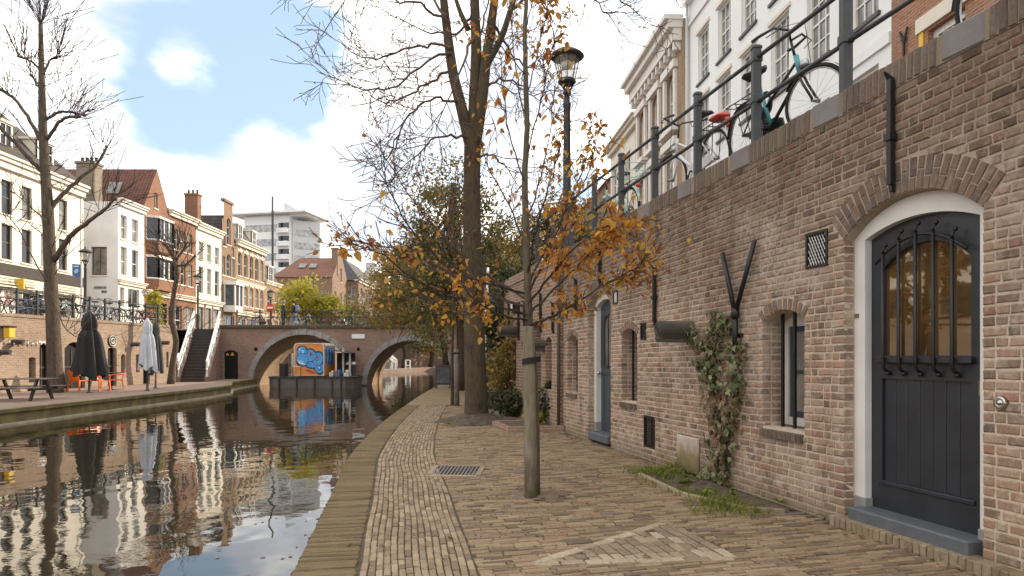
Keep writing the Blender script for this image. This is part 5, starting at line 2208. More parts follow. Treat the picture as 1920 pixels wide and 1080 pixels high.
facade(b10b, F, [(0, SZ), (2.6, SZ), (2.6, 7.8), (1.3, 10.8), (0, 7.8)], [dict(x0=.9, x1=1.7, z0=7.0, z1=8.8, nz=2)] + grid([.7, 1.9], .7, [(4.0, 6.0)], nz=2), 'white_wall')
body(b10b, F, 2.6, SZ, 7.8, 3, 'white_wall')
gable_roof_x(b10b, F, 2.6, 7.8, 10.9, 3.6, 'slate', -.1)
b11 = thing('townhouse', 'grey gabled house far off at the end of the street', 'house', (-27, 130, SZ))
F = frame(-29.6, 130, 0, 0)
facade(b11, F, [(0, SZ), (4.6, SZ), (4.6, 15.4), (2.3, 18.6), (0, 15.4)], [dict(x0=1.8, x1=2.9, z0=14.2, z1=16.0, nx=2, nz=2)] + grid([1.2, 3.3], 1.1, [(10.5, 12.6), (6.4, 8.6)], nz=2), 'tan_brick')
mb = MB()
mb.add([(-25, 130, SZ), (-25, 142, SZ), (-25, 142, 15.4), (-25, 130, 15.4)], [(0, 1, 2, 3)])
mb.at('side_wall', MT['tan_brick'], b11)
gable_roof_x(b11, F, 4.6, 15.4, 18.7, 12, 'roof_dark', .1)
b12 = thing('townhouse', 'low dark-roofed house beside the grey gabled house', 'house', (-22, 126, SZ))
F = frame(-25.4, 124, 0, 0)
facade(b12, F, rect(0, 9, SZ, 9.6), grid([1.5, 4, 6.5], 1.2, [(6.4, 8.8), (3.4, 5.4)], nz=2), 'tan_brick')
eave_roof(b12, F, 9, 9.6, 13.2, 8, 'roof_dark')

# -- white office block far behind
off = thing('office_block', 'white modern office block with balconies rising behind the gables', 'office', (-54, 160, SZ))
F = frame(-62, 158, 0, R(-12))
mb = MB(F)
mb.box(0, 11.5, 0, 12, 3, 33.5)
mb.at('front_block', MT['office_white'], off)
for k in range(8):
    mb = MB(F)
    mb.box(.4, 8.4, -.08, 0, 31.6 - 3.3 * k - 1.6, 31.6 - 3.3 * k)
    mb.at('window_band', MT['office_glass'], off)
for k in range(8):
    mb = MB(F)
    mb.box(8.7, 11.5, -1.0, .0, 30.6 - 3.0 * k - 1.1, 30.6 - 3.0 * k)
    mb.at('balcony', MT['office_white'], off)
for k in range(8):
    mb = MB(F)
    mb.box(8.8, 11.4, -.1, -.02, 30.6 - 3.0 * k, 31.9 - 3.0 * k)
    mb.at('balcony_opening', MT['pane'], off)
mb = MB(F)
mb.box(-1.5, 0, 2, 12, 3, 31)
mb.at('left_block', MT['office_grey'], off)
F2_ = frame(-50.3, 156.5, 0, R(28))
mb = MB(F2_)
mb.box(0, 6.2, 0, 8, 3, 32.6)
mb.box(-1.2, 0, .2, 3, 3, 31.6)
mb.at('right_block', MT['office_grey'], off)
for k in range(8):
    mb = MB(F2_)
    mb.box(.4, 5.8, -.08, 0, 30.6 - 3.0 * k - 1.5, 30.6 - 3.0 * k)
    mb.at('window_band', MT['office_glass'], off)
mb = MB(F)
mb.box(-3, 16.5, -1.8, 10, 33.9, 34.3)
mb.box(0, 15.5, .5, 9, 33.4, 33.9)
mb.at('roof_slab', MT['office_white'], off)
mb = MB(F)
mb.box(4, 12, 3, 9, 34.3, 35.4)
mb.add([(9.0, 2, 35.2), (12.5, 2, 35.2), (9.0, 2, 37), (9.0, 3, 35.2), (12.5, 3, 35.2), (9.0, 3, 37)], [(0, 1, 2), (3, 5, 4), (0, 2, 5, 3), (1, 4, 5, 2)])
mb.at('plant_room', MT['office_grey'], off)
mb = MB(F)
mb.box(8.35, 8.7, -2.2, -1.9, 3, 37.5)
mb.at('mast', MT['rail_iron'], off)
mb = MB()
mb.box(-58.6, -55.5, 131, 134, 3, 21)
low = thing('flat_block', 'grey flat-roofed block squeezed between the last left house and office', 'building', (-50, 130, SZ))
mb = MB()
mb.box(-46.5, -41, 128, 132, 3, 15)
mb.at('block', MT['office_grey'], low)
mb = MB()
for k in range(3):
    mb.box(-46, -41.6, 127.9, 128, 13.8 - 2.5 * k - 1.2, 13.8 - 2.5 * k)
mb.at('window_band', MT['pane'], low)

# ---- houses on the right-hand street
RA = math.atan2(-1, .086)
FR = frame(9.56, 0, 0, RA)
RK = math.sqrt(1 + .086 ** 2)
RZ = 3.2
rb = thing('townhouse', 'bright white plastered house with tall paned windows above the railing', 'house', (8, 21, RZ))
xs = [-d_ * RK for d_ in (15.9, 17.9, 20.0, 22.1, 24.1, 26.1)]
wins = grid(xs, 1.12, [(12.0, 13.9), (9.15, 11.3), (5.7, 8.0)], nx=3, nz=4, sill='rail_iron', pm='pane_light', mt=.035, y=.1)
facade(rb, FR, rect(-27.8 * RK, -14.9 * RK, RZ - .4, 16.2), wins, 'right_white')
mb = MB(FR)
mb.add([(-27.8 * RK, 0, RZ), (-27.8 * RK, 10, RZ), (-27.8 * RK, 10, 16.2), (-27.8 * RK, 0, 16.2), (-14.9 * RK, 10, 16.2), (-14.9 * RK, 0, 16.2), (-14.9 * RK, 0, RZ), (-14.9 * RK, 10, RZ)], [(0, 1, 2, 3), (3, 2, 4, 5), (5, 4, 7, 6)])
mb.at('side_walls', MT['right_white'], rb)
cornice(rb, FR, -27.9 * RK, -14.9 * RK, 16.5, .9, .6, 'right_white')
mb = MB(FR)
mb.box(-27.8 * RK, -14.9 * RK, -.08, 0, 14.7, 14.85)
mb.box(-16.6 * RK, -14.9 * RK, -.06, 0, 8.25, 8.5)
mb.at('string_course', MT['right_white'], rb)
mb = MB(FR)
mb.tube([(-27.6 * RK, -.12, 3.2), (-27.6 * RK, -.12, 15.6)], .06, 8)
mb.at('rain_pipe', MT['office_grey'], rb, True)
for xx in xs:
    for zz in (13.9, 11.3):
        mb = MB(FR)
        mb.box(xx - .68, xx + .68, -.06, -.0, zz + .04, zz + .16)
        mb.at('hood_mould', MT['trim'], rb)

ro = thing('townhouse', 'orange brick house with cream lintel at upper right', 'house', (8.4, 12, RZ))
wins = [dict(x0=-13.75 * RK, x1=-12.75 * RK, z0=5.6, z1=7.95, nx=2, nz=3, sill='trim', fw=.13), dict(x0=-11.2 * RK, x1=-10.2 * RK, z0=5.6, z1=7.95, nx=2, nz=3, sill='trim', fw=.13)] + grid([-13.25 * RK, -10.7 * RK], 1.0, [(9.4, 11.6), (12.6, 14.4)], nz=2, nx=2)
facade(ro, FR, rect(-14.88 * RK, -4 * RK, RZ - .4, 15.5), wins, 'red_brick_r')
body(ro, frame(9.56 - .086 * 4, 4, 0, RA) @ Matrix.Translation((-10.9, 0, 0)), 10.9, RZ, 15.4, 9, 'red_brick_r')
for xx in (-13.25 * RK, -10.7 * RK):
    mb = MB(FR)
    mb.box(xx - .8, xx + .8, -.06, 0, 8.0, 8.3)
    mb.at('lintel', MT['trim'], ro)
mb = MB(FR)
mb.box(-13.98 * RK, -13.86 * RK, -.03, 0, 7.6, 8.15)
mb.at('corner_stone', MT['yellow'], ro)
mb = MB(FR)
xk = -14.42 * RK
mb.tube([(xk, -.05, 7.45), (xk, -.05, 8.15)], .03, 6)
mb.tube([(xk, -.05, 8.0), (xk - .12, -.05, 8.3)], .028, 6)
mb.tube([(xk, -.05, 8.0), (xk + .12, -.05, 8.3)], .028, 6)
mb.at('wall_anchor', MT['iron'], ro)

rc = thing('townhouse', 'ornate cream and brick house with heavy bracketed cornice', 'house', (6.6, 32, RZ))
FRc = FR @ Matrix.Translation((0, -.25, 0))
xs = [-d_ * RK for d_ in (29.2, 31.4, 33.6)]
wins = grid(xs, 1.1, [(11.2, 13.4), (7.9, 10.2), (4.6, 6.8)], nx=2, nz=2, rise=.35, pm='pane_light')
facade(rc, FRc, rect(-34.9 * RK, -27.85 * RK, RZ - .4, 14.6), wins, 'tan_brick')
mb = MB(FRc)
mb.add([(-34.9 * RK, 0, RZ), (-34.9 * RK, 9, RZ), (-34.9 * RK, 9, 15.2), (-34.9 * RK, 0, 15.2), (-27.85 * RK, 9, 15.2), (-27.85 * RK, 0, 15.2)], [(0, 1, 2, 3), (3, 2, 4, 5)])
mb.at('side_walls', MT['trim'], rc)
cornice(rc, FRc, -35.0 * RK, -27.85 * RK, 15.3, 1.0, .75, 'white_wall')
for xx in xs:
    for z0_, z1_ in ((11.2, 13.4), (7.9, 10.2), (4.6, 6.8)):
        mb = MB(FRc)
        mb.box(xx - .8, xx - .58, -.12, 0, z0_ - .2, z1_)
        mb.box(xx + .58, xx + .8, -.12, 0, z0_ - .2, z1_)
        mb.box(xx - .9, xx + .9, -.2, 0, z1_ + .02, z1_ + .35)
        mb.box(xx - .9, xx + .9, -.3, 0, z0_ - .4, z0_ - .2)
        mb.at('window_surround', MT['white_wall'], rc)
for i in range(12):
    xx = -34.7 * RK + i * .6
    mb = MB(FRc)
    mb.prism([(xx, 13.95), (xx + .16, 13.95), (xx + .16, 14.28), (xx, 14.28)], -.3, 0)
    mb.at('bracket', MT['white_wall'], rc)

rd = thing('townhouse', 'plain cream house beyond the ornate cornice on the right street', 'house', (6.2, 39, RZ))
FRd = FR @ Matrix.Translation((0, .0, 0))
facade(rd, FRd, rect(-41.5 * RK, -34.95 * RK, RZ - .4, 13.6), grid([-d_ * RK for d_ in (37.4, 39, 40.6)], 1.0, [(10.6, 12.6), (7.4, 9.6), (4.2, 6.4)], nz=2, nx=2), 'cream')
mb = MB(FRd)
mb.add([(-41.5 * RK, 0, RZ), (-41.5 * RK, 9, RZ), (-41.5 * RK, 9, 13.6), (-41.5 * RK, 0, 13.6)], [(0, 1, 2, 3)])
mb.at('side_wall', MT['cream'], rd)
eave_roof(rd, FRd @ Matrix.Translation((-41.5 * RK, 0, 0)), 6.5 * RK, 13.6, 15.6, 9, 'roof_dark')
cornice(rd, FRd, -41.5 * RK, -34.95 * RK, 13.9, .5, .5, 'cream')
re_ = thing('townhouse', 'brown brick house furthest along the right street', 'house', (5.2, 48, RZ))
facade(re_, FRd, rect(-55 * RK, -41.6 * RK, RZ - .4, 12.2), grid([-d_ * RK for d_ in (43, 45.5, 48, 50.5, 53)], 1.1, [(8.8, 11.0), (5.0, 7.4)], nz=2, nx=2), 'brown_brick')
eave_roof(re_, FRd @ Matrix.Translation((-55 * RK, 0, 0)), 13.4 * RK, 12.2, 15.4, 9, 'roof_red2')

# ================================================================== OBJECTS
# ---- railings
def post(parent, P, h, w, m, cap=True, band=()):
    mb = MB(Matrix.Translation(P))
    mb.bbox(-w / 2, w / 2, -w / 2, w / 2, 0, h, .006)
    for z in band:
        mb.bbox(-w * .62, w * .62, -w * .62, w * .62, z - .045, z + .045, .008)
    if cap:
        mb.bbox(-w * .62, w * .62, -w * .62, w * .62, h - .15, h - .09, .008)
        mb.bbox(-w * .6, w * .6, -w * .6, w * .6, h - .02, h + .03, .015)
    return mb.at('post', m, parent)


rr = thing('railing', 'black iron street railing on top of the near wharf wall', 'railing', (2.5, 8, 3.5))
pd = POSTD + [12.65, 13.75, 14.85, 15.95] + [4.3]
pd.sort()
rows = [[], []]
for d_ in pd:
    P = FW @ Vector((-d_ * WK, .12, cop(d_) - .01))
    post(rr, P, 1.03, .085, MT['rail_iron'], True, (.5,))
    rows[0].append(P + Vector((0, 0, .93)))
    rows[1].append(P + Vector((0, 0, .47)))
for k in range(2):
    for pa, pb in zip(rows[k][:-1], rows[k][1:]):
        mb = MB()
        mb.tube([pa, pb], .0215, 8)
        mb.at('rail', MT['rail_iron'], rr, True)

lr = thing('railing', 'dark railing crowded with bicycles along the left street', 'railing', (-19, 28, LTOP))
prev = None
for i in range(20):
    d_ = 18.0 + i * .98
    P = FL @ Vector((d_ * LKK, .14, LTOP))
    post(lr, P, 1.0, .075, MT['rail_dark'])
    if prev is not None:
        for z in (.28, .6, .93):
            mb = MB()
            mb.tube([prev + Vector((0, 0, z)), P + Vector((0, 0, z))], .024, 6)
            mb.at('rail', MT['rail_dark'], lr)
    prev = P

br = thing('railing', 'thin dark railing along the near side of the bridge', 'railing', (-9, 42.2, 3.32))
prev = None
for i in range(14):
    P = Vector((-17.0 + i * 1.42, BD0 + .2, 3.32))
    post(br, P, .95, .07, MT['rail_dark'])
    if prev is not None:
        for z in (.5, .88):
            mb = MB()
            mb.tube([prev + Vector((0, 0, z)), P + Vector((0, 0, z))], .022, 6)
            mb.at('rail', MT['rail_dark'], br)
    prev = P

# ---- lanterns on posts
def street_lamp(label, P, h, k=1.0, sign=False):
    o = thing('street_lamp', label, 'street lamp', P, 'lantern posts along the streets')
    mb = MB()
    mb.lathe([(.17 * k, 0), (.17 * k, .12), (.135 * k, .2), (.12 * k, h * .26), (.125 * k, h * .27), (.085 * k, h * .29), (.075 * k, h * .3), (.062 * k, h * .7), (.075 * k, h * .71), (.075 * k, h * .72), (.055 * k, h * .73), (.05 * k, h - .98 * k), (.075 * k, h - .97 * k), (.08 * k, h - .93 * k), (.045 * k, h - .9 * k)], 12)
    mb.build('post', MT['rail_dark'], o, True)
    mb = MB()
    for i in range(4):
        a_ = math.pi / 2 * i + .4
        c_, s_ = math.cos(a_), math.sin(a_)
        mb.tube([(.03 * k * c_, .03 * k * s_, h - .92 * k), (.09 * k * c_, .09 * k * s_, h - .85 * k), (.12 * k * c_, .12 * k * s_, h - .77 * k)], .018 * k, 5)
    mb.lathe([(.145 * k, h - .78 * k), (.17 * k, h - .755 * k), (.165 * k, h - .72 * k), (.15 * k, h - .70 * k)], 16)
    mb.build('bracket', MT['rail_dark'], o)
    mb = MB()
    mb.lathe([(.145 * k, h - .70 * k), (.235 * k, h - .30 * k)], 8)
    g_ = mb.build('lantern_glass', MT['lamp_glass'], o)
    mb = MB()
    for i in range(8):
        a_ = math.pi / 4 * i
        c_, s_ = math.cos(a_), math.sin(a_)
        mb.tube([(.148 * k * c_, .148 * k * s_, h - .70 * k), (.238 * k * c_, .238 * k * s_, h - .30 * k)], .008 * k, 4)
    mb.build('glazing_bars', MT['rail_dark'], g_)
    mb = MB()
    mb.lathe([(.05 * k, h - .36 * k), (.12 * k, h - .40 * k), (.10 * k, h - .48 * k), (0, h - .52 * k)], 12)
    mb.build('burner', MT['sign_white'], o, True)
    mb = MB()
    mb.lathe([(.235 * k, h - .31 * k), (.30 * k, h - .30 * k), (.325 * k, h - .275 * k), (.30 * k, h - .24 * k), (.20 * k, h - .17 * k), (.09 * k, h - .125 * k), (.04 * k, h - .10 * k), (.03 * k, h - .07 * k), (.045 * k, h - .035 * k), (.02 * k, h - .0), (0, h)], 16)
    mb.build('cap', MT['rail_dark'], o, True)
    if sign:
        mb = MB(Matrix.Translation((0, -.12 * k, h - 1.45)) @ Matrix.Rotation(R(90), 4, 'X'))
        mb.lathe([(.3, -.01), (.3, .01), (0, .01)], 20)
        s_ = mb.build('no_entry_disc', MT['sign_red'], o)
        mb = MB()
        mb.box(-.22, .22, -.14 * k - .01, -.12 * k, h - 1.51, h - 1.39)
        mb.build('sign_bar', MT['sign_white'], s_)
    return o


street_lamp('tall lantern lamp post behind the near railing, above the orange tree', (1.127, 14.0, cop(14) - .03), 4.53, 1.1)
street_lamp('lantern lamp post on the left street in front of the white corner house', (-21.25, 34, LTOP - .05), 3.85, .95)
street_lamp('lantern lamp post at the top of the left quay steps', (-19.6, 42.6, LTOP - .05), 3.6, .9)
street_lamp('lantern lamp post with a red no-entry disc at the left bridge end', (-18.2, 51.5, LTOP - .05), 3.5, .9, True)

# ---- bicycles
def make_bike(fm, steer=0.0, basket=None):
    o = bpy.data.objects.new('bicycle', None)
    col.objects.link(o)
    rw, fw_ = Vector((-.53, 0, .345)), Vector((.57, 0, .345))

    def wheel(c, ang):
        mb = MB(Matrix.Translation(c) @ Matrix.Rotation(ang, 4, 'Z'))
        mb.cur = 0
        mb.torus((0, 0, 0), .328, .019, 'Y', 32, 6)
        mb.cur = 1
        mb.torus((0, 0, 0), .303, .009, 'Y', 28, 4)
        mb.tube([(0, -.05, 0), (0, .05, 0)], .022, 8)
        for i in range(18):
            a_ = 2 * math.pi * i / 18
            mb.tube([(.02 * math.cos(a_ + .6), .02 * (-1) ** i, .02 * math.sin(a_ + .6)), (.3 * math.cos(a_), 0, .3 * math.sin(a_))], .0016, 3, False)
        mb.build('wheel', [MT['tyre'], MT['chrome']], o, True)
        mb = MB(Matrix.Translation(c) @ Matrix.Rotation(ang, 4, 'Z'))
        a0, a1 = (-.1, 3.0) if ang == 0 and c.x < 0 else (.35, 2.6)
        pts = [(.362 * math.cos(a0 + (a1 - a0) * i / 12), 0, .362 * math.sin(a0 + (a1 - a0) * i / 12)) for i in range(13)]
        for p, q in zip(pts[:-1], pts[1:]):
            mb.add([(p[0], -.026, p[2]), (p[0], .026, p[2]), (q[0], .026, q[2]), (q[0], -.026, q[2])], [(0, 1, 2, 3)])
        mb.build('mudguard', fm, o)
    wheel(rw, 0)
    bb, seat, ht, hb = Vector((-.08, 0, .30)), Vector((-.25, 0, .80)), Vector((.37, 0, .86)), Vector((.42, 0, .66))
    mb = MB()
    mb.tube([bb, seat], .017, 8)
    mb.tube([bb, hb], .019, 8)
    mb.tube([bb + (seat - bb) * .45, ht + (hb - ht) * .3], .015, 8)
    mb.tube([hb, ht], .021, 8)
    for s_ in (-.045, .045):
        mb.tube([bb + Vector((0, s_ * .6, 0)), rw + Vector((0, s_, 0))], .011, 6)
        mb.tube([seat + Vector((.03, s_ * .5, -.12)), rw + Vector((0, s_, 0))], .009, 6)
    mb.build('frame', fm, o, True)
    S = Matrix.Translation(hb) @ Matrix.Rotation(steer, 4, 'Z') @ Matrix.Translation(-hb)
    mb = MB(S)
    for s_ in (-.045, .045):
        mb.tube([hb + Vector((.0, s_, .0)), hb + Vector((.05, s_, -.12)), fw_ + Vector((0, s_, 0))], .013, 6)
    mb.tube([hb + Vector((0, -.045, 0)), hb + Vector((0, .045, 0))], .014, 6)
    mb.build('fork', fm, o, True)
    wheel(S @ fw_, steer)
    mb = MB(S)
    top = Vector((.335, 0, 1.02))
    mb.tube([ht, top], .014, 6)
    for s_ in (-1, 1):
        mb.tube([top, top + Vector((.06, s_ * .1, .06)), top + Vector((.0, s_ * .25, .08)), top + Vector((-.16, s_ * .29, .05)), top + Vector((-.24, s_ * .28, .04))], [.012, .012, .012, .016, .016], 6)
        mb.tube([top + Vector((.02, s_ * .22, .08)), top + Vector((.05, s_ * .27, .03)), top + Vector((-.06, s_ * .3, .0))], .006, 4)
    mb.tube([top + Vector((.03, -.2, .08)), top + Vector((.2, -.05, .1)), hb + Vector((.12, 0, .1)), hb + Vector((.1, 0, -.1))], .004, 4)
    mb.build('handlebar', MT['bike_black'], o, True)
    mb = MB(S)
    mb.blob((.47, 0, .74), .05, .045, .05, 10, 6)
    mb.build('headlamp', MT['chrome'], o, True)
    mb = MB()
    mb.tube([seat, Vector((-.275, 0, .93))], .012, 6)
    vs = []
    for x_, w_, z_ in ((-.42, .10, .955), (-.36, .115, .975), (-.28, .085, .965), (-.2, .04, .96), (-.12, .022, .955)):
        vs += [(x_, -w_, z_ - .02), (x_, -w_ * .6, z_ + .012), (x_, w_ * .6, z_ + .012), (x_, w_, z_ - .02), (x_, 0, z_ - .06)]
    fs = []
    for i in range(4):
        for j in range(5):
            fs.append((i * 5 + j, i * 5 + (j + 1) % 5, (i + 1) * 5 + (j + 1) % 5, (i + 1) * 5 + j))
    fs += [(4, 3, 2, 1, 0), (20, 21, 22, 23, 24)]
    mb.add(vs, fs)
    mb.build('saddle', MT['saddle'], o, True)
    mb = MB()
    for s_ in (-.06, .06):
        mb.tube([(-.30, s_, .74), (-.82, s_, .74)], .007, 5)
        mb.tube([(-.62, s_, .74), rw + Vector((0, s_ * .8, 0))], .006, 5)
    for x_ in (-.35, -.5, -.66, -.82):
        mb.tube([(x_, -.06, .74), (x_, .06, .74)], .006, 5)
    mb.build('rack', MT['bike_black'], o)
    mb = MB()
    mb.prism([(-.56, .31), (-.54, .39), (-.08, .40), (.03, .36), (.05, .29), (-.04, .22), (-.1, .22)], .045, .07)
    mb.build('chain_case', fm, o)
    mb = MB()
    mb.tube([(-.08, -.1, .30), (-.08, .1, .30)], .012, 6)
    mb.tube([(-.08, .1, .30), (.02, .1, .17)], .01, 5)
    mb.tube([(-.08, -.1, .30), (-.18, -.1, .43)], .01, 5)
    mb.box(-.03, .07, .1, .19, .155, .18)
    mb.box(-.23, -.13, -.19, -.1, .42, .445)
    mb.build('pedals', MT['bike_black'], o)
    mb = MB()
    mb.blob((-.87, 0, .64), .03, .05, .035, 8, 5)
    mb.build('rear_light', MT['lens_red'], o, True)
    if basket == 'bag':
        mb = MB()
        mb.bbox(-.8, -.55, -.09, .09, .755, .83, .03)
        mb.build('rack_bag', MT['lens_red'], o)
    if basket == 'basket':
        mb = MB()
        for z_, w_ in ((.76, .15), (.88, .17), (1.0, .19)):
            mb.tube([(-.85, -w_, z_), (-.42, -w_, z_), (-.42, w_, z_), (-.85, w_, z_), (-.85, -w_, z_)], .006, 4)
        for i in range(6):
            x_ = -.85 + .43 * i / 5
            mb.tube([(x_, -.15, .76), (x_, -.19, 1.0)], .004, 4)
            mb.tube([(x_, .15, .76), (x_, .19, 1.0)], .004, 4)
        mb.build('basket', fm, o)
    return o


def set_bike(o, P, rz, lean, label, group=None):
    o.location = P
    o.rotation_euler = (lean, 0, rz)
    meta(o, label, 'bicycle', group)


def wall_P(d_, y):
    return FW @ Vector((-d_ * WK, y, cop(d_) - .03))


bk = make_bike(MT['bike_black'], .3)
set_bike(bk, wall_P(7.10, .40), WA, R(4), 'teal ladies bicycle leaning on the near railing, front wheel turned', 'bicycles along the near railing')
mb = MB()
for i in range(3):
    mb.torus((-.2, .03, .62 - .03 * i), .085 + .01 * i, .012, 'Y', 18, 6)
mb.build('chain_lock', MT['bike_black'], bk)
mb = MB()
mb.tube([(-.085, 0, .31), (-.25, 0, .80)], .0205, 10)
mb.build('seat_tube', MT['teal'], bk, True)
mb = MB()
mb.tube([(.42, 0, .66), (.372, 0, .855)], .026, 10)
mb.build('head_tube', MT['teal'], bk, True)
bw = make_bike(MT['bike_white'], .2, 'bag')
set_bike(bw, wall_P(8.80, .42), WA + math.pi, R(-4), 'white bicycle with red rack bag behind the near railing', 'bicycles along the near railing')
bm_ = make_bike(MT['mint'], 0, 'basket')
set_bike(bm_, wall_P(11.3, .45), WA + math.pi, R(-4), 'mint green bicycle with wire basket near the lamp post', 'bicycles along the near railing')
bb_ = make_bike(MT['bike_black'], .1)
set_bike(bb_, wall_P(4.25, .5), WA, R(4), 'black bicycle showing only a wheel at the top right corner', 'bicycles along the near railing')

cols_ = ['bike_black', 'bike_grey', 'bike_red', 'bike_white', 'bike_blue', 'bike_black', 'mint', 'bike_black', 'bike_grey', 'bike_black', 'bike_white', 'bike_blue', 'bike_black', 'bike_grey', 'bike_red', 'bike_black']
cname = {'bike_black': 'black', 'bike_grey': 'grey', 'bike_red': 'red', 'bike_white': 'white', 'bike_blue': 'blue', 'mint': 'mint green'}
protos = {}
ordn = ['first', 'second', 'third', 'fourth', 'fifth', 'sixth', 'seventh', 'eighth', 'ninth', 'tenth', 'eleventh', 'twelfth', 'thirteenth', 'fourteenth', 'fifteenth', 'sixteenth']


def bike_copy(cn):
    if cn not in protos:
        protos[cn] = make_bike(MT[cn])
        return protos[cn]
    return copy_tree(protos[cn])


rb_ = random.Random(21)
for i in range(16):
    d_ = 24.9 + i * .74
    o = bike_copy(cols_[i])
    rz_ = LA + (math.pi if rb_.random() < .5 else 0) + rb_.uniform(-.25, .25)
    P = FL @ Vector((d_ * LKK, .5 + .22 * (i % 2), LTOP - .05))
    set_bike(o, P, rz_, rb_.uniform(-.12, .12), '%s bicycle on the left street railing, %s from the left' % (cname[cols_[i]], ordn[i]), 'bicycles along the left street railing')
c2_ = ['bike_grey', 'bike_black', 'bike_white', 'bike_black', 'bike_red', 'bike_black', 'bike_grey', 'bike_black', 'bike_blue', 'bike_black']
for i in range(10):
    o = bike_copy(c2_[i])
    X_ = [-16.3, -15.5, -13.1, -12.2, -11.4, -10.5, -9.6, -8.8, -7.9, -7.0][i]
    set_bike(o, Vector((X_, BD0 + .75 + .15 * (i % 2), 3.2)), (math.pi if i % 3 == 0 else 0) + rb_.uniform(-.2, .2), rb_.uniform(-.1, .1),
             '%s bicycle parked on the bridge railing, %s from the left' % (cname[c2_[i]], ordn[i]), 'bicycles parked on the bridge')

# ---- people on the bridge
def skinned(name, pts, edges, mat, parent, sub=1):
    me = bpy.data.meshes.new(name)
    me.from_pydata([p[:3] for p in pts], edges, [])
    me.materials.append(mat)
    o = link(name, me, parent)
    bm = bmesh.new()
    bm.from_mesh(me)
    ly = bm.verts.layers.skin.verify()
    for v_, p in zip(bm.verts, pts):
        v_[ly].radius = (p[3], p[4] if len(p) > 4 else p[3])
        v_[ly].use_root = False
    bm.verts.ensure_lookup_table()
    bm.verts[0][ly].use_root = True
    bm.to_mesh(me)
    bm.free()
    o.modifiers.new('skin', 'SKIN').use_smooth_shade = True
    s_ = o.modifiers.new('sub', 'SUBSURF')
    s_.levels = s_.render_levels = sub
    return o


def person(label, P, rz, coat, legs, hair, stride=.12, pack=None, long_coat=False):
    o = thing('person', label, 'person', P, None, rz)
    # body faces +x
    b = [(0, 0, .95, .12, .15), (0, 0, 1.15, .11, .14), (.01, 0, 1.38, .11, .17), (.02, 0, 1.47, .06), (.03, 0, 1.55, .055), (.05, 0, 1.64, .095, .08), (.05, 0, 1.70, .075, .07),
         (.0, .19, 1.41, .055), (-.04, .23, 1.14, .042), (.07, .22, .92, .035), (.1, .22, .84, .035, .02), (.0, -.19, 1.41, .055), (.05, -.23, 1.14, .042), (.15, -.2, .94, .035), (.19, -.19, .87, .035, .02),
         (0, .09, .88, .09), (stride * .6, .09, .5, .065), (stride * .5, .09, .08, .045), (stride * .5 + .15, .09, .04, .04, .03), (0, -.09, .88, .09), (-stride * .3, -.09, .5, .065), (-stride * 1.3, -.09, .1, .045), (-stride * 1.3 + .14, -.09, .04, .04, .03)]
    e = [(0, 1), (1, 2), (2, 3), (3, 4), (4, 5), (5, 6), (2, 7), (7, 8), (8, 9), (9, 10), (2, 11), (11, 12), (12, 13), (13, 14), (0, 15), (15, 16), (16, 17), (17, 18), (0, 19), (19, 20), (20, 21), (21, 22)]
    skinned('body', b, e, MT['skin'], o)
    k = .022
    low = .72 if not long_coat else .5
    cp = [(0, 0, low, .16, .19), (0, 0, .98, .15, .18), (0, 0, 1.16, .14, .17), (.01, 0, 1.38, .135, .2), (.02, 0, 1.48, .085)] + [(x, y, z, r_[0] + k) for x, y, z, *r_ in (b[7], b[8], b[9], b[11], b[12], b[13])]
    skinned('jacket', cp, [(0, 1), (1, 2), (2, 3), (3, 4), (3, 5), (5, 6), (6, 7), (3, 8), (8, 9), (9, 10)], MT[coat], o)
    tp = [(0, 0, .95, .13, .16)] + [(x, y, z, r_[0] + k) for x, y, z, *r_ in (b[15], b[16], b[17], b[19], b[20], b[21])]
    skinned('trousers', tp, [(0, 1), (1, 2), (2, 3), (0, 4), (4, 5), (5, 6)], MT[legs], o)
    for q in ((17, 18), (21, 22)):
        mb = MB()
        a_, c_ = b[q[0]], b[q[1]]
        mb.bbox(a_[0] - .06, c_[0] + .05, a_[1] - .045, a_[1] + .045, 0, .09, .02)
        mb.build('shoe', MT['sign_black'], o)
    mb = MB()
    mb.blob((.03, 0, 1.69), .115, .095, .10, 12, 8)
    mb.build('hair', MT[hair], o, True)
    mb = MB()
    mb.blob((.155, 0, 1.63), .022, .016, .03, 8, 5)
    mb.build('nose', MT['skin'], o, True)
    if pack:
        mb = MB()
        mb.bbox(-.34, -.13, -.15, .15, 1.02, 1.45, .05)
        mb.build('backpack', MT[pack], o)
    return o


person('person in a long dark green coat standing on the bridge', (-14.6, 43.6, 3.2), R(20), 'coat_green', 'trousers', 'hair', .05, None, True)
person('person in light jeans with a blue-grey backpack walking on the bridge', (-13.95, 43.7, 3.2), R(170), 'coat_dark', 'jeans', 'hair_dark', .2, 'backpack')

# ---- signs by the left street
sg = thing('hanging_sign', 'blue banner sign with white emblem on a pole by the corner house', 'sign', (-26.3, 41.7, SZ))
mb = MB()
mb.tube([(-26.3, 41.7, SZ), (-26.3, 41.7, 7.3)], .045, 8)
mb.at('pole', MT['office_grey'], sg)
mb = MB()
mb.prism([(-26.85, 6.35), (-26.35, 6.15), (-26.35, 7.0), (-26.85, 7.05)], 41.67, 41.73)
pn = mb.at('panel', MT['sign_blue'], sg)
mb = MB()
mb.torus((-26.58, 41.65, 6.6), .1, .022, 'Y', 16, 5)
mb.box(-26.75, -26.45, 41.655, 41.668, 6.86, 6.92)
mb.tube([(-26.66, 41.65, 6.45), (-26.52, 41.65, 6.72)], .02, 5)
mb.at('emblem', MT['sign_white'], pn)
ys = thing('shop_sign', 'small yellow shop sign on the shop front at far left', 'sign', (-28.5, 39.6, 5.6))
mb = MB()
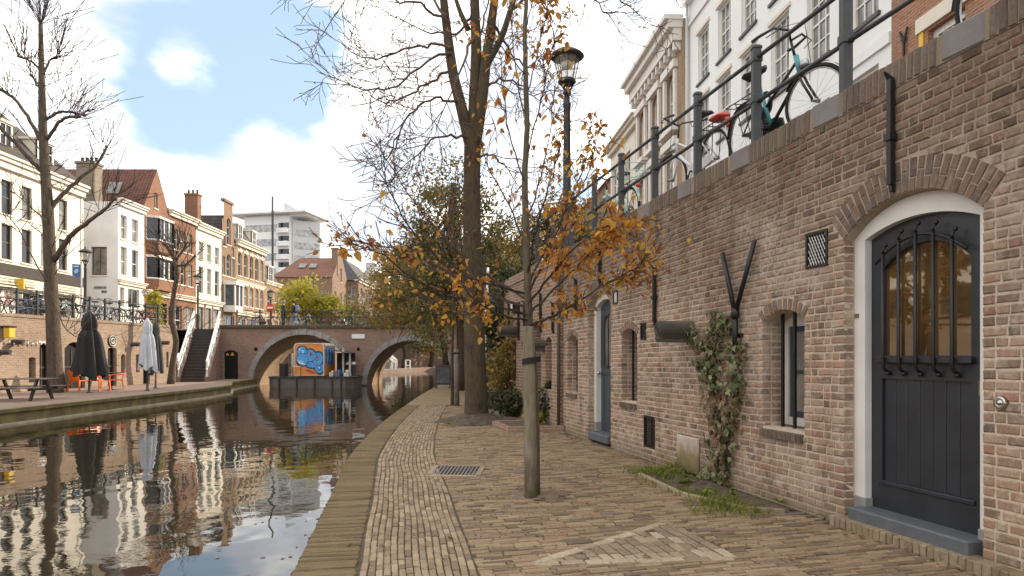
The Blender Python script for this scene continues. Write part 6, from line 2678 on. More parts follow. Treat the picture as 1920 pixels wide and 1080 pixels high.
mb.bbox(-28.86, -28.3, 39.55, 39.67, 5.3, 5.9, .02)
mb.at('panel', MT['yellow'], ys)
mb = MB()
mb.bbox(-28.86, -28.4, 39.56, 39.66, 4.5, 5.2, .02)
mb.at('lower_panel', MT['trim'], ys)

# ---- closed parasols
def parasol(label, P, top, bot, rad, mat, seed, pole_px=.03):
    r = random.Random(seed)
    o = thing('parasol', label, 'parasol', P, 'closed parasols on the left quay')
    mb = MB()
    mb.tube([(0, 0, 0), (0, 0, bot + .3)], pole_px, 8)
    mb.lathe([(.11, 0), (.11, .02), (.05, .06), (.045, .3), (.04, .32)], 12)
    mb.build('pole', MT['rail_iron'], o, True)
    mb = MB()
    n_, m_ = 40, 14
    vs, fs = [], []
    ph = [r.uniform(0, 6.28) for _ in range(4)]
    for i in range(m_ + 1):
        t = i / m_
        z = bot + (top - bot) * t
        base = rad * (.9 * (1 - t) ** .55 + .16) * (1 - .25 * math.exp(-((t - .72) / .06) ** 2))
        if t > .97:
            base *= .45
        for k in range(n_):
            a_ = 2 * math.pi * k / n_
            fold = 1 + .28 * math.sin(a_ * 8 + ph[0] + t * 1.1) * (1 - t * .4) + .12 * math.sin(a_ * 3 + ph[1] + t * 2)
            zz = z - (.12 * math.sin(a_ * 4 + ph[2]) + .1 * math.sin(a_ + ph[3])) * (1 - t) ** 3
            vs.append((base * fold * math.cos(a_), base * fold * math.sin(a_) * .9, zz))
    for i in range(m_):
        for k in range(n_):
            k2 = (k + 1) % n_
            fs.append((i * n_ + k, i * n_ + k2, (i + 1) * n_ + k2, (i + 1) * n_ + k))
    fs.append(tuple(range(m_ * n_, (m_ + 1) * n_)))
    mb.add(vs, fs)
    c_ = mb.build('canopy', MT[mat], o, True)
    mb = MB()
    mb.torus((0, 0, bot + (top - bot) * .72), rad * .42, .02, 'Z', 20, 5)
    mb.build('tie', MT[mat], c_)
    return o


parasol('large closed black parasol beside the orange chairs', (-16.1, 26.0, 0), 3.12, .66, .5, 'canvas_black', 1)
parasol('closed pale grey parasol at the left quay edge', (-14.85, 27.8, 0), 2.95, .88, .30, 'canvas_white', 2)
parasol('closed charcoal parasol just behind the pale grey one', (-15.55, 29.8, 0), 2.95, .72, .27, 'canvas_grey', 3)

# ---- picnic table
pt = thing('picnic_table', 'weathered wooden picnic table with benches at the left quay edge', 'picnic table', (-15.7, 21.8, 0), None, R(8))
for i in range(5):
    mb = MB()
    mb.bbox(-.95, .95, -.36 + i * .146, -.36 + i * .146 + .135, .66, .70, .008)
    mb.build('table_board', MT['bench_wood'], pt)
for s_ in (-1, 1):
    for j in range(2):
        mb = MB()
        y = s_ * (.66 + .14 * j)
        mb.bbox(-.95, .95, y - .065, y + .065, .40, .44, .008)
        mb.build('seat_board', MT['bench_wood'], pt)
for x_ in (-.62, .62):
    for s_ in (-1, 1):
        mb = MB(Matrix.Translation((x_, 0, 0)))
        mb.add([(-.03, s_ * .72, 0), (-.03, s_ * .60, 0), (.03, s_ * .60, 0), (.03, s_ * .72, 0), (-.03, s_ * .30, .66), (-.03, s_ * .18, .66), (.03, s_ * .18, .66), (.03, s_ * .30, .66)],
               [(0, 1, 5, 4), (1, 2, 6, 5), (2, 3, 7, 6), (3, 0, 4, 7), (4, 5, 6, 7), (0, 3, 2, 1)])
        mb.build('leg', MT['bench_dark'], pt)
    mb = MB()
    mb.box(x_ + .031, x_ + .07, -.86, .86, .32, .40)
    mb.build('bearer', MT['bench_dark'], pt)

# ---- orange plastic chairs and a small table
def chair(label, P, rz):
    o = thing('plastic_chair', label, 'chair', P, 'orange plastic chairs on the left quay', rz)
    mb = MB()
    mb.bbox(-.24, .24, -.23, .23, .41, .45, .02)
    mb.build('seat', MT['orange_plastic'], o)
    mb = MB()
    mb.add([(-.24, .2, .44), (.24, .2, .44), (.26, .3, .84), (.16, .31, .87), (-.16, .31, .87), (-.26, .3, .84), (-.24, .23, .44), (.24, .23, .44), (.26, .33, .84), (.16, .34, .87), (-.16, .34, .87), (-.26, .33, .84)],
           [(0, 1, 2, 3, 4, 5), (11, 10, 9, 8, 7, 6), (0, 6, 7, 1), (1, 7, 8, 2), (2, 8, 9, 3), (3, 9, 10, 4), (4, 10, 11, 5), (5, 11, 6, 0)])
    mb.build('backrest', MT['orange_plastic'], o)
    for sx in (-1, 1):
        for sy in (-1, 1):
            mb = MB()
            x_, y_ = sx * .23, sy * .21
            mb.add([(x_ - .03, y_ - .03, .43), (x_ + .03, y_ - .03, .43), (x_ + .03, y_ + .03, .43), (x_ - .03, y_ + .03, .43)] + [(x_ + sx * .04 - .02, y_ + sy * .05 - .02, 0), (x_ + sx * .04 + .02, y_ + sy * .05 - .02, 0), (x_ + sx * .04 + .02, y_ + sy * .05 + .02, 0), (x_ + sx * .04 - .02, y_ + sy * .05 + .02, 0)],
                   [(0, 1, 2, 3), (0, 4, 5, 1), (1, 5, 6, 2), (2, 6, 7, 3), (3, 7, 4, 0)])
            mb.build('leg', MT['orange_plastic'], o)
        mb = MB()
        mb.tube([(sx * .25, -.22, .43), (sx * .28, -.22, .62), (sx * .29, -.1, .65), (sx * .27, .25, .66)], .022, 6)
        mb.build('armrest', MT['orange_plastic'], o)


chair('orange plastic chair nearest the big left tree', (-17.05, 26.9, 0), R(165))
chair('orange plastic chair half hidden by the black parasol', (-16.6, 27.5, 0), R(75))
chair('orange plastic chair to the right behind the black parasol', (-16.35, 28.2, 0), R(-60))
ct = thing('cafe_table', 'small dark round cafe table among the orange chairs', 'table', (-16.6, 27.0 + 1.3, 0))
mb = MB()
mb.lathe([(.34, .70), (.35, .71), (.35, .73), (0, .735)], 20)
mb.build('table_top', MT['bench_dark'], ct)
mb = MB()
mb.lathe([(.2, 0), (.2, .02), (.03, .05), (.03, .7)], 12)
mb.build('pedestal', MT['iron'], ct)

# ---- string of bulbs along the left wharf wall
sl = thing('string_lights', 'string of small bulbs along the left wharf wall', 'lights', (-19.3, 27, 2))
mb = MB(FL)
pts = []
for i in range(40):
    t = i / 39
    pts.append((lx(10) + (lx(92) - lx(10)) * t, -.12, 2.05 - .12 * abs(math.sin(t * math.pi * 5))))
mb.tube(pts, .008, 4)
mb.at('cable', MT['iron'], sl)
for i in range(1, 40, 4):
    mb = MB(FL)
    mb.blob((pts[i][0], -.12, pts[i][2] - .05), .035, .035, .05, 8, 5)
    mb.at('bulb', MT['sign_white'], sl)

# ---- boat with graffitied cabin
boat = thing('work_boat', 'flat dark work boat with orange cabin covered in blue graffiti', 'boat', (-11.5, 40, WATER_Z))
mb = MB()
hl = [(-13.55, 38.75), (-9.45, 38.75), (-9.05, 39.2), (-9.05, 41.2), (-9.4, 41.75), (-13.55, 41.75), (-13.95, 41.2), (-13.95, 39.2)]
lo_ = [(x * .98 + -11.5 * .02, y) for x, y in hl]
nh = len(hl)
mb.add([(x, y, WATER_Z - .25) for x, y in lo_] + [(x, y, .22) for x, y in hl], [(i, (i + 1) % nh, (i + 1) % nh + nh, i + nh) for i in range(nh)] + [tuple(range(nh, 2 * nh))])
hull = mb.at('hull', MT['hull'], boat)
mb = MB()
for (xa, ya), (xb, yb) in zip(hl, hl[1:] + hl[:1]):
    mb.tube([(xa, ya - .02, .2), (xb, yb - .02, .2)], .05, 6)
mb.at('gunwale', MT['bench_dark'], hull)
for xx in (-13.2, -12.2, -11.2, -10.2, -9.7):
    mb = MB()
    mb.box(xx - .04, xx + .04, 38.69, 38.76, WATER_Z + .02, .15)
    mb.at('fender_rib', MT['iron'], hull)
CX0, CX1, CY0, CY1, CZ0, CZ1 = -12.56, -10.8, 39.3, 41.7, .28, 2.16
mb = MB()
rc_ = .2
prof = [(CX0, CZ0), (CX1, CZ0), (CX1, CZ1 - rc_)] + [(CX1 - rc_ + rc_ * math.cos(a_), CZ1 - rc_ + rc_ * math.sin(a_)) for a_ in [math.pi / 2 * i / 6 for i in range(1, 7)]] + [(CX0 + rc_ + rc_ * math.cos(a_), CZ1 - rc_ + rc_ * math.sin(a_)) for a_ in [math.pi / 2 + math.pi / 2 * i / 6 for i in range(0, 7)]]
mb.prism(prof, CY0, CY1)
cab = mb.at('cabin', MT['cabin_orange'], boat)
mb = MB()
pin = [((x - (CX0 + CX1) / 2) * .93 + (CX0 + CX1) / 2, (z - CZ0) * .955 + CZ0 + .03) for x, z in prof]
n_ = len(prof)
for i in range(n_):
    j = (i + 1) % n_
    mb.add([(prof[i][0], CY0 - .03, prof[i][1]), (prof[j][0], CY0 - .03, prof[j][1]), (pin[j][0], CY0 - .03, pin[j][1]), (pin[i][0], CY0 - .03, pin[i][1]),
            (prof[i][0], CY0 + .02, prof[i][1]), (prof[j][0], CY0 + .02, prof[j][1]), (pin[j][0], CY0 - .0, pin[j][1]), (pin[i][0], CY0 - .0, pin[i][1])], [(0, 1, 2, 3), (0, 4, 5, 1), (3, 2, 6, 7)])
mb.at('cabin_rim', MT['cabin_rim'], cab)
mb = MB()
mb.prism([(x, z) for x, z in prof if z > CZ1 - .35], CY0 + .3, CY1)
pr2 = [(CX0 - .01, CZ1 - .16)] + [(CX1 + .01, CZ1 - .16)] + [(x + .012 * (1 if x > -11.7 else -1), z + .012) for x, z in prof[3:]]
mb = MB()
mb.prism(pr2, CY0 + .25, CY1 - .02)
mb.at('cabin_roof', MT['cabin_rim'], cab)


def gpt(u, v_):
    return CX0 + (CX1 - CX0) * u, CZ0 + (CZ1 - CZ0) * v_


gl = 0
def ell(u, v_, ru, rv, mat, rot=0.0, wob=.05):
    global gl
    gl += 1
    x, z = gpt(u, v_)
    pts = []
    for i in range(20):
        a_ = 2 * math.pi * i / 20
        k = 1 + wob * math.sin(a_ * 3 + gl)
        ex_, ez_ = ru * 1.76 * math.cos(a_) * k, rv * 1.88 * math.sin(a_) * k
        pts.append((x + ex_ * math.cos(rot) - ez_ * math.sin(rot), CY0 - .006 - .0022 * gl, z + ex_ * math.sin(rot) + ez_ * math.cos(rot)))
    mb = MB()
    mb.add(pts, [tuple(range(20))])
    mb.at('graffiti', MT[mat], cab)


for u, v_, ru, rv in ((.28, .73, .17, .17), (.29, .5, .2, .2), (.55, .62, .19, .19), (.58, .40, .2, .17), (.78, .52, .19, .21), (.84, .24, .155, .17)):
    ell(u, v_, ru + .03, rv + .03, 'graf_line')
for u, v_, ru, rv in ((.84, .24, .15, .16), (.58, .40, .2, .16), (.78, .52, .18, .2), (.55, .62, .18, .18), (.28, .73, .16, .16), (.29, .5, .19, .19)):
    ell(u, v_, ru + .015, rv + .015, 'graf_line')
    ell(u, v_, ru, rv, 'graf_blue')
ell(.3, .74, .05, .05, 'graf_light')
ell(.2, .8, .035, .05, 'graf_light')
ell(.22, .44, .12, .025, 'graf_light', -.3)
ell(.27, .38, .13, .018, 'sign_white', -.3)
ell(.56, .66, .035, .07, 'graf_red', -.2)
ell(.76, .52, .06, .06, 'graf_red')
ell(.77, .51, .03, .03, 'graf_blue')
ell(.84, .25, .06, .055, 'graf_line')
ell(.84, .25, .045, .04, 'graf_light')
ell(.55, .14, .16, .03, 'graf_red', -.35)
mb = MB()
pts = []
for i in range(13):
    t = i / 12
    pts.append((CX1 + .006, CY0 + .15 + 2.0 * t, CZ0 + .62 + .08 * math.sin(t * 9)))
pts += [(CX1 + .006, CY0 + 2.15 - 2.0 * i / 6, CZ1 - .24 + .03 * math.sin(i * 2)) for i in range(7)]
mb.add(pts, [tuple(range(len(pts)))])
mb.at('graffiti', MT['graf_blue'], cab)
for i in range(6):
    mb = MB()
    y = CY0 + .3 + .3 * i
    mb.tube([(CX1 + .012, y, CZ0 + .75), (CX1 + .012, y + .15, CZ0 + 1.2), (CX1 + .012, y, CZ1 - .35)], .022, 4)
    mb.at('graffiti', MT['graf_light'] if i % 2 else MT['graf_line'], cab)
mb = MB()
mb.tube([(-12.55, 39.1, .24), (-12.55, 39.1, .8), (-12.1, 39.1, .8), (-12.1, 39.1, .24)], .03, 6)
mb.at('deck_rail', MT['steel'], boat)
mb = MB()
mb.bbox(-13.45, -13.05, 39.4, 39.9, .22, 1.0, .04)
mb.at('bollard_drum', MT['iron'], boat)
for xx, zz in ((-13.0, 1.6), (-12.8, 1.7), (-10.0, 1.9), (-9.6, 1.6)):
    mb = MB()
    mb.box(xx - .05, xx + .05, 40.4, 40.5, .22, zz)
    mb.at('awning_post', MT['cabin_rim'], boat)
mb = MB()
mb.add([(-10.7, 39.9, 1.72), (-9.4, 39.9, 1.6), (-9.4, 41.4, 1.6), (-10.7, 41.4, 1.78)], [(0, 1, 2, 3)])
mb.box(-10.6, -9.5, 41.3, 41.38, .3, 1.6)
mb.at('canvas_shelter', MT['bench_dark'], boat)
for i in range(7):
    mb = MB()
    xx = -10.6 + i * .17
    s_ = rng.uniform(.1, .2)
    mb.bbox(xx, xx + s_, 39.2 + rng.uniform(0, .4), 39.6 + rng.uniform(0, .3), .22, .3 + rng.uniform(.05, .4), .02)
    mb.at('deck_gear', MT[rng.choice(['iron', 'cabin_rim', 'sign_blue', 'bench_wood', 'sign_white'])], boat)

for px_, lb in ((653, 'left of two white-topped mooring posts beside the boat'), (663, 'right of two white-topped mooring posts beside the boat')):
    X_ = (px_ - 960) / 1280 * 41.2
    o = thing('mooring_post', lb, 'post', (X_, 41.2, -1.0), 'mooring posts at the bridge pier')
    mb = MB()
    mb.lathe([(.13, 0), (.125, 1.9)], 10)
    mb.build('pile', MT['bench_dark'], o, True)
    mb = MB()
    mb.lathe([(.15, 1.88), (.16, 1.95), (.13, 2.04), (0, 2.08)], 10)
    mb.build('cap', MT['sign_white'], o, True)

# ---- pavement sign and crate near the bridge end of the quay
ab = thing('pavement_sign', 'black framed pavement sign standing on the far quay path', 'sign', (-3.05, 30.2, 0))
mb = MB()
mb.bbox(-.33, .33, -.03, .03, .14, 1.0, .01)
mb.build('board', MT['sign_black'], ab)
mb = MB()
mb.box(-.28, .28, -.037, -.03, .22, .93)
mb.build('chalk_face', MT['sign_grey'], ab)
for s_ in (-.3, .3):
    mb = MB()
    mb.box(s_ - .03, s_ + .03, -.28, .28, 0, .05)
    mb.box(s_ - .02, s_ + .02, -.02, .02, .05, .16)
    mb.build('foot', MT['sign_black'], ab)
cr = thing('slatted_crate', 'dark slatted crate between the staked sapling and big tree', 'crate', (-2.2, 29.4, 0))
for i in range(5):
    mb = MB()
    mb.box(-.35, .35, -.3, .3, .06 + i * .16, .17 + i * .16)
    mb.build('slat', MT['sign_black'], cr)
mb = MB()
for sx in (-.33, .27):
    for sy in (-.28, .22):
        mb.box(sx, sx + .055, sy, sy + .055, 0, .86)
mb.build('corner_posts', MT['bench_dark'], cr)

# ---- drain grate in the paving
gr = thing('drain_grate', 'sunken iron drain grate in the near quay paving', 'drain', (-.67, 8.38, 0))
g0, g1, g2_, g3 = GRATE
mb = MB()
for P0, P1 in ((g0, g1), (g1, g2_), (g2_, g3), (g3, g0)):
    dv = P1 - P0
    mb.bbox(-.02, dv.length + .02, -.03, .03, -.02, .008, .006, M=frame(P0.x, P0.y, 0, math.atan2(dv.y, dv.x)))
mb.at('frame', MT['pale_stone'], gr)
for i in range(13):
    t = (i + .7) / 13.4
    pa, pb = g0 + (g1 - g0) * t, g3 + (g2_ - g3) * t
    pa, pb = pa + (pb - pa) * .05, pb - (pb - pa) * .05
    dv = pb - pa
    mb = MB()
    mb.bbox(0, dv.length, -.011, .011, -.012, .003, .004, M=frame(pa.x, pa.y, 0, math.atan2(dv.y, dv.x)))
    mb.at('bar', MT['coping_stone'], gr)

# ---- raised brick planter by the wall
pb_ = thing('planter', 'low brick-edged planting bed against the further wharf wall', 'planter', (.2, 13.6, 0))
for P0, P1 in ((PLANT[0], PLANT[1]), (PLANT[1], PLANT[2]), (PLANT[2], PLANT[3])):
    dv = P1 - P0
    mb = MB()
    mb.bbox(0, dv.length, -.05, .05, -.02, .11, .015, M=frame(P0.x, P0.y, 0, math.atan2(dv.y, dv.x)))
    mb.at('kerb', MT['wharf2'], pb_)
mb = MB()
mb.add([(p.x, p.y, .07) for p in PLANT], [(0, 1, 2, 3)])
mb.at('soil', MT['soil'], pb_)

# ================================================================== VEGETATION
def smooth_path(pts, k=4):
    pts = [Vector(p) for p in pts]
    P = [pts[0] * 2 - pts[1]] + pts + [pts[-1] * 2 - pts[-2]]
    out = []
    for i in range(1, len(P) - 2):
        for j in range(k):
            t = j / k
            a, b, c, d = P[i - 1], P[i], P[i + 1], P[i + 2]
            out.append(.5 * ((2 * b) + (c - a) * t + (2 * a - 5 * b + 4 * c - d) * t * t + (3 * b - 3 * c + d - a) * t ** 3))
    out.append(pts[-1])
    return out


def limb(mb, pts, r0, r1, n=8, k=4, jit=0.0, r=None):
    p = smooth_path(pts, k)
    m_ = len(p)
    if jit:
        p = [q + Vector((r.uniform(-jit, jit), r.uniform(-jit, jit), r.uniform(-jit, jit))) if 0 < i < m_ - 1 else q for i, q in enumerate(p)]
    rad = [r0 + (r1 - r0) * (i / (m_ - 1)) for i in range(m_)]
    mb.tube(p, rad, n)
    return p, rad


def grow(mb, r, P, D, L, rad, lvl, prm, nodes):
    """a twig with side twigs; nodes collects (point, direction, level)"""
    nseg = 5 if lvl > 0 else 4
    D = D.normalized()
    pts, rads = [P.copy()], [rad]
    for i in range(nseg):
        D = (D + Vector((r.gauss(0, 1), r.gauss(0, 1), r.gauss(0, 1))) * prm['wander'] + Vector((0, 0, prm['up']))).normalized()
        P = P + D * (L / nseg)
        pts.append(P.copy())
        rads.append(max(rad * (1 - .75 * (i + 1) / nseg), prm['rmin']))
        nodes.append((P.copy(), D.copy(), lvl))
        if lvl > 0 and r.random() < prm['branch']:
            for _ in range(prm.get('kids', 1)):
                ax = Vector((r.gauss(0, 1), r.gauss(0, 1), r.gauss(0, 1))).cross(D)
                if ax.length > 1e-4:
                    ax.normalize()
                    a = r.uniform(*prm['angle'])
                    D2 = (Matrix.Rotation(a, 3, ax) @ D)
                    grow(mb, r, P.copy(), D2, L * r.uniform(*prm['ratio']), max(rads[-1] * .7, prm['rmin']), lvl - 1, prm, nodes)
    mb.tube(pts, rads, 5 if rad > .02 else 3, False)


def leaf_mesh(L=1.0, W=.52, fold=.08, curl=.16):
    v = [(0, 0, 0), (.36, 0, -fold * .3), (.72, 0, -fold * .6 - curl * .3), (1, 0, -curl), (.3, W / 2, fold), (.68, W * .4, fold * .3 - curl * .3), (.3, -W / 2, fold), (.68, -W * .4, fold * .3 - curl * .3)]
    f = [(0, 1, 4), (1, 2, 5, 4), (2, 3, 5), (0, 6, 1), (1, 6, 7, 2), (2, 7, 3)]
    return [tuple(c * L for c in p) for p in v], f


LEAVES = [leaf_mesh(1, .55, .08, .16), leaf_mesh(1, .62, .14, .3), leaf_mesh(1, .48, .05, .05), leaf_mesh(1, .58, .2, .45)]
IVY = []
for kk in (0, 1):
    a_ = [(0, 0, 0), (.1, .34, .06), (.42, .46, -.02), (.55, .2, .05), (1, 0, -.1 - .1 * kk), (.55, -.2, .05), (.42, -.46, -.02), (.1, -.34, .06), (.4, 0, -.03)]
    IVY.append((a_, [(8, i, i + 1) for i in range(0, 7)] + [(8, 7, 0)]))


def leaf_matrix(P, size, r, down=.5, face=None):
    yaw = r.uniform(0, 2 * math.pi)
    D = Vector((math.cos(yaw), math.sin(yaw), -r.uniform(0, 2 * down))).normalized()
    q = D.to_track_quat('X', 'Z').to_matrix().to_4x4()
    return Matrix.Translation(P) @ q @ Matrix.Rotation(r.uniform(-1.2, 1.2), 4, 'X') @ Matrix.Scale(size * r.uniform(.7, 1.2), 4)


def crown(name, parent, ells, n, size, mat, seed, clumps=60, spread=.35, shell=.5, loc=None):
    """foliage: small leaf faces in clumps spread through the crown's volume"""
    r = np.random.default_rng(seed)
    per = []
    vol = np.array([e[3] * e[4] * e[5] for e in ells], float)
    vol /= vol.sum()
    for e, w in zip(ells, vol):
        k = max(3, int(clumps * w))
        d = r.normal(size=(k, 3))
        d /= np.linalg.norm(d, axis=1)[:, None]
        rr_ = (shell + (1 - shell) * r.random((k, 1))) ** .8
        per.append(np.array(e[:3]) + d * rr_ * np.array(e[3:6]))
    cc = np.concatenate(per)
    idx = r.integers(0, len(cc), n)
    sp = spread * (0.5 + r.random(len(cc)))
    p = cc[idx] + r.normal(size=(n, 3)) * sp[idx][:, None] * np.array([1, 1, .7])
    a = r.normal(size=(n, 3))
    a /= np.linalg.norm(a, axis=1)[:, None]
    b = np.cross(a, r.normal(size=(n, 3)))
    b /= np.linalg.norm(b, axis=1)[:, None]
    s = (size * (.6 + .8 * r.random((n, 1))))
    V = np.empty((n, 4, 3))
    V[:, 0] = p - a * s
    V[:, 1] = p + b * s * .5
    V[:, 2] = p + a * s
    V[:, 3] = p - b * s * .5
    V = V.reshape(-1, 3) - np.array(loc if loc is not None else parent.location)
    me = bpy.data.meshes.new(name)
    me.vertices.add(len(V))
    me.vertices.foreach_set('co', V.ravel())
    me.loops.add(n * 4)
    me.loops.foreach_set('vertex_index', np.arange(n * 4))
    me.polygons.add(n)
    me.polygons.foreach_set('loop_start', np.arange(0, n * 4, 4))
    me.polygons.foreach_set('loop_total', np.full(n, 4))
    me.materials.append(mat)
    me.update(calc_edges=True)
    return link(name, me, parent)


# ---- big bare tree in the middle of the quay
rt = random.Random(5)
DT = 14.7
big = thing('bare_tree', 'tall forked tree with thick dark trunk, nearly leafless, on the near quay', 'tree', (-.75, DT, 0))


def Q(px, py, dd=0.0, base=DT):
    return PT(px, py, base + dd)


mb = MB()
tp = smooth_path([Q(893, 800), Q(893, 770), Q(891, 700), Q(889, 600), Q(886, 500), Q(885, 400), Q(885, 310), Q(887, 235)], 5)
ww = [.56, .43, .37, .34, .315, .30, .29, .285, .28, .275, .27, .267, .262, .26, .255, .25, .245, .24, .237, .235, .23, .228, .225, .22, .218, .216, .214, .212, .21, .21, .21, .21, .21, .21, .21, .21]
vs, fs = [], []
nS = 20
for i, p in enumerate(tp):
    rr_ = ww[min(i, len(ww) - 1)] * (.86 if i > 4 else 1.0 - .035 * i)
    for k in range(nS):
        a_ = 2 * math.pi * k / nS
        fl_ = 1 + max(0, .55 - i * .11) * .5 * math.sin(a_ * 5 + 1.0) + .035 * math.sin(a_ * 3 + i * .25) + .03 * math.sin(a_ * 7 - i * .3)
        vs.append(p + Vector((math.cos(a_), math.sin(a_), 0)) * rr_ * fl_)
for i in range(len(tp) - 1):
    for k in range(nS):
        k2 = (k + 1) % nS
        fs.append((i * nS + k, i * nS + k2, (i + 1) * nS + k2, (i + 1) * nS + k))
mb.add(vs, fs)
LM = []
LM.append(limb(mb, [Q(883, 275), Q(866, 205), Q(850, 140, .1), Q(840, 70, .2), Q(832, 0, .3), Q(826, -90, .4), Q(815, -200, .5)], .14, .065, 10))
LM.append(limb(mb, [Q(888, 300), Q(890, 190), Q(893, 100), Q(890, 0), Q(888, -110), Q(880, -240)], .15, .07, 10))
LM.append(limb(mb, [Q(889, 280), Q(903, 190, -.1), Q(912, 110, -.15), Q(922, 40, -.2), Q(932, -40, -.25), Q(945, -150, -.3)], .14, .065, 10))
LM.append(limb(mb, [Q(908, 130, -.1), Q(938, 75, -.3), Q(957, 20, -.4), Q(978, -50, -.5), Q(1000, -130, -.6)], .075, .04, 8))
LM.append(limb(mb, [Q(878, 55, .1), Q(862, 20, .2), Q(850, -20, .3), Q(838, -80, .4)], .06, .035, 8))
mb.at('trunk', MT['bark'], big, True)
mb = MB()
nodes = []
prm = dict(wander=.16, up=.02, rmin=.0068, branch=.52, angle=(.4, .95), ratio=(.55, .8))
sec = [  # secondary branches, mostly to the left over the water, some right over the street
    [Q(846, 90), Q(800, 85, .3), Q(745, 95, .6), Q(690, 110, .9), Q(650, 90, 1)], [Q(846, 100), Q(800, 115, -.3), Q(745, 160, -.5), Q(700, 170, -.7), Q(660, 160, -.8)],
    [Q(838, 40), Q(790, 10, -.3), Q(740, 0, -.6), Q(700, -20, -.9)], [Q(850, 130), Q(810, 150, .4), Q(770, 175, .8), Q(720, 190, 1.2), Q(680, 165, 1.3)],
    [Q(862, 195), Q(825, 185, -.4), Q(790, 200, -.9), Q(750, 240, -1.3), Q(735, 285, -1.4)], [Q(838, 30), Q(800, -20, .5), Q(740, -60, .9), Q(670, -30, 1.2), Q(640, 10, 1.3)],
    [Q(832, 0), Q(800, -60, -.5), Q(750, -90, -.8), Q(700, -60, -1), Q(668, 10, -1.2)], [Q(886, 260), Q(850, 255, -.6), Q(810, 265, -1), Q(770, 300, -1.2)],
    [Q(957, 20, -.4), Q(1010, -20, -.6), Q(1060, -30, -.7), Q(1110, 0, -.8), Q(1150, 40, -.9)], [Q(978, -50, -.5), Q(1060, -60, -.4), Q(1120, -40, -.3), Q(1165, 0, -.2), Q(1190, 20, -.2)],
    [Q(932, -40), Q(960, -40, .4), Q(1000, -20, .8), Q(1030, 30, 1.1), Q(1040, 90, 1.2)], [Q(905, 170), Q(935, 150, .3), Q(970, 155, .6), Q(1000, 180, .8)],
    [Q(922, 40), Q(950, 90, .5), Q(980, 120, .9), Q(1010, 130, 1.1)], [Q(890, 60), Q(870, 110, -.6), Q(850, 170, -1.0), Q(820, 220, -1.2)],
    [Q(888, 20), Q(860, 60, .8), Q(810, 60, 1.2), Q(760, 40, 1.5)], [Q(893, 100), Q(905, 60, .8), Q(915, 0, 1.4), Q(930, -60, 1.8)],
    [Q(884, 320), Q(910, 290, .5), Q(935, 300, .9), Q(960, 330, 1.1)], [Q(888, 520), Q(860, 470, -.3), Q(845, 420, -.4), Q(842, 380, -.5)],
    [Q(826, -90), Q(760, -110), Q(700, -100), Q(640, -60)], [Q(888, -110), Q(940, -160), Q(1010, -170), Q(1080, -130)], [Q(880, -240), Q(850, -330), Q(840, -420)]]
for s_ in sec:
    p, rad = limb(mb, s_, .032, .011, 6, 4, .05, rt)
    for i in range(3, len(p)):
        if rt.random() < .5:
            D = (p[i] - p[i - 1]).normalized()
            ax = Vector((rt.gauss(0, 1), rt.gauss(0, 1), rt.gauss(0, 1))).cross(D).normalized()
            grow(mb, rt, p[i], Matrix.Rotation(rt.uniform(.4, 1.0), 3, ax) @ D, rt.uniform(.6, 1.15), .014, 2, prm, nodes)
    grow(mb, rt, p[-1], p[-1] - p[-2], 1.0, .011, 2, prm, nodes)
mb.at('branches', MT['twig'], big)
# a few last dry leaves
r = random.Random(9)
sel = [q for q in nodes if r.random() < .12]
V, F = [], []
for P, D, lv in sel:
    M = leaf_matrix(P, .06, r)
    b0 = len(V)
    vs, fs = LEAVES[0]
    V += [M @ Vector(v_) - big.location for v_ in vs]
    F += [tuple(i + b0 for i in f) for f in fs]
me = bpy.data.meshes.new('crown')
me.from_pydata([tuple(v_) for v_ in V], [], F)
me.materials.append(MT['leaf_orange'])
link('crown', me, big)

# ---- young staked tree with orange leaves
ry = random.Random(12)
DY = 6.86
yt = thing('young_tree', 'slender young tree with orange autumn leaves in front of the big tree', 'tree', (.24, 6.95, 0))


def Y(px, py, dd=0.0):
    return PT(px, py, DY + dd)


mb = MB()
tpath = [Y(1004, 928, .08), Y(1003, 800, .08), Y(999, 690, .06), Y(992, 600, .03), Y(989, 540), Y(987, 440), Y(984, 340), Y(988, 240), Y(986, 140), Y(984, 60), Y(988, -30), Y(990, -110)]
limb(mb, tpath, .052, .016, 10, 4, .004, ry)
mb.at('trunk', MT['bark_young'], yt, True)
mb = MB()
ynodes = []
yprm = dict(wander=.12, up=.05, rmin=.003, branch=.6, angle=(.35, .8), ratio=(.5, .75))
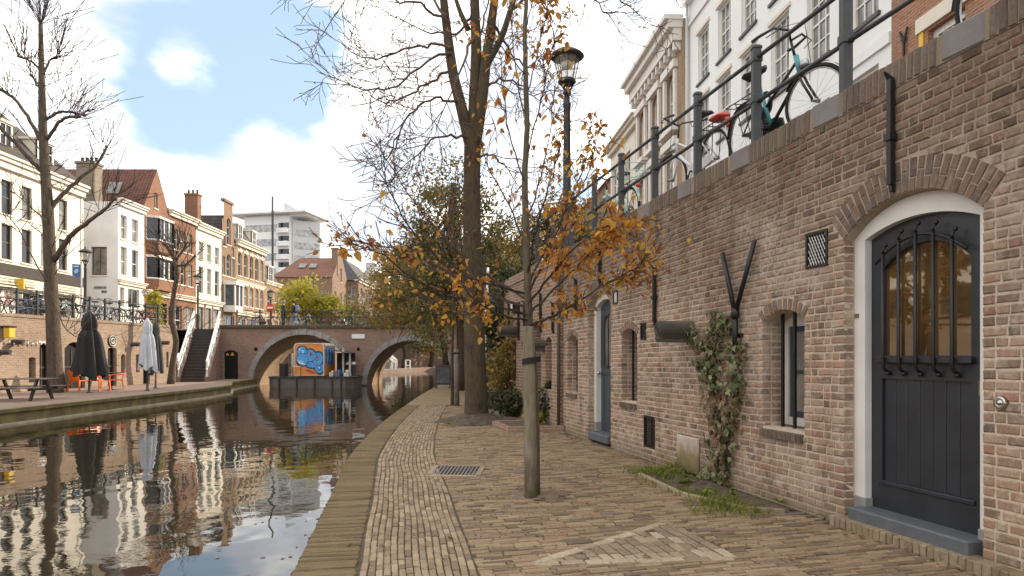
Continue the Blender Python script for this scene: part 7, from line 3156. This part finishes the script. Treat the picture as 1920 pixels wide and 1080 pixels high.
# path, start radius, leaf density of its twigs, droop
ylimbs = [
    ([Y(985, 590), Y(930, 575, -.3), Y(860, 560, -.6), Y(790, 530, -.8), Y(720, 480, -.9), Y(660, 455, -1)], .016, .26),
    ([Y(985, 575), Y(900, 545, .3), Y(820, 500, .5), Y(760, 470, .6), Y(700, 460, .7), Y(640, 445, .7)], .016, .3),
    ([Y(984, 560), Y(920, 520, .5), Y(860, 470, .8), Y(800, 410, 1), Y(750, 340, 1.1), Y(700, 260, 1.2)], .014, .06),
    ([Y(984, 550), Y(910, 530, -.4), Y(840, 500, -.6), Y(780, 440, -.7), Y(735, 370, -.8), Y(715, 310, -.8)], .014, .05),
    ([Y(988, 600), Y(940, 590, -.6), Y(900, 570, -.9), Y(860, 530, -1.1)], .013, .35),
    ([Y(992, 610), Y(1040, 590, -.1), Y(1090, 560, -.1), Y(1140, 530, 0), Y(1190, 505, .0), Y(1215, 490, .0)], .016, .75),
    ([Y(992, 590), Y(1040, 540, .3), Y(1090, 490, .5), Y(1140, 450, .6), Y(1180, 425, .6)], .015, 1.2),
    ([Y(992, 570), Y(1030, 520, -.3), Y(1070, 470, -.5), Y(1110, 440, -.6), Y(1150, 420, -.6)], .014, 1.3),
    ([Y(990, 555), Y(1020, 490, .2), Y(1050, 420, .3), Y(1085, 340, .4), Y(1110, 270, .4)], .014, .6),
    ([Y(990, 540), Y(1030, 450, .6), Y(1080, 370, .9), Y(1110, 300, 1.0), Y(1125, 240, 1.1)], .014, .55),
    ([Y(988, 520), Y(1005, 430, -.3), Y(1030, 350, -.4), Y(1050, 270, -.5)], .012, .45),
    ([Y(987, 470), Y(960, 400, .3), Y(930, 340, .5), Y(905, 280, .6), Y(890, 200, .7)], .011, .2),
    ([Y(986, 420), Y(1015, 330, .3), Y(1030, 250, .4), Y(1040, 160, .5)], .010, .25),
    ([Y(986, 350), Y(960, 270, -.2), Y(945, 190, -.3), Y(940, 110, -.3)], .009, .3),
    ([Y(987, 300), Y(1010, 210, -.2), Y(1030, 120, -.3), Y(1045, 50, -.3)], .008, .3),
    ([Y(987, 230), Y(970, 150, .2), Y(960, 70, .3), Y(955, 0, .3)], .008, .25),
    ([Y(986, 180), Y(1010, 90, .2), Y(1025, 20, .2), Y(1035, -40, .2)], .007, .5),
    ([Y(986, 140), Y(940, 90, -.4), Y(900, 60, -.5), Y(870, 50, -.6)], .006, .12),
    ([Y(984, 60), Y(1000, 0), Y(1015, -60)], .006, .5)]
leafpts = []
limbpts = []
for pts, r0, dens_ in ylimbs:
    p, rad = limb(mb, pts, r0, .004, 5, 4, .012, ry)
    limbpts += p
    nn_ = []
    for i in range(3, len(p)):
        for _ in range(2):
            if ry.random() < .62:
                D = (p[i] - p[i - 1]).normalized()
                ax = Vector((ry.gauss(0, 1), ry.gauss(0, 1), ry.gauss(0, 1))).cross(D).normalized()
                grow(mb, ry, p[i], Matrix.Rotation(ry.uniform(.3, .8), 3, ax) @ D, ry.uniform(.15, .36), .0042, 1, yprm, nn_)
    nn_ += [(q, Vector((0, 0, 1)), 0) for q in p[len(p) // 2:]]
    for q in nn_:
        m_ = dens_ * .62
        while m_ > 0:
            if ry.random() < m_:
                leafpts.append(q[0] + Vector((ry.gauss(0, .03), ry.gauss(0, .03), ry.gauss(0, .03) - .02)))
            m_ -= 1
ytw = mb
bunches = []
# bunches at the limb ends, as in the photo
for (px, py, dd_, n_, sp_) in ((650, 450, -1, 16, .10), (640, 440, .7, 12, .1), (1180, 440, .6, 26, .13), (1140, 465, .2, 27, .17), (1095, 430, .3, 18, .16), (1195, 510, 0, 24, .10), (1160, 530, 0, 12, .08), (1060, 480, 0, 16, .17), (1110, 300, .6, 16, .14), (1060, 300, .2, 18, .17), (1075, 380, .3, 24, .17),
                              (895, 545, -.9, 9, .09), (870, 520, -.8, 5, .12), (800, 470, -.6, 8, .16), (900, 590, -.8, 10, .07), (1045, 570, -.1, 9, .08), (1020, 600, -.1, 6, .06), (905, 110, 0, 5, .14), (760, 460, 0, 12, .2), (1055, 100, 0, 7, .1), (730, 560, .6, 9, .14), (830, 590, .3, 7, .12)):
    c_ = Y(px, py, dd_)
    pl_ = [c_ + Vector((ry.gauss(0, sp_), ry.gauss(0, sp_), ry.gauss(0, sp_ * .6))) for _ in range(n_)]
    leafpts += pl_
    bunches.append((c_, pl_))
for c_, pl_ in bunches:
    q = min(limbpts, key=lambda w: (w - c_).length)
    if (q - c_).length > .02:
        ytw.tube([q, (q + c_) / 2 + Vector((0, 0, .02)), c_], [.004, .0035, .003], 4, False)
    for w in pl_[::2]:
        ytw.tube([c_, (c_ + w) / 2 + Vector((0, 0, .012)), w], [.003, .0026, .0022], 3, False)
ytw.at('branches', MT['bark_dark'], yt)
items = []
for P in leafpts:
    items.append((leaf_matrix(P, .074 * ry.choice((.75, 1, 1, 1.2)), ry, .6), ry.randrange(4), (P - CAMV).length))
place_pieces(yt, 'leaf', items, LEAVES, MT['leaf_orange'], 'foliage', 300, offset=yt.location)
print('young leaves', len(items))
sk = thing('tree_stake', 'pale round wooden stake strapped to the young orange tree', 'stake', (.2, 6.84, 0))
mb = MB()
a_, c_ = PT(996, 935, 6.80), PT(991, 612, 6.80)
mb.tube([a_, a_ + (c_ - a_) * .3, a_ + (c_ - a_) * .6, c_ - Vector((0, 0, .02)), c_], [.066, .065, .062, .060, .052], 16)
mb.at('pole', MT['stake'], sk, True)
mb = MB()
zs_ = EYE + (668 - 676) / 1280 * 6.8
cs_ = a_ + (c_ - a_) * ((zs_ - a_.z) / (c_.z - a_.z))
vs, fs = [], []
for i in range(20):
    an = 2 * math.pi * i / 20
    for dz in (-.03, .03):
        sg_ = 1.6 if math.cos(an) > .3 else 1.0
        vs.append((cs_.x + .072 * sg_ * math.cos(an), cs_.y + .072 * math.sin(an) + .0, cs_.z + dz + .015 * math.cos(an)))
for i in range(20):
    j = (i + 1) % 20
    fs.append((i * 2, j * 2, j * 2 + 1, i * 2 + 1))
mb.add(vs, fs)
mb.at('strap', MT['rubber'], sk, True)

# ---- second staked sapling further along the quay
s2 = thing('sapling', 'thin staked sapling on the quay left of the big tree', 'tree', (-1.6, 19.5, 0))
mb = MB()
limb(mb, [PT(848, 765, 19.6), PT(848, 650, 19.6), PT(852, 520, 19.6), PT(850, 380, 19.6)], .05, .02, 8)
mb.at('trunk', MT['bark'], s2, True)
mb = MB()
r = random.Random(31)
nn_ = []
for i in range(16):
    P = PT(850 + r.uniform(-2, 2), 620 - i * 16, 19.6)
    grow(mb, r, P, Vector((r.uniform(-1, 1), r.uniform(-1, 1), .5)), r.uniform(.7, 1.3), .012, 2, dict(wander=.15, up=.05, rmin=.005, branch=.6, angle=(.4, .9), ratio=(.5, .75)), nn_)
mb.at('branches', MT['twig'], s2)
crown('crown', s2, [(q[0].x, q[0].y, q[0].z, .12, .12, .12) for q in nn_[::4]], 700, .05, MT['leaf_autumn'], 4, len(nn_[::4]), .1)
k2_ = thing('tree_stake', 'round wooden stake beside the far sapling', 'stake', (-1.55, 19.3, 0))
mb = MB()
mb.tube([PT(857, 767, 19.3), PT(855, 655, 19.3)], [.075, .07], 10)
mb.at('pole', MT['bench_wood'], k2_, True)
mb = MB()
mb.torus(tuple(PT(854, 662, 19.35)), .11, .03, 'Z', 14, 5)
mb.at('strap', MT['rubber'], k2_)

# ---- dense olive-leaved tree behind the big trunk
def leafy_tree(name, label, base, trunk, r0, ells, n, size, mat, seed, clumps=70, spread=.4, bark='bark_dark', shell=.35, group=None, twig_n=24):
    o = thing(name, label, 'tree', base, group)
    mb = MB()
    r = random.Random(seed)
    limb(mb, trunk, r0, r0 * .45, 10, 4, .02, r)
    top = Vector(trunk[-1])
    for i in range(twig_n):
        e = ells[r.randrange(len(ells))]
        tgt = Vector((e[0] + r.gauss(0, .45) * e[3], e[1] + r.gauss(0, .45) * e[4], e[2] + r.gauss(0, .5) * e[5]))
        t = r.uniform(.55, 1.0)
        i0 = min(int(t * (len(trunk) - 1)), len(trunk) - 2)
        s_ = Vector(trunk[i0]) + (Vector(trunk[i0 + 1]) - Vector(trunk[i0])) * (t * (len(trunk) - 1) - i0)
        mid = (s_ + tgt) / 2 + Vector((r.gauss(0, .2), r.gauss(0, .2), .3))
        limb(mb, [s_, mid, tgt], r0 * .3, .012, 5, 3)
    mb.at('trunk', MT[bark], o, True)
    crown('crown', o, ells, n, size, MT[mat], seed, clumps, spread, shell)
    return o


leafy_tree('leafy_tree', 'dense dark olive tree behind the big bare trunk', (-2.1, 28, 0), [(-2.1, 28, 0), (-2.05, 28, 2.2), (-2.2, 28, 4), (-2.4, 28, 6.5), (-2.4, 28, 8.5)], .26,
           [(-2.6, 28, 6.9, 1.9, 1.7, 2.9), (-1.3, 28, 6.0, 1.6, 1.5, 2.5), (-3.6, 28, 5.0, 1.4, 1.3, 2.0), (-2.4, 28, 3.9, 2.3, 1.6, 1.4), (-3.3, 28, 2.7, 1.2, 1.0, 1.0)], 19000, .075, 'leaf_olive', 41, 130, .34)
leafy_tree('leafy_tree', 'ochre and olive thin-leaved tree overhanging the right bridge arch', (-3.4, 34, 0), [(-3.3, 34, 0), (-3.4, 34, 2), (-4.0, 34, 3.6), (-4.8, 34, 5)], .16,
           [(-5.6, 34, 5.2, 1.9, 1.4, 1.9), (-6.2, 34, 3.6, 1.5, 1.2, 1.4), (-3.8, 34, 3.6, 1.4, 1.2, 1.4), (-4.2, 34, 6.2, 1.2, 1.2, 1.5), (-4.0, 33, 2.4, 1.0, .9, .8)], 10000, .07, 'leaf_autumn', 42, 120, .32)
leafy_tree('leafy_tree', 'bushy golden yellow tree just beyond the bridge', (-17.2, 57, SZ), [(-17.2, 57, SZ), (-17.2, 57, 4.2), (-17.0, 57, 5.6)], .17,
           [(-17.3, 57, 5.9, 2.4, 2.0, 1.9), (-15.6, 57, 5.2, 1.7, 1.5, 1.5), (-18.6, 57, 5.4, 1.3, 1.3, 1.5)], 6500, .13, 'leaf_yellow', 43, 90, .4, 'bark', .3)
leafy_tree('leafy_tree', 'sparse twiggy ochre tree on the upper street between trunk and lamp', (1.4, 24, cop(16)), [(1.4, 24, 3.2), (1.3, 24, 5), (1.2, 24, 6.5)], .1,
           [(1.0, 24, 5.6, 1.3, 1.0, 1.5), (.2, 24, 4.9, 1.0, .8, 1.0), (1.6, 24, 6.6, .9, .8, 1.0)], 2600, .06, 'leaf_autumn', 44, 60, .25, 'bark_dark', .2, None, 40)
farT = [((-9.8, 62, SZ), 9.0, 'leaf_autumn', 'ochre tree beyond the right half of the bridge'), ((-5.6, 58, 0), 9.5, 'leaf_olive', 'olive tree beyond the bridge near the right quay'), ((-1.5, 52, SZ), 8.5, 'leaf_autumn', 'tawny tree on the right street past the bridge'),
        ((-12.6, 86, SZ), 9.0, 'leaf_autumn', 'thin russet tree far beyond the bridge'), ((-6.0, 96, SZ), 12.0, 'leaf_olive', 'large dark tree closing the canal view'), ((1.5, 70, SZ), 12.0, 'leaf_olive', 'tall olive tree far along the right street'), ((-1.0, 104, 0), 13.0, 'leaf_dark', 'dark tree at the canal bend behind the arch'), ((4.0, 40, SZ), 8.0, 'leaf_olive', 'green street tree behind the further wharf wall')]
for i, (b_, h_, m_, lb) in enumerate(farT):
    x, y, z = b_
    k = h_ / 9
    leafy_tree('leafy_tree', lb, b_, [(x, y, z), (x + .2, y, z + 2.5 * k), (x - .1, y, z + 4.5 * k), (x, y, z + 6.5 * k)], .2 * k,
               [(x, y, z + 5.6 * k, 2.5 * k, 2.2 * k, 3.0 * k), (x + 1.5 * k, y, z + 4.4 * k, 1.8 * k, 1.6 * k, 1.7 * k), (x - 1.5 * k, y, z + 4.2 * k, 1.8 * k, 1.6 * k, 1.8 * k)], 6500, .13 * k, MT[m_].name and m_, 60 + i, 80, .45 * k, group='trees beyond the bridge')
for i, (x, y, h_, lb) in enumerate(((-15.2, 66, 6.5, 'dark trunked tree on the far quay left of the white steps'), (-12.9, 81, 7, 'dark trunked tree behind the white post frame'), (-10.4, 87, 7.5, 'dark tree on the far quay seen through the right arch'), (-7.4, 92, 8, 'rightmost dark tree on the far quay through the arch'))):
    leafy_tree('leafy_tree', lb, (x, y, 0), [(x, y, 0), (x + .2, y, 1.8), (x - .2, y, 3.2), (x, y, 5)], .3, [(x, y, 4.6, 2.4, 2, 2.2), (x + 1, y, 2.6, 1.4, 1, 1.2)], 3200, .16, 'leaf_dark' if i % 2 else 'leaf_olive', 90 + i, 40, .5, group='trees beyond the bridge')
leafy_tree('columnar_shrub', 'yellow-green bamboo-like shrub in front of the red gabled house', (-24.4, 46.5, SZ), [(-24.4, 46.5, SZ), (-24.4, 46.5, 4.5), (-24.4, 46.5, 5.8)], .06,
           [(-24.4, 46.5, 5.4, .55, .5, .8), (-24.4, 46.5, 4.3, .5, .5, .9)], 1800, .09, 'leaf_yellow', 71, 40, .18, 'bark', .1, None, 8)

# ---- pollarded bare trees on the left quay
def pollard(label, DL, trunk, rads, limbs, seed, tw=1.0, knob=.12):
    r = random.Random(seed)
    b_ = PT(trunk[0][0], trunk[0][1], DL)
    o = thing('pollarded_tree', label, 'tree', (b_.x, b_.y, 0), 'bare trees on the left quay')
    mb = MB()
    p = smooth_path([PT(x, y, DL) for x, y in trunk], 4)
    m_ = len(p)
    rad = np.interp(np.linspace(0, 1, m_), np.linspace(0, 1, len(rads)), rads)
    mb.tube(p, [float(q) for q in rad], 12)
    twm = MB()
    nn = []
    pr = dict(wander=.07, up=.06, rmin=.0115, branch=.5, angle=(.25, .6), ratio=(.5, .75))
    for pts, ra, rb2, fan, L in limbs:
        q = [PT(x, y, DL + dz) for x, y, dz in pts]
        pp, rr2 = limb(mb, q, ra, rb2, 7, 4, .03, r)
        e = pp[-1]
        mb.blob(tuple(e), rb2 * 1.7, rb2 * 1.7, rb2 * 1.5, 8, 6)
        for i in range(int(fan * tw * 1.3)):
            D = (pp[-1] - pp[-2]).normalized() * .5 + Vector((r.gauss(0, .5), r.gauss(0, .5), r.uniform(.1, 1.0)))
            e = pp[-1] + (pp[max(0, len(pp) - 6)] - pp[-1]) * r.uniform(0, 1)
            grow(twm, r, e, D, 1.25 * L * r.uniform(.5, 1.1), .014, 1, pr, nn)
        for i in range(4, m_ if m_ < len(pp) else len(pp), 2):
            if r.random() < .8:
                D = Vector((r.gauss(0, .6), r.gauss(0, .6), r.uniform(-.1, .9)))
                grow(twm, r, pp[i], D, L * r.uniform(.3, .8), .010, 1, pr, nn)
    for i in range(m_ // 3, m_):
        for _ in range(3):
            if r.random() < .75 * tw:
                D = Vector((r.gauss(0, 1), r.gauss(0, .8), r.uniform(-.1, .9)))
                grow(twm, r, p[i], D, r.uniform(.7, 1.9), .016, 1, pr, nn)
    e = p[-1]
    for i in range(int(26 * tw)):
        grow(twm, r, e, Vector((r.gauss(0, .45), r.gauss(0, .45), 1)), r.uniform(.8, 1.7), .016, 1, pr, nn)
    mb.at('trunk', MT['bark_left'], o, True)
    twm.at('branches', MT['twig_left'], o)


pollard('big pollarded bare tree at the left beside the picnic table', 26.4, [(107, 740), (103, 690), (99, 600), (94, 500), (90, 400), (84, 310), (80, 230), (78, 140), (76, 45)],
        [.36, .27, .24, .22, .2, .17, .145, .11, .075],
        [([(100, 490, 0), (130, 445, -.3), (160, 420, -.5), (188, 400, -.6), (215, 372, -.7)], .11, .05, 10, 1.1), ([(92, 400, 0), (115, 365, .2), (150, 335, .5), (180, 310, .8), (200, 275, .9)], .10, .035, 8, 1.1),
         ([(86, 330, 0), (62, 305, -.3), (38, 278, -.5), (0, 240, -.8), (-40, 215, -1)], .09, .05, 8, 1.3), ([(80, 270, 0), (62, 235, .2), (42, 205, .4), (25, 182, .5), (0, 168, .6)], .08, .045, 12, 1.4),
         ([(88, 262, 0), (105, 235, -.2), (125, 222, -.4), (148, 218, -.5)], .065, .05, 7, 1.3), ([(84, 226, 0), (105, 212, .3), (130, 210, .5), (158, 216, .6)], .06, .045, 7, 1.4),
         ([(82, 142, 0), (66, 122, -.1), (50, 110, -.2), (34, 106, -.3)], .05, .03, 12, 1.3), ([(82, 140, 0), (90, 122, .1), (96, 110, .2), (112, 106, .2)], .05, .03, 12, 1.2), ([(84, 180, 0), (70, 160, .4), (58, 140, .6)], .04, .03, 8, 1.1),
         ([(97, 560, 0), (125, 620, -1), (150, 632, -1.4)], .03, .012, 3, .8), ([(97, 540, 0), (70, 500, -.6), (40, 440, -1), (10, 400, -1.2)], .03, .014, 4, .9), ([(90, 420, 0), (50, 380, .6), (10, 350, 1)], .03, .014, 4, .9)], 77, 1.0)
pollard('smaller pollarded bare tree by the left quay steps', 34.5, [(320, 721), (324, 680), (330, 640), (322, 600), (326, 550), (332, 515), (327, 488)],
        [.19, .145, .135, .13, .115, .105, .09],
        [([(327, 490, 0), (318, 470, -.2), (308, 458, -.3)], .07, .045, 9, 1.1), ([(329, 490, 0), (342, 470, .2), (352, 455, .3)], .07, .045, 9, 1.2), ([(330, 500, 0), (350, 495, -.3), (365, 480, -.4)], .06, .035, 7, 1.0), ([(328, 495, 0), (306, 488, .3), (292, 478, .4)], .06, .035, 7, 1.0)], 78, .7)

# ---- ivy on the wall, above the planting bed
ri = random.Random(15)
iv = thing('ivy', 'ivy climbing the wharf wall beside the forked downpipe', 'ivy', tuple(FW @ Vector((wx(1350), -.1, 0))))
paths = [([(1352, 588), (1348, 620), (1342, 650), (1338, 690), (1345, 730), (1352, 780), (1352, 840), (1350, 890), (1345, 915)], [9, 18, 22, 22, 16, 20, 18, 16, 18]),
         ([(1372, 610), (1365, 600), (1352, 605)], [8, 8, 6]), ([(1302, 618), (1318, 640), (1335, 655)], [8, 10, 10]),
         ([(1392, 640), (1388, 690), (1382, 740), (1372, 790), (1366, 840), (1358, 890)], [8, 15, 18, 16, 14, 12]), ([(1330, 925), (1355, 905)], [14, 12])]
stem = MB()
green, dry = [], []
for pts, hw in paths:
    sp_ = smooth_path([FW @ Vector((wx(x), -.025, wz(x, y))) for x, y in pts], 5)
    for _ in range(3):
        stem.tube([q + Vector((ri.gauss(0, .03), ri.gauss(0, .015), ri.gauss(0, .02))) for q in sp_], .007, 4)
    n_ = 330 * (len(pts) - 1) // 4
    for _ in range(n_):
        t = ri.uniform(0, len(pts) - 1.001)
        i = int(t)
        f = t - i
        x = pts[i][0] + (pts[i + 1][0] - pts[i][0]) * f + ri.gauss(0, .55) * (hw[i] + (hw[i + 1] - hw[i]) * f)
        y = pts[i][1] + (pts[i + 1][1] - pts[i][1]) * f + ri.gauss(0, 6)
        P = FW @ Vector((wx(x), -.02 - abs(ri.gauss(0, .055)), wz(x, y)))
        if P.z < .03:
            continue
        # leaves hang facing out of the wall
        M = FW.to_3x3().to_4x4()
        ang = ri.uniform(-.9, .9)
        L_ = Matrix.Translation(P) @ M @ Matrix.Rotation(R(90) + ri.uniform(-.6, .4), 4, 'X') @ Matrix.Rotation(-R(90) + ang, 4, 'Z') @ Matrix.Rotation(ri.uniform(-.5, .5), 4, 'X') @ Matrix.Scale(ri.uniform(.045, .095), 4)
        brown = .25 if P.z > 1.0 else .62 if P.z > .35 else .4
        (dry if ri.random() < brown else green).append((L_, ri.randrange(2), (P - CAMV).length))
place_pieces(iv, 'leaf', green, IVY, MT['leaf_ivy'], 'foliage', 300, offset=iv.location)
place_pieces(iv, 'dry_leaf', dry, IVY, MT['leaf_dry'], 'dry_foliage', 150, offset=iv.location)
stem.at('stem', MT['bark_dark'], iv)

# ---- grass in the planting bed
rg = random.Random(18)
V, F = [], []
for (px, py, n_, sp_, h_) in ((1222, 888, 240, .13, .13), (1250, 892, 160, .10, .15), (1290, 925, 120, .08, .10), (1345, 945, 240, .12, .13), (1375, 955, 200, .11, .11), (1415, 960, 60, .05, .07), (1235, 905, 120, .12, .08), (1270, 880, 80, .06, .16), (845, 800, 60, .12, .07), (1320, 960, 70, .08, .07)):
    d_ = 1792 / (py - 668)
    c_ = Vector(((px - 960) / 1280 * d_, d_, 0))
    for _ in range(n_):
        p = c_ + Vector((rg.gauss(0, sp_), rg.gauss(0, sp_ * 1.4), 0))
        h = h_ * rg.uniform(.3, .85)
        a_ = rg.uniform(0, 6.28)
        w = Vector((math.cos(a_), math.sin(a_), 0)) * .0055
        le = Vector((rg.gauss(0, .8), rg.gauss(0, .8), 0)) * h
        b0 = len(V)
        V += [p - w, p + w, p + le * .35 + Vector((0, 0, h * .65)) + w * .8, p + le * .35 + Vector((0, 0, h * .65)) - w * .8, p + le + Vector((0, 0, h * .95))]
        F += [(b0, b0 + 1, b0 + 2, b0 + 3), (b0 + 3, b0 + 2, b0 + 4)]
me = bpy.data.meshes.new('grass')
me.from_pydata([tuple(v_) for v_ in V], [], F)
me.materials.append(MT['grass'])
meta(link('grass', me), 'tufts of bright green grass in the bed under the ivy', 'grass', kind='stuff')

# low broad-leaved weeds between the tufts
V, F = [], []
for i in range(26):
    q = wp(rg.uniform(6.6, 8.6), rg.uniform(.05, .6))
    for j in range(rg.randrange(5, 10)):
        M = Matrix.Translation((q.x, q.y, .02)) @ Matrix.Rotation(rg.uniform(0, 6.28), 4, 'Z') @ Matrix.Rotation(-rg.uniform(.2, 1.0), 4, 'Y') @ Matrix.Scale(rg.uniform(.04, .09), 4)
        vs, fs = LEAVES[rg.randrange(4)]
        b0 = len(V)
        V += [M @ Vector(v_) for v_ in vs]
        F += [tuple(k_ + b0 for k_ in f) for f in fs]
me = bpy.data.meshes.new('weeds')
me.from_pydata([tuple(v_) for v_ in V], [], F)
me.materials.append(MT['grass'])
meta(link('weeds', me), 'low broad-leaved weeds on the dark soil under the ivy', 'weeds', kind='stuff')

# ---- shrubs along the further wall
def shrub(label, base, ells, n, size, mat, seed, stems=10, h=1.2, clumps=30, spread=.16):
    o = thing('shrub', label, 'shrub', base)
    r = random.Random(seed)
    mb = MB()
    for i in range(stems):
        e = ells[r.randrange(len(ells))]
        t = Vector((e[0] + r.gauss(0, .4) * e[3], e[1] + r.gauss(0, .4) * e[4], e[2] + r.uniform(-.3, .9) * e[5]))
        b_ = Vector(base) + Vector((r.gauss(0, .1), r.gauss(0, .1), 0))
        limb(mb, [b_, (b_ + t) / 2 + Vector((0, 0, .1)), t], .016, .005, 5, 3)
    mb.at('stem', MT['bark_dark'], o)
    crown('foliage', o, ells, n, size, MT[mat], seed, clumps, spread, .2)


shrub('tall shrub turning orange behind the young tree', (-.1, 16.6, 0), [(-.15, 16.6, 1.3, .55, .5, .75), (.15, 16.4, 1.9, .4, .4, .6), (-.05, 16.5, .8, .5, .45, .4)], 3400, .05, 'leaf_autumn', 81, 14, 2, 45, .16)
shrub('dark upper shrub against the further wharf wall', (-.2, 17.4, 0), [(-.3, 17.4, 1.9, .5, .5, .8), (-.2, 17.3, 2.5, .35, .4, .5), (.1, 17.3, 3.3, .5, .5, .45), (.5, 17.0, 3.5, .4, .4, .3)], 3800, .055, 'leaf_dark', 82, 12, 2, 40, .16)
shrub('low dark juniper bush at the foot of the big tree', (-.05, 15.9, 0), [(-.05, 15.9, .35, .55, .4, .3), (.3, 15.7, .3, .35, .3, .25)], 2600, .045, 'leaf_dark', 83, 10, .5, 40, .12)
shrub('glossy green shrub in the low brick planter', (.72, 13.7, .1), [(.72, 13.7, .42, .22, .22, .28), (.75, 13.65, .72, .15, .15, .18)], 420, .055, 'leaf_dark', 84, 7, .8, 22, .09)
shrub('small yellowing plant in the low brick planter', (.45, 13.55, .1), [(.45, 13.55, .22, .14, .14, .12)], 160, .05, 'leaf_yellow', 85, 4, .3, 10, .06)

# ---- fallen leaves
rf = random.Random(23)
V, F = [], []
for i in range(430):
    if i < 130:
        p2 = Vector((.45 + rf.gauss(0, .6), 7.0 + rf.gauss(0, 1.2)))
    elif i < 170:
        p2 = wp(rf.uniform(6.4, 9), rf.uniform(.03, .7))
    elif i < 300:
        p2 = wp(rf.uniform(4, 13), .03 + abs(rf.gauss(0, .16)))
    else:
        d_ = rf.uniform(4.2, 15)
        p2 = Vector((rf.uniform(edge_x(d_) + .1, 4.1 - .255 * d_), d_))
    M = Matrix.Translation((p2.x, p2.y, .012)) @ Matrix.Rotation(rf.uniform(0, 6.28), 4, 'Z') @ Matrix.Rotation(rf.uniform(-.3, .3), 4, 'Y') @ Matrix.Scale(rf.choice((.025, .035, .05, .06)), 4)
    vs, fs = LEAVES[rf.randrange(4)]
    b0 = len(V)
    V += [M @ Vector(v_) for v_ in vs]
    F += [tuple(q + b0 for q in f) for f in fs]
me = bpy.data.meshes.new('fallen_leaves')
me.from_pydata([tuple(v_) for v_ in V], [], F)
me.materials.append(MT['leaf_dry'])
meta(link('fallen_leaves', me), 'brown fallen leaves scattered over the near quay paving', 'leaves', kind='stuff')

# ---- leaves and scum floating on the canal
V, F = [], []
for i in range(420):
    if i < 200:
        d_ = rf.uniform(5, 30)
        x = edge_x(d_) - abs(rf.gauss(0, .5)) - .03
    else:
        d_ = rf.uniform(9, 38)
        x = rf.uniform(-13, edge_x(d_) - .2)
    M = Matrix.Translation((x, d_, WATER_Z + .004)) @ Matrix.Rotation(rf.uniform(0, 6.28), 4, 'Z') @ Matrix.Diagonal((1, 1, .15, 1)) @ Matrix.Scale(rf.uniform(.03, .075), 4)
    vs, fs = LEAVES[rf.randrange(4)]
    b0 = len(V)
    V += [M @ Vector(v_) for v_ in vs]
    F += [tuple(q + b0 for q in f) for f in fs]
me = bpy.data.meshes.new('floating_leaves')
me.from_pydata([tuple(v_) for v_ in V], [], F)
me.materials.append(MT['leaf_dry'])
meta(link('floating_leaves', me), 'small fallen leaves floating on the canal water', 'leaves', kind='stuff')
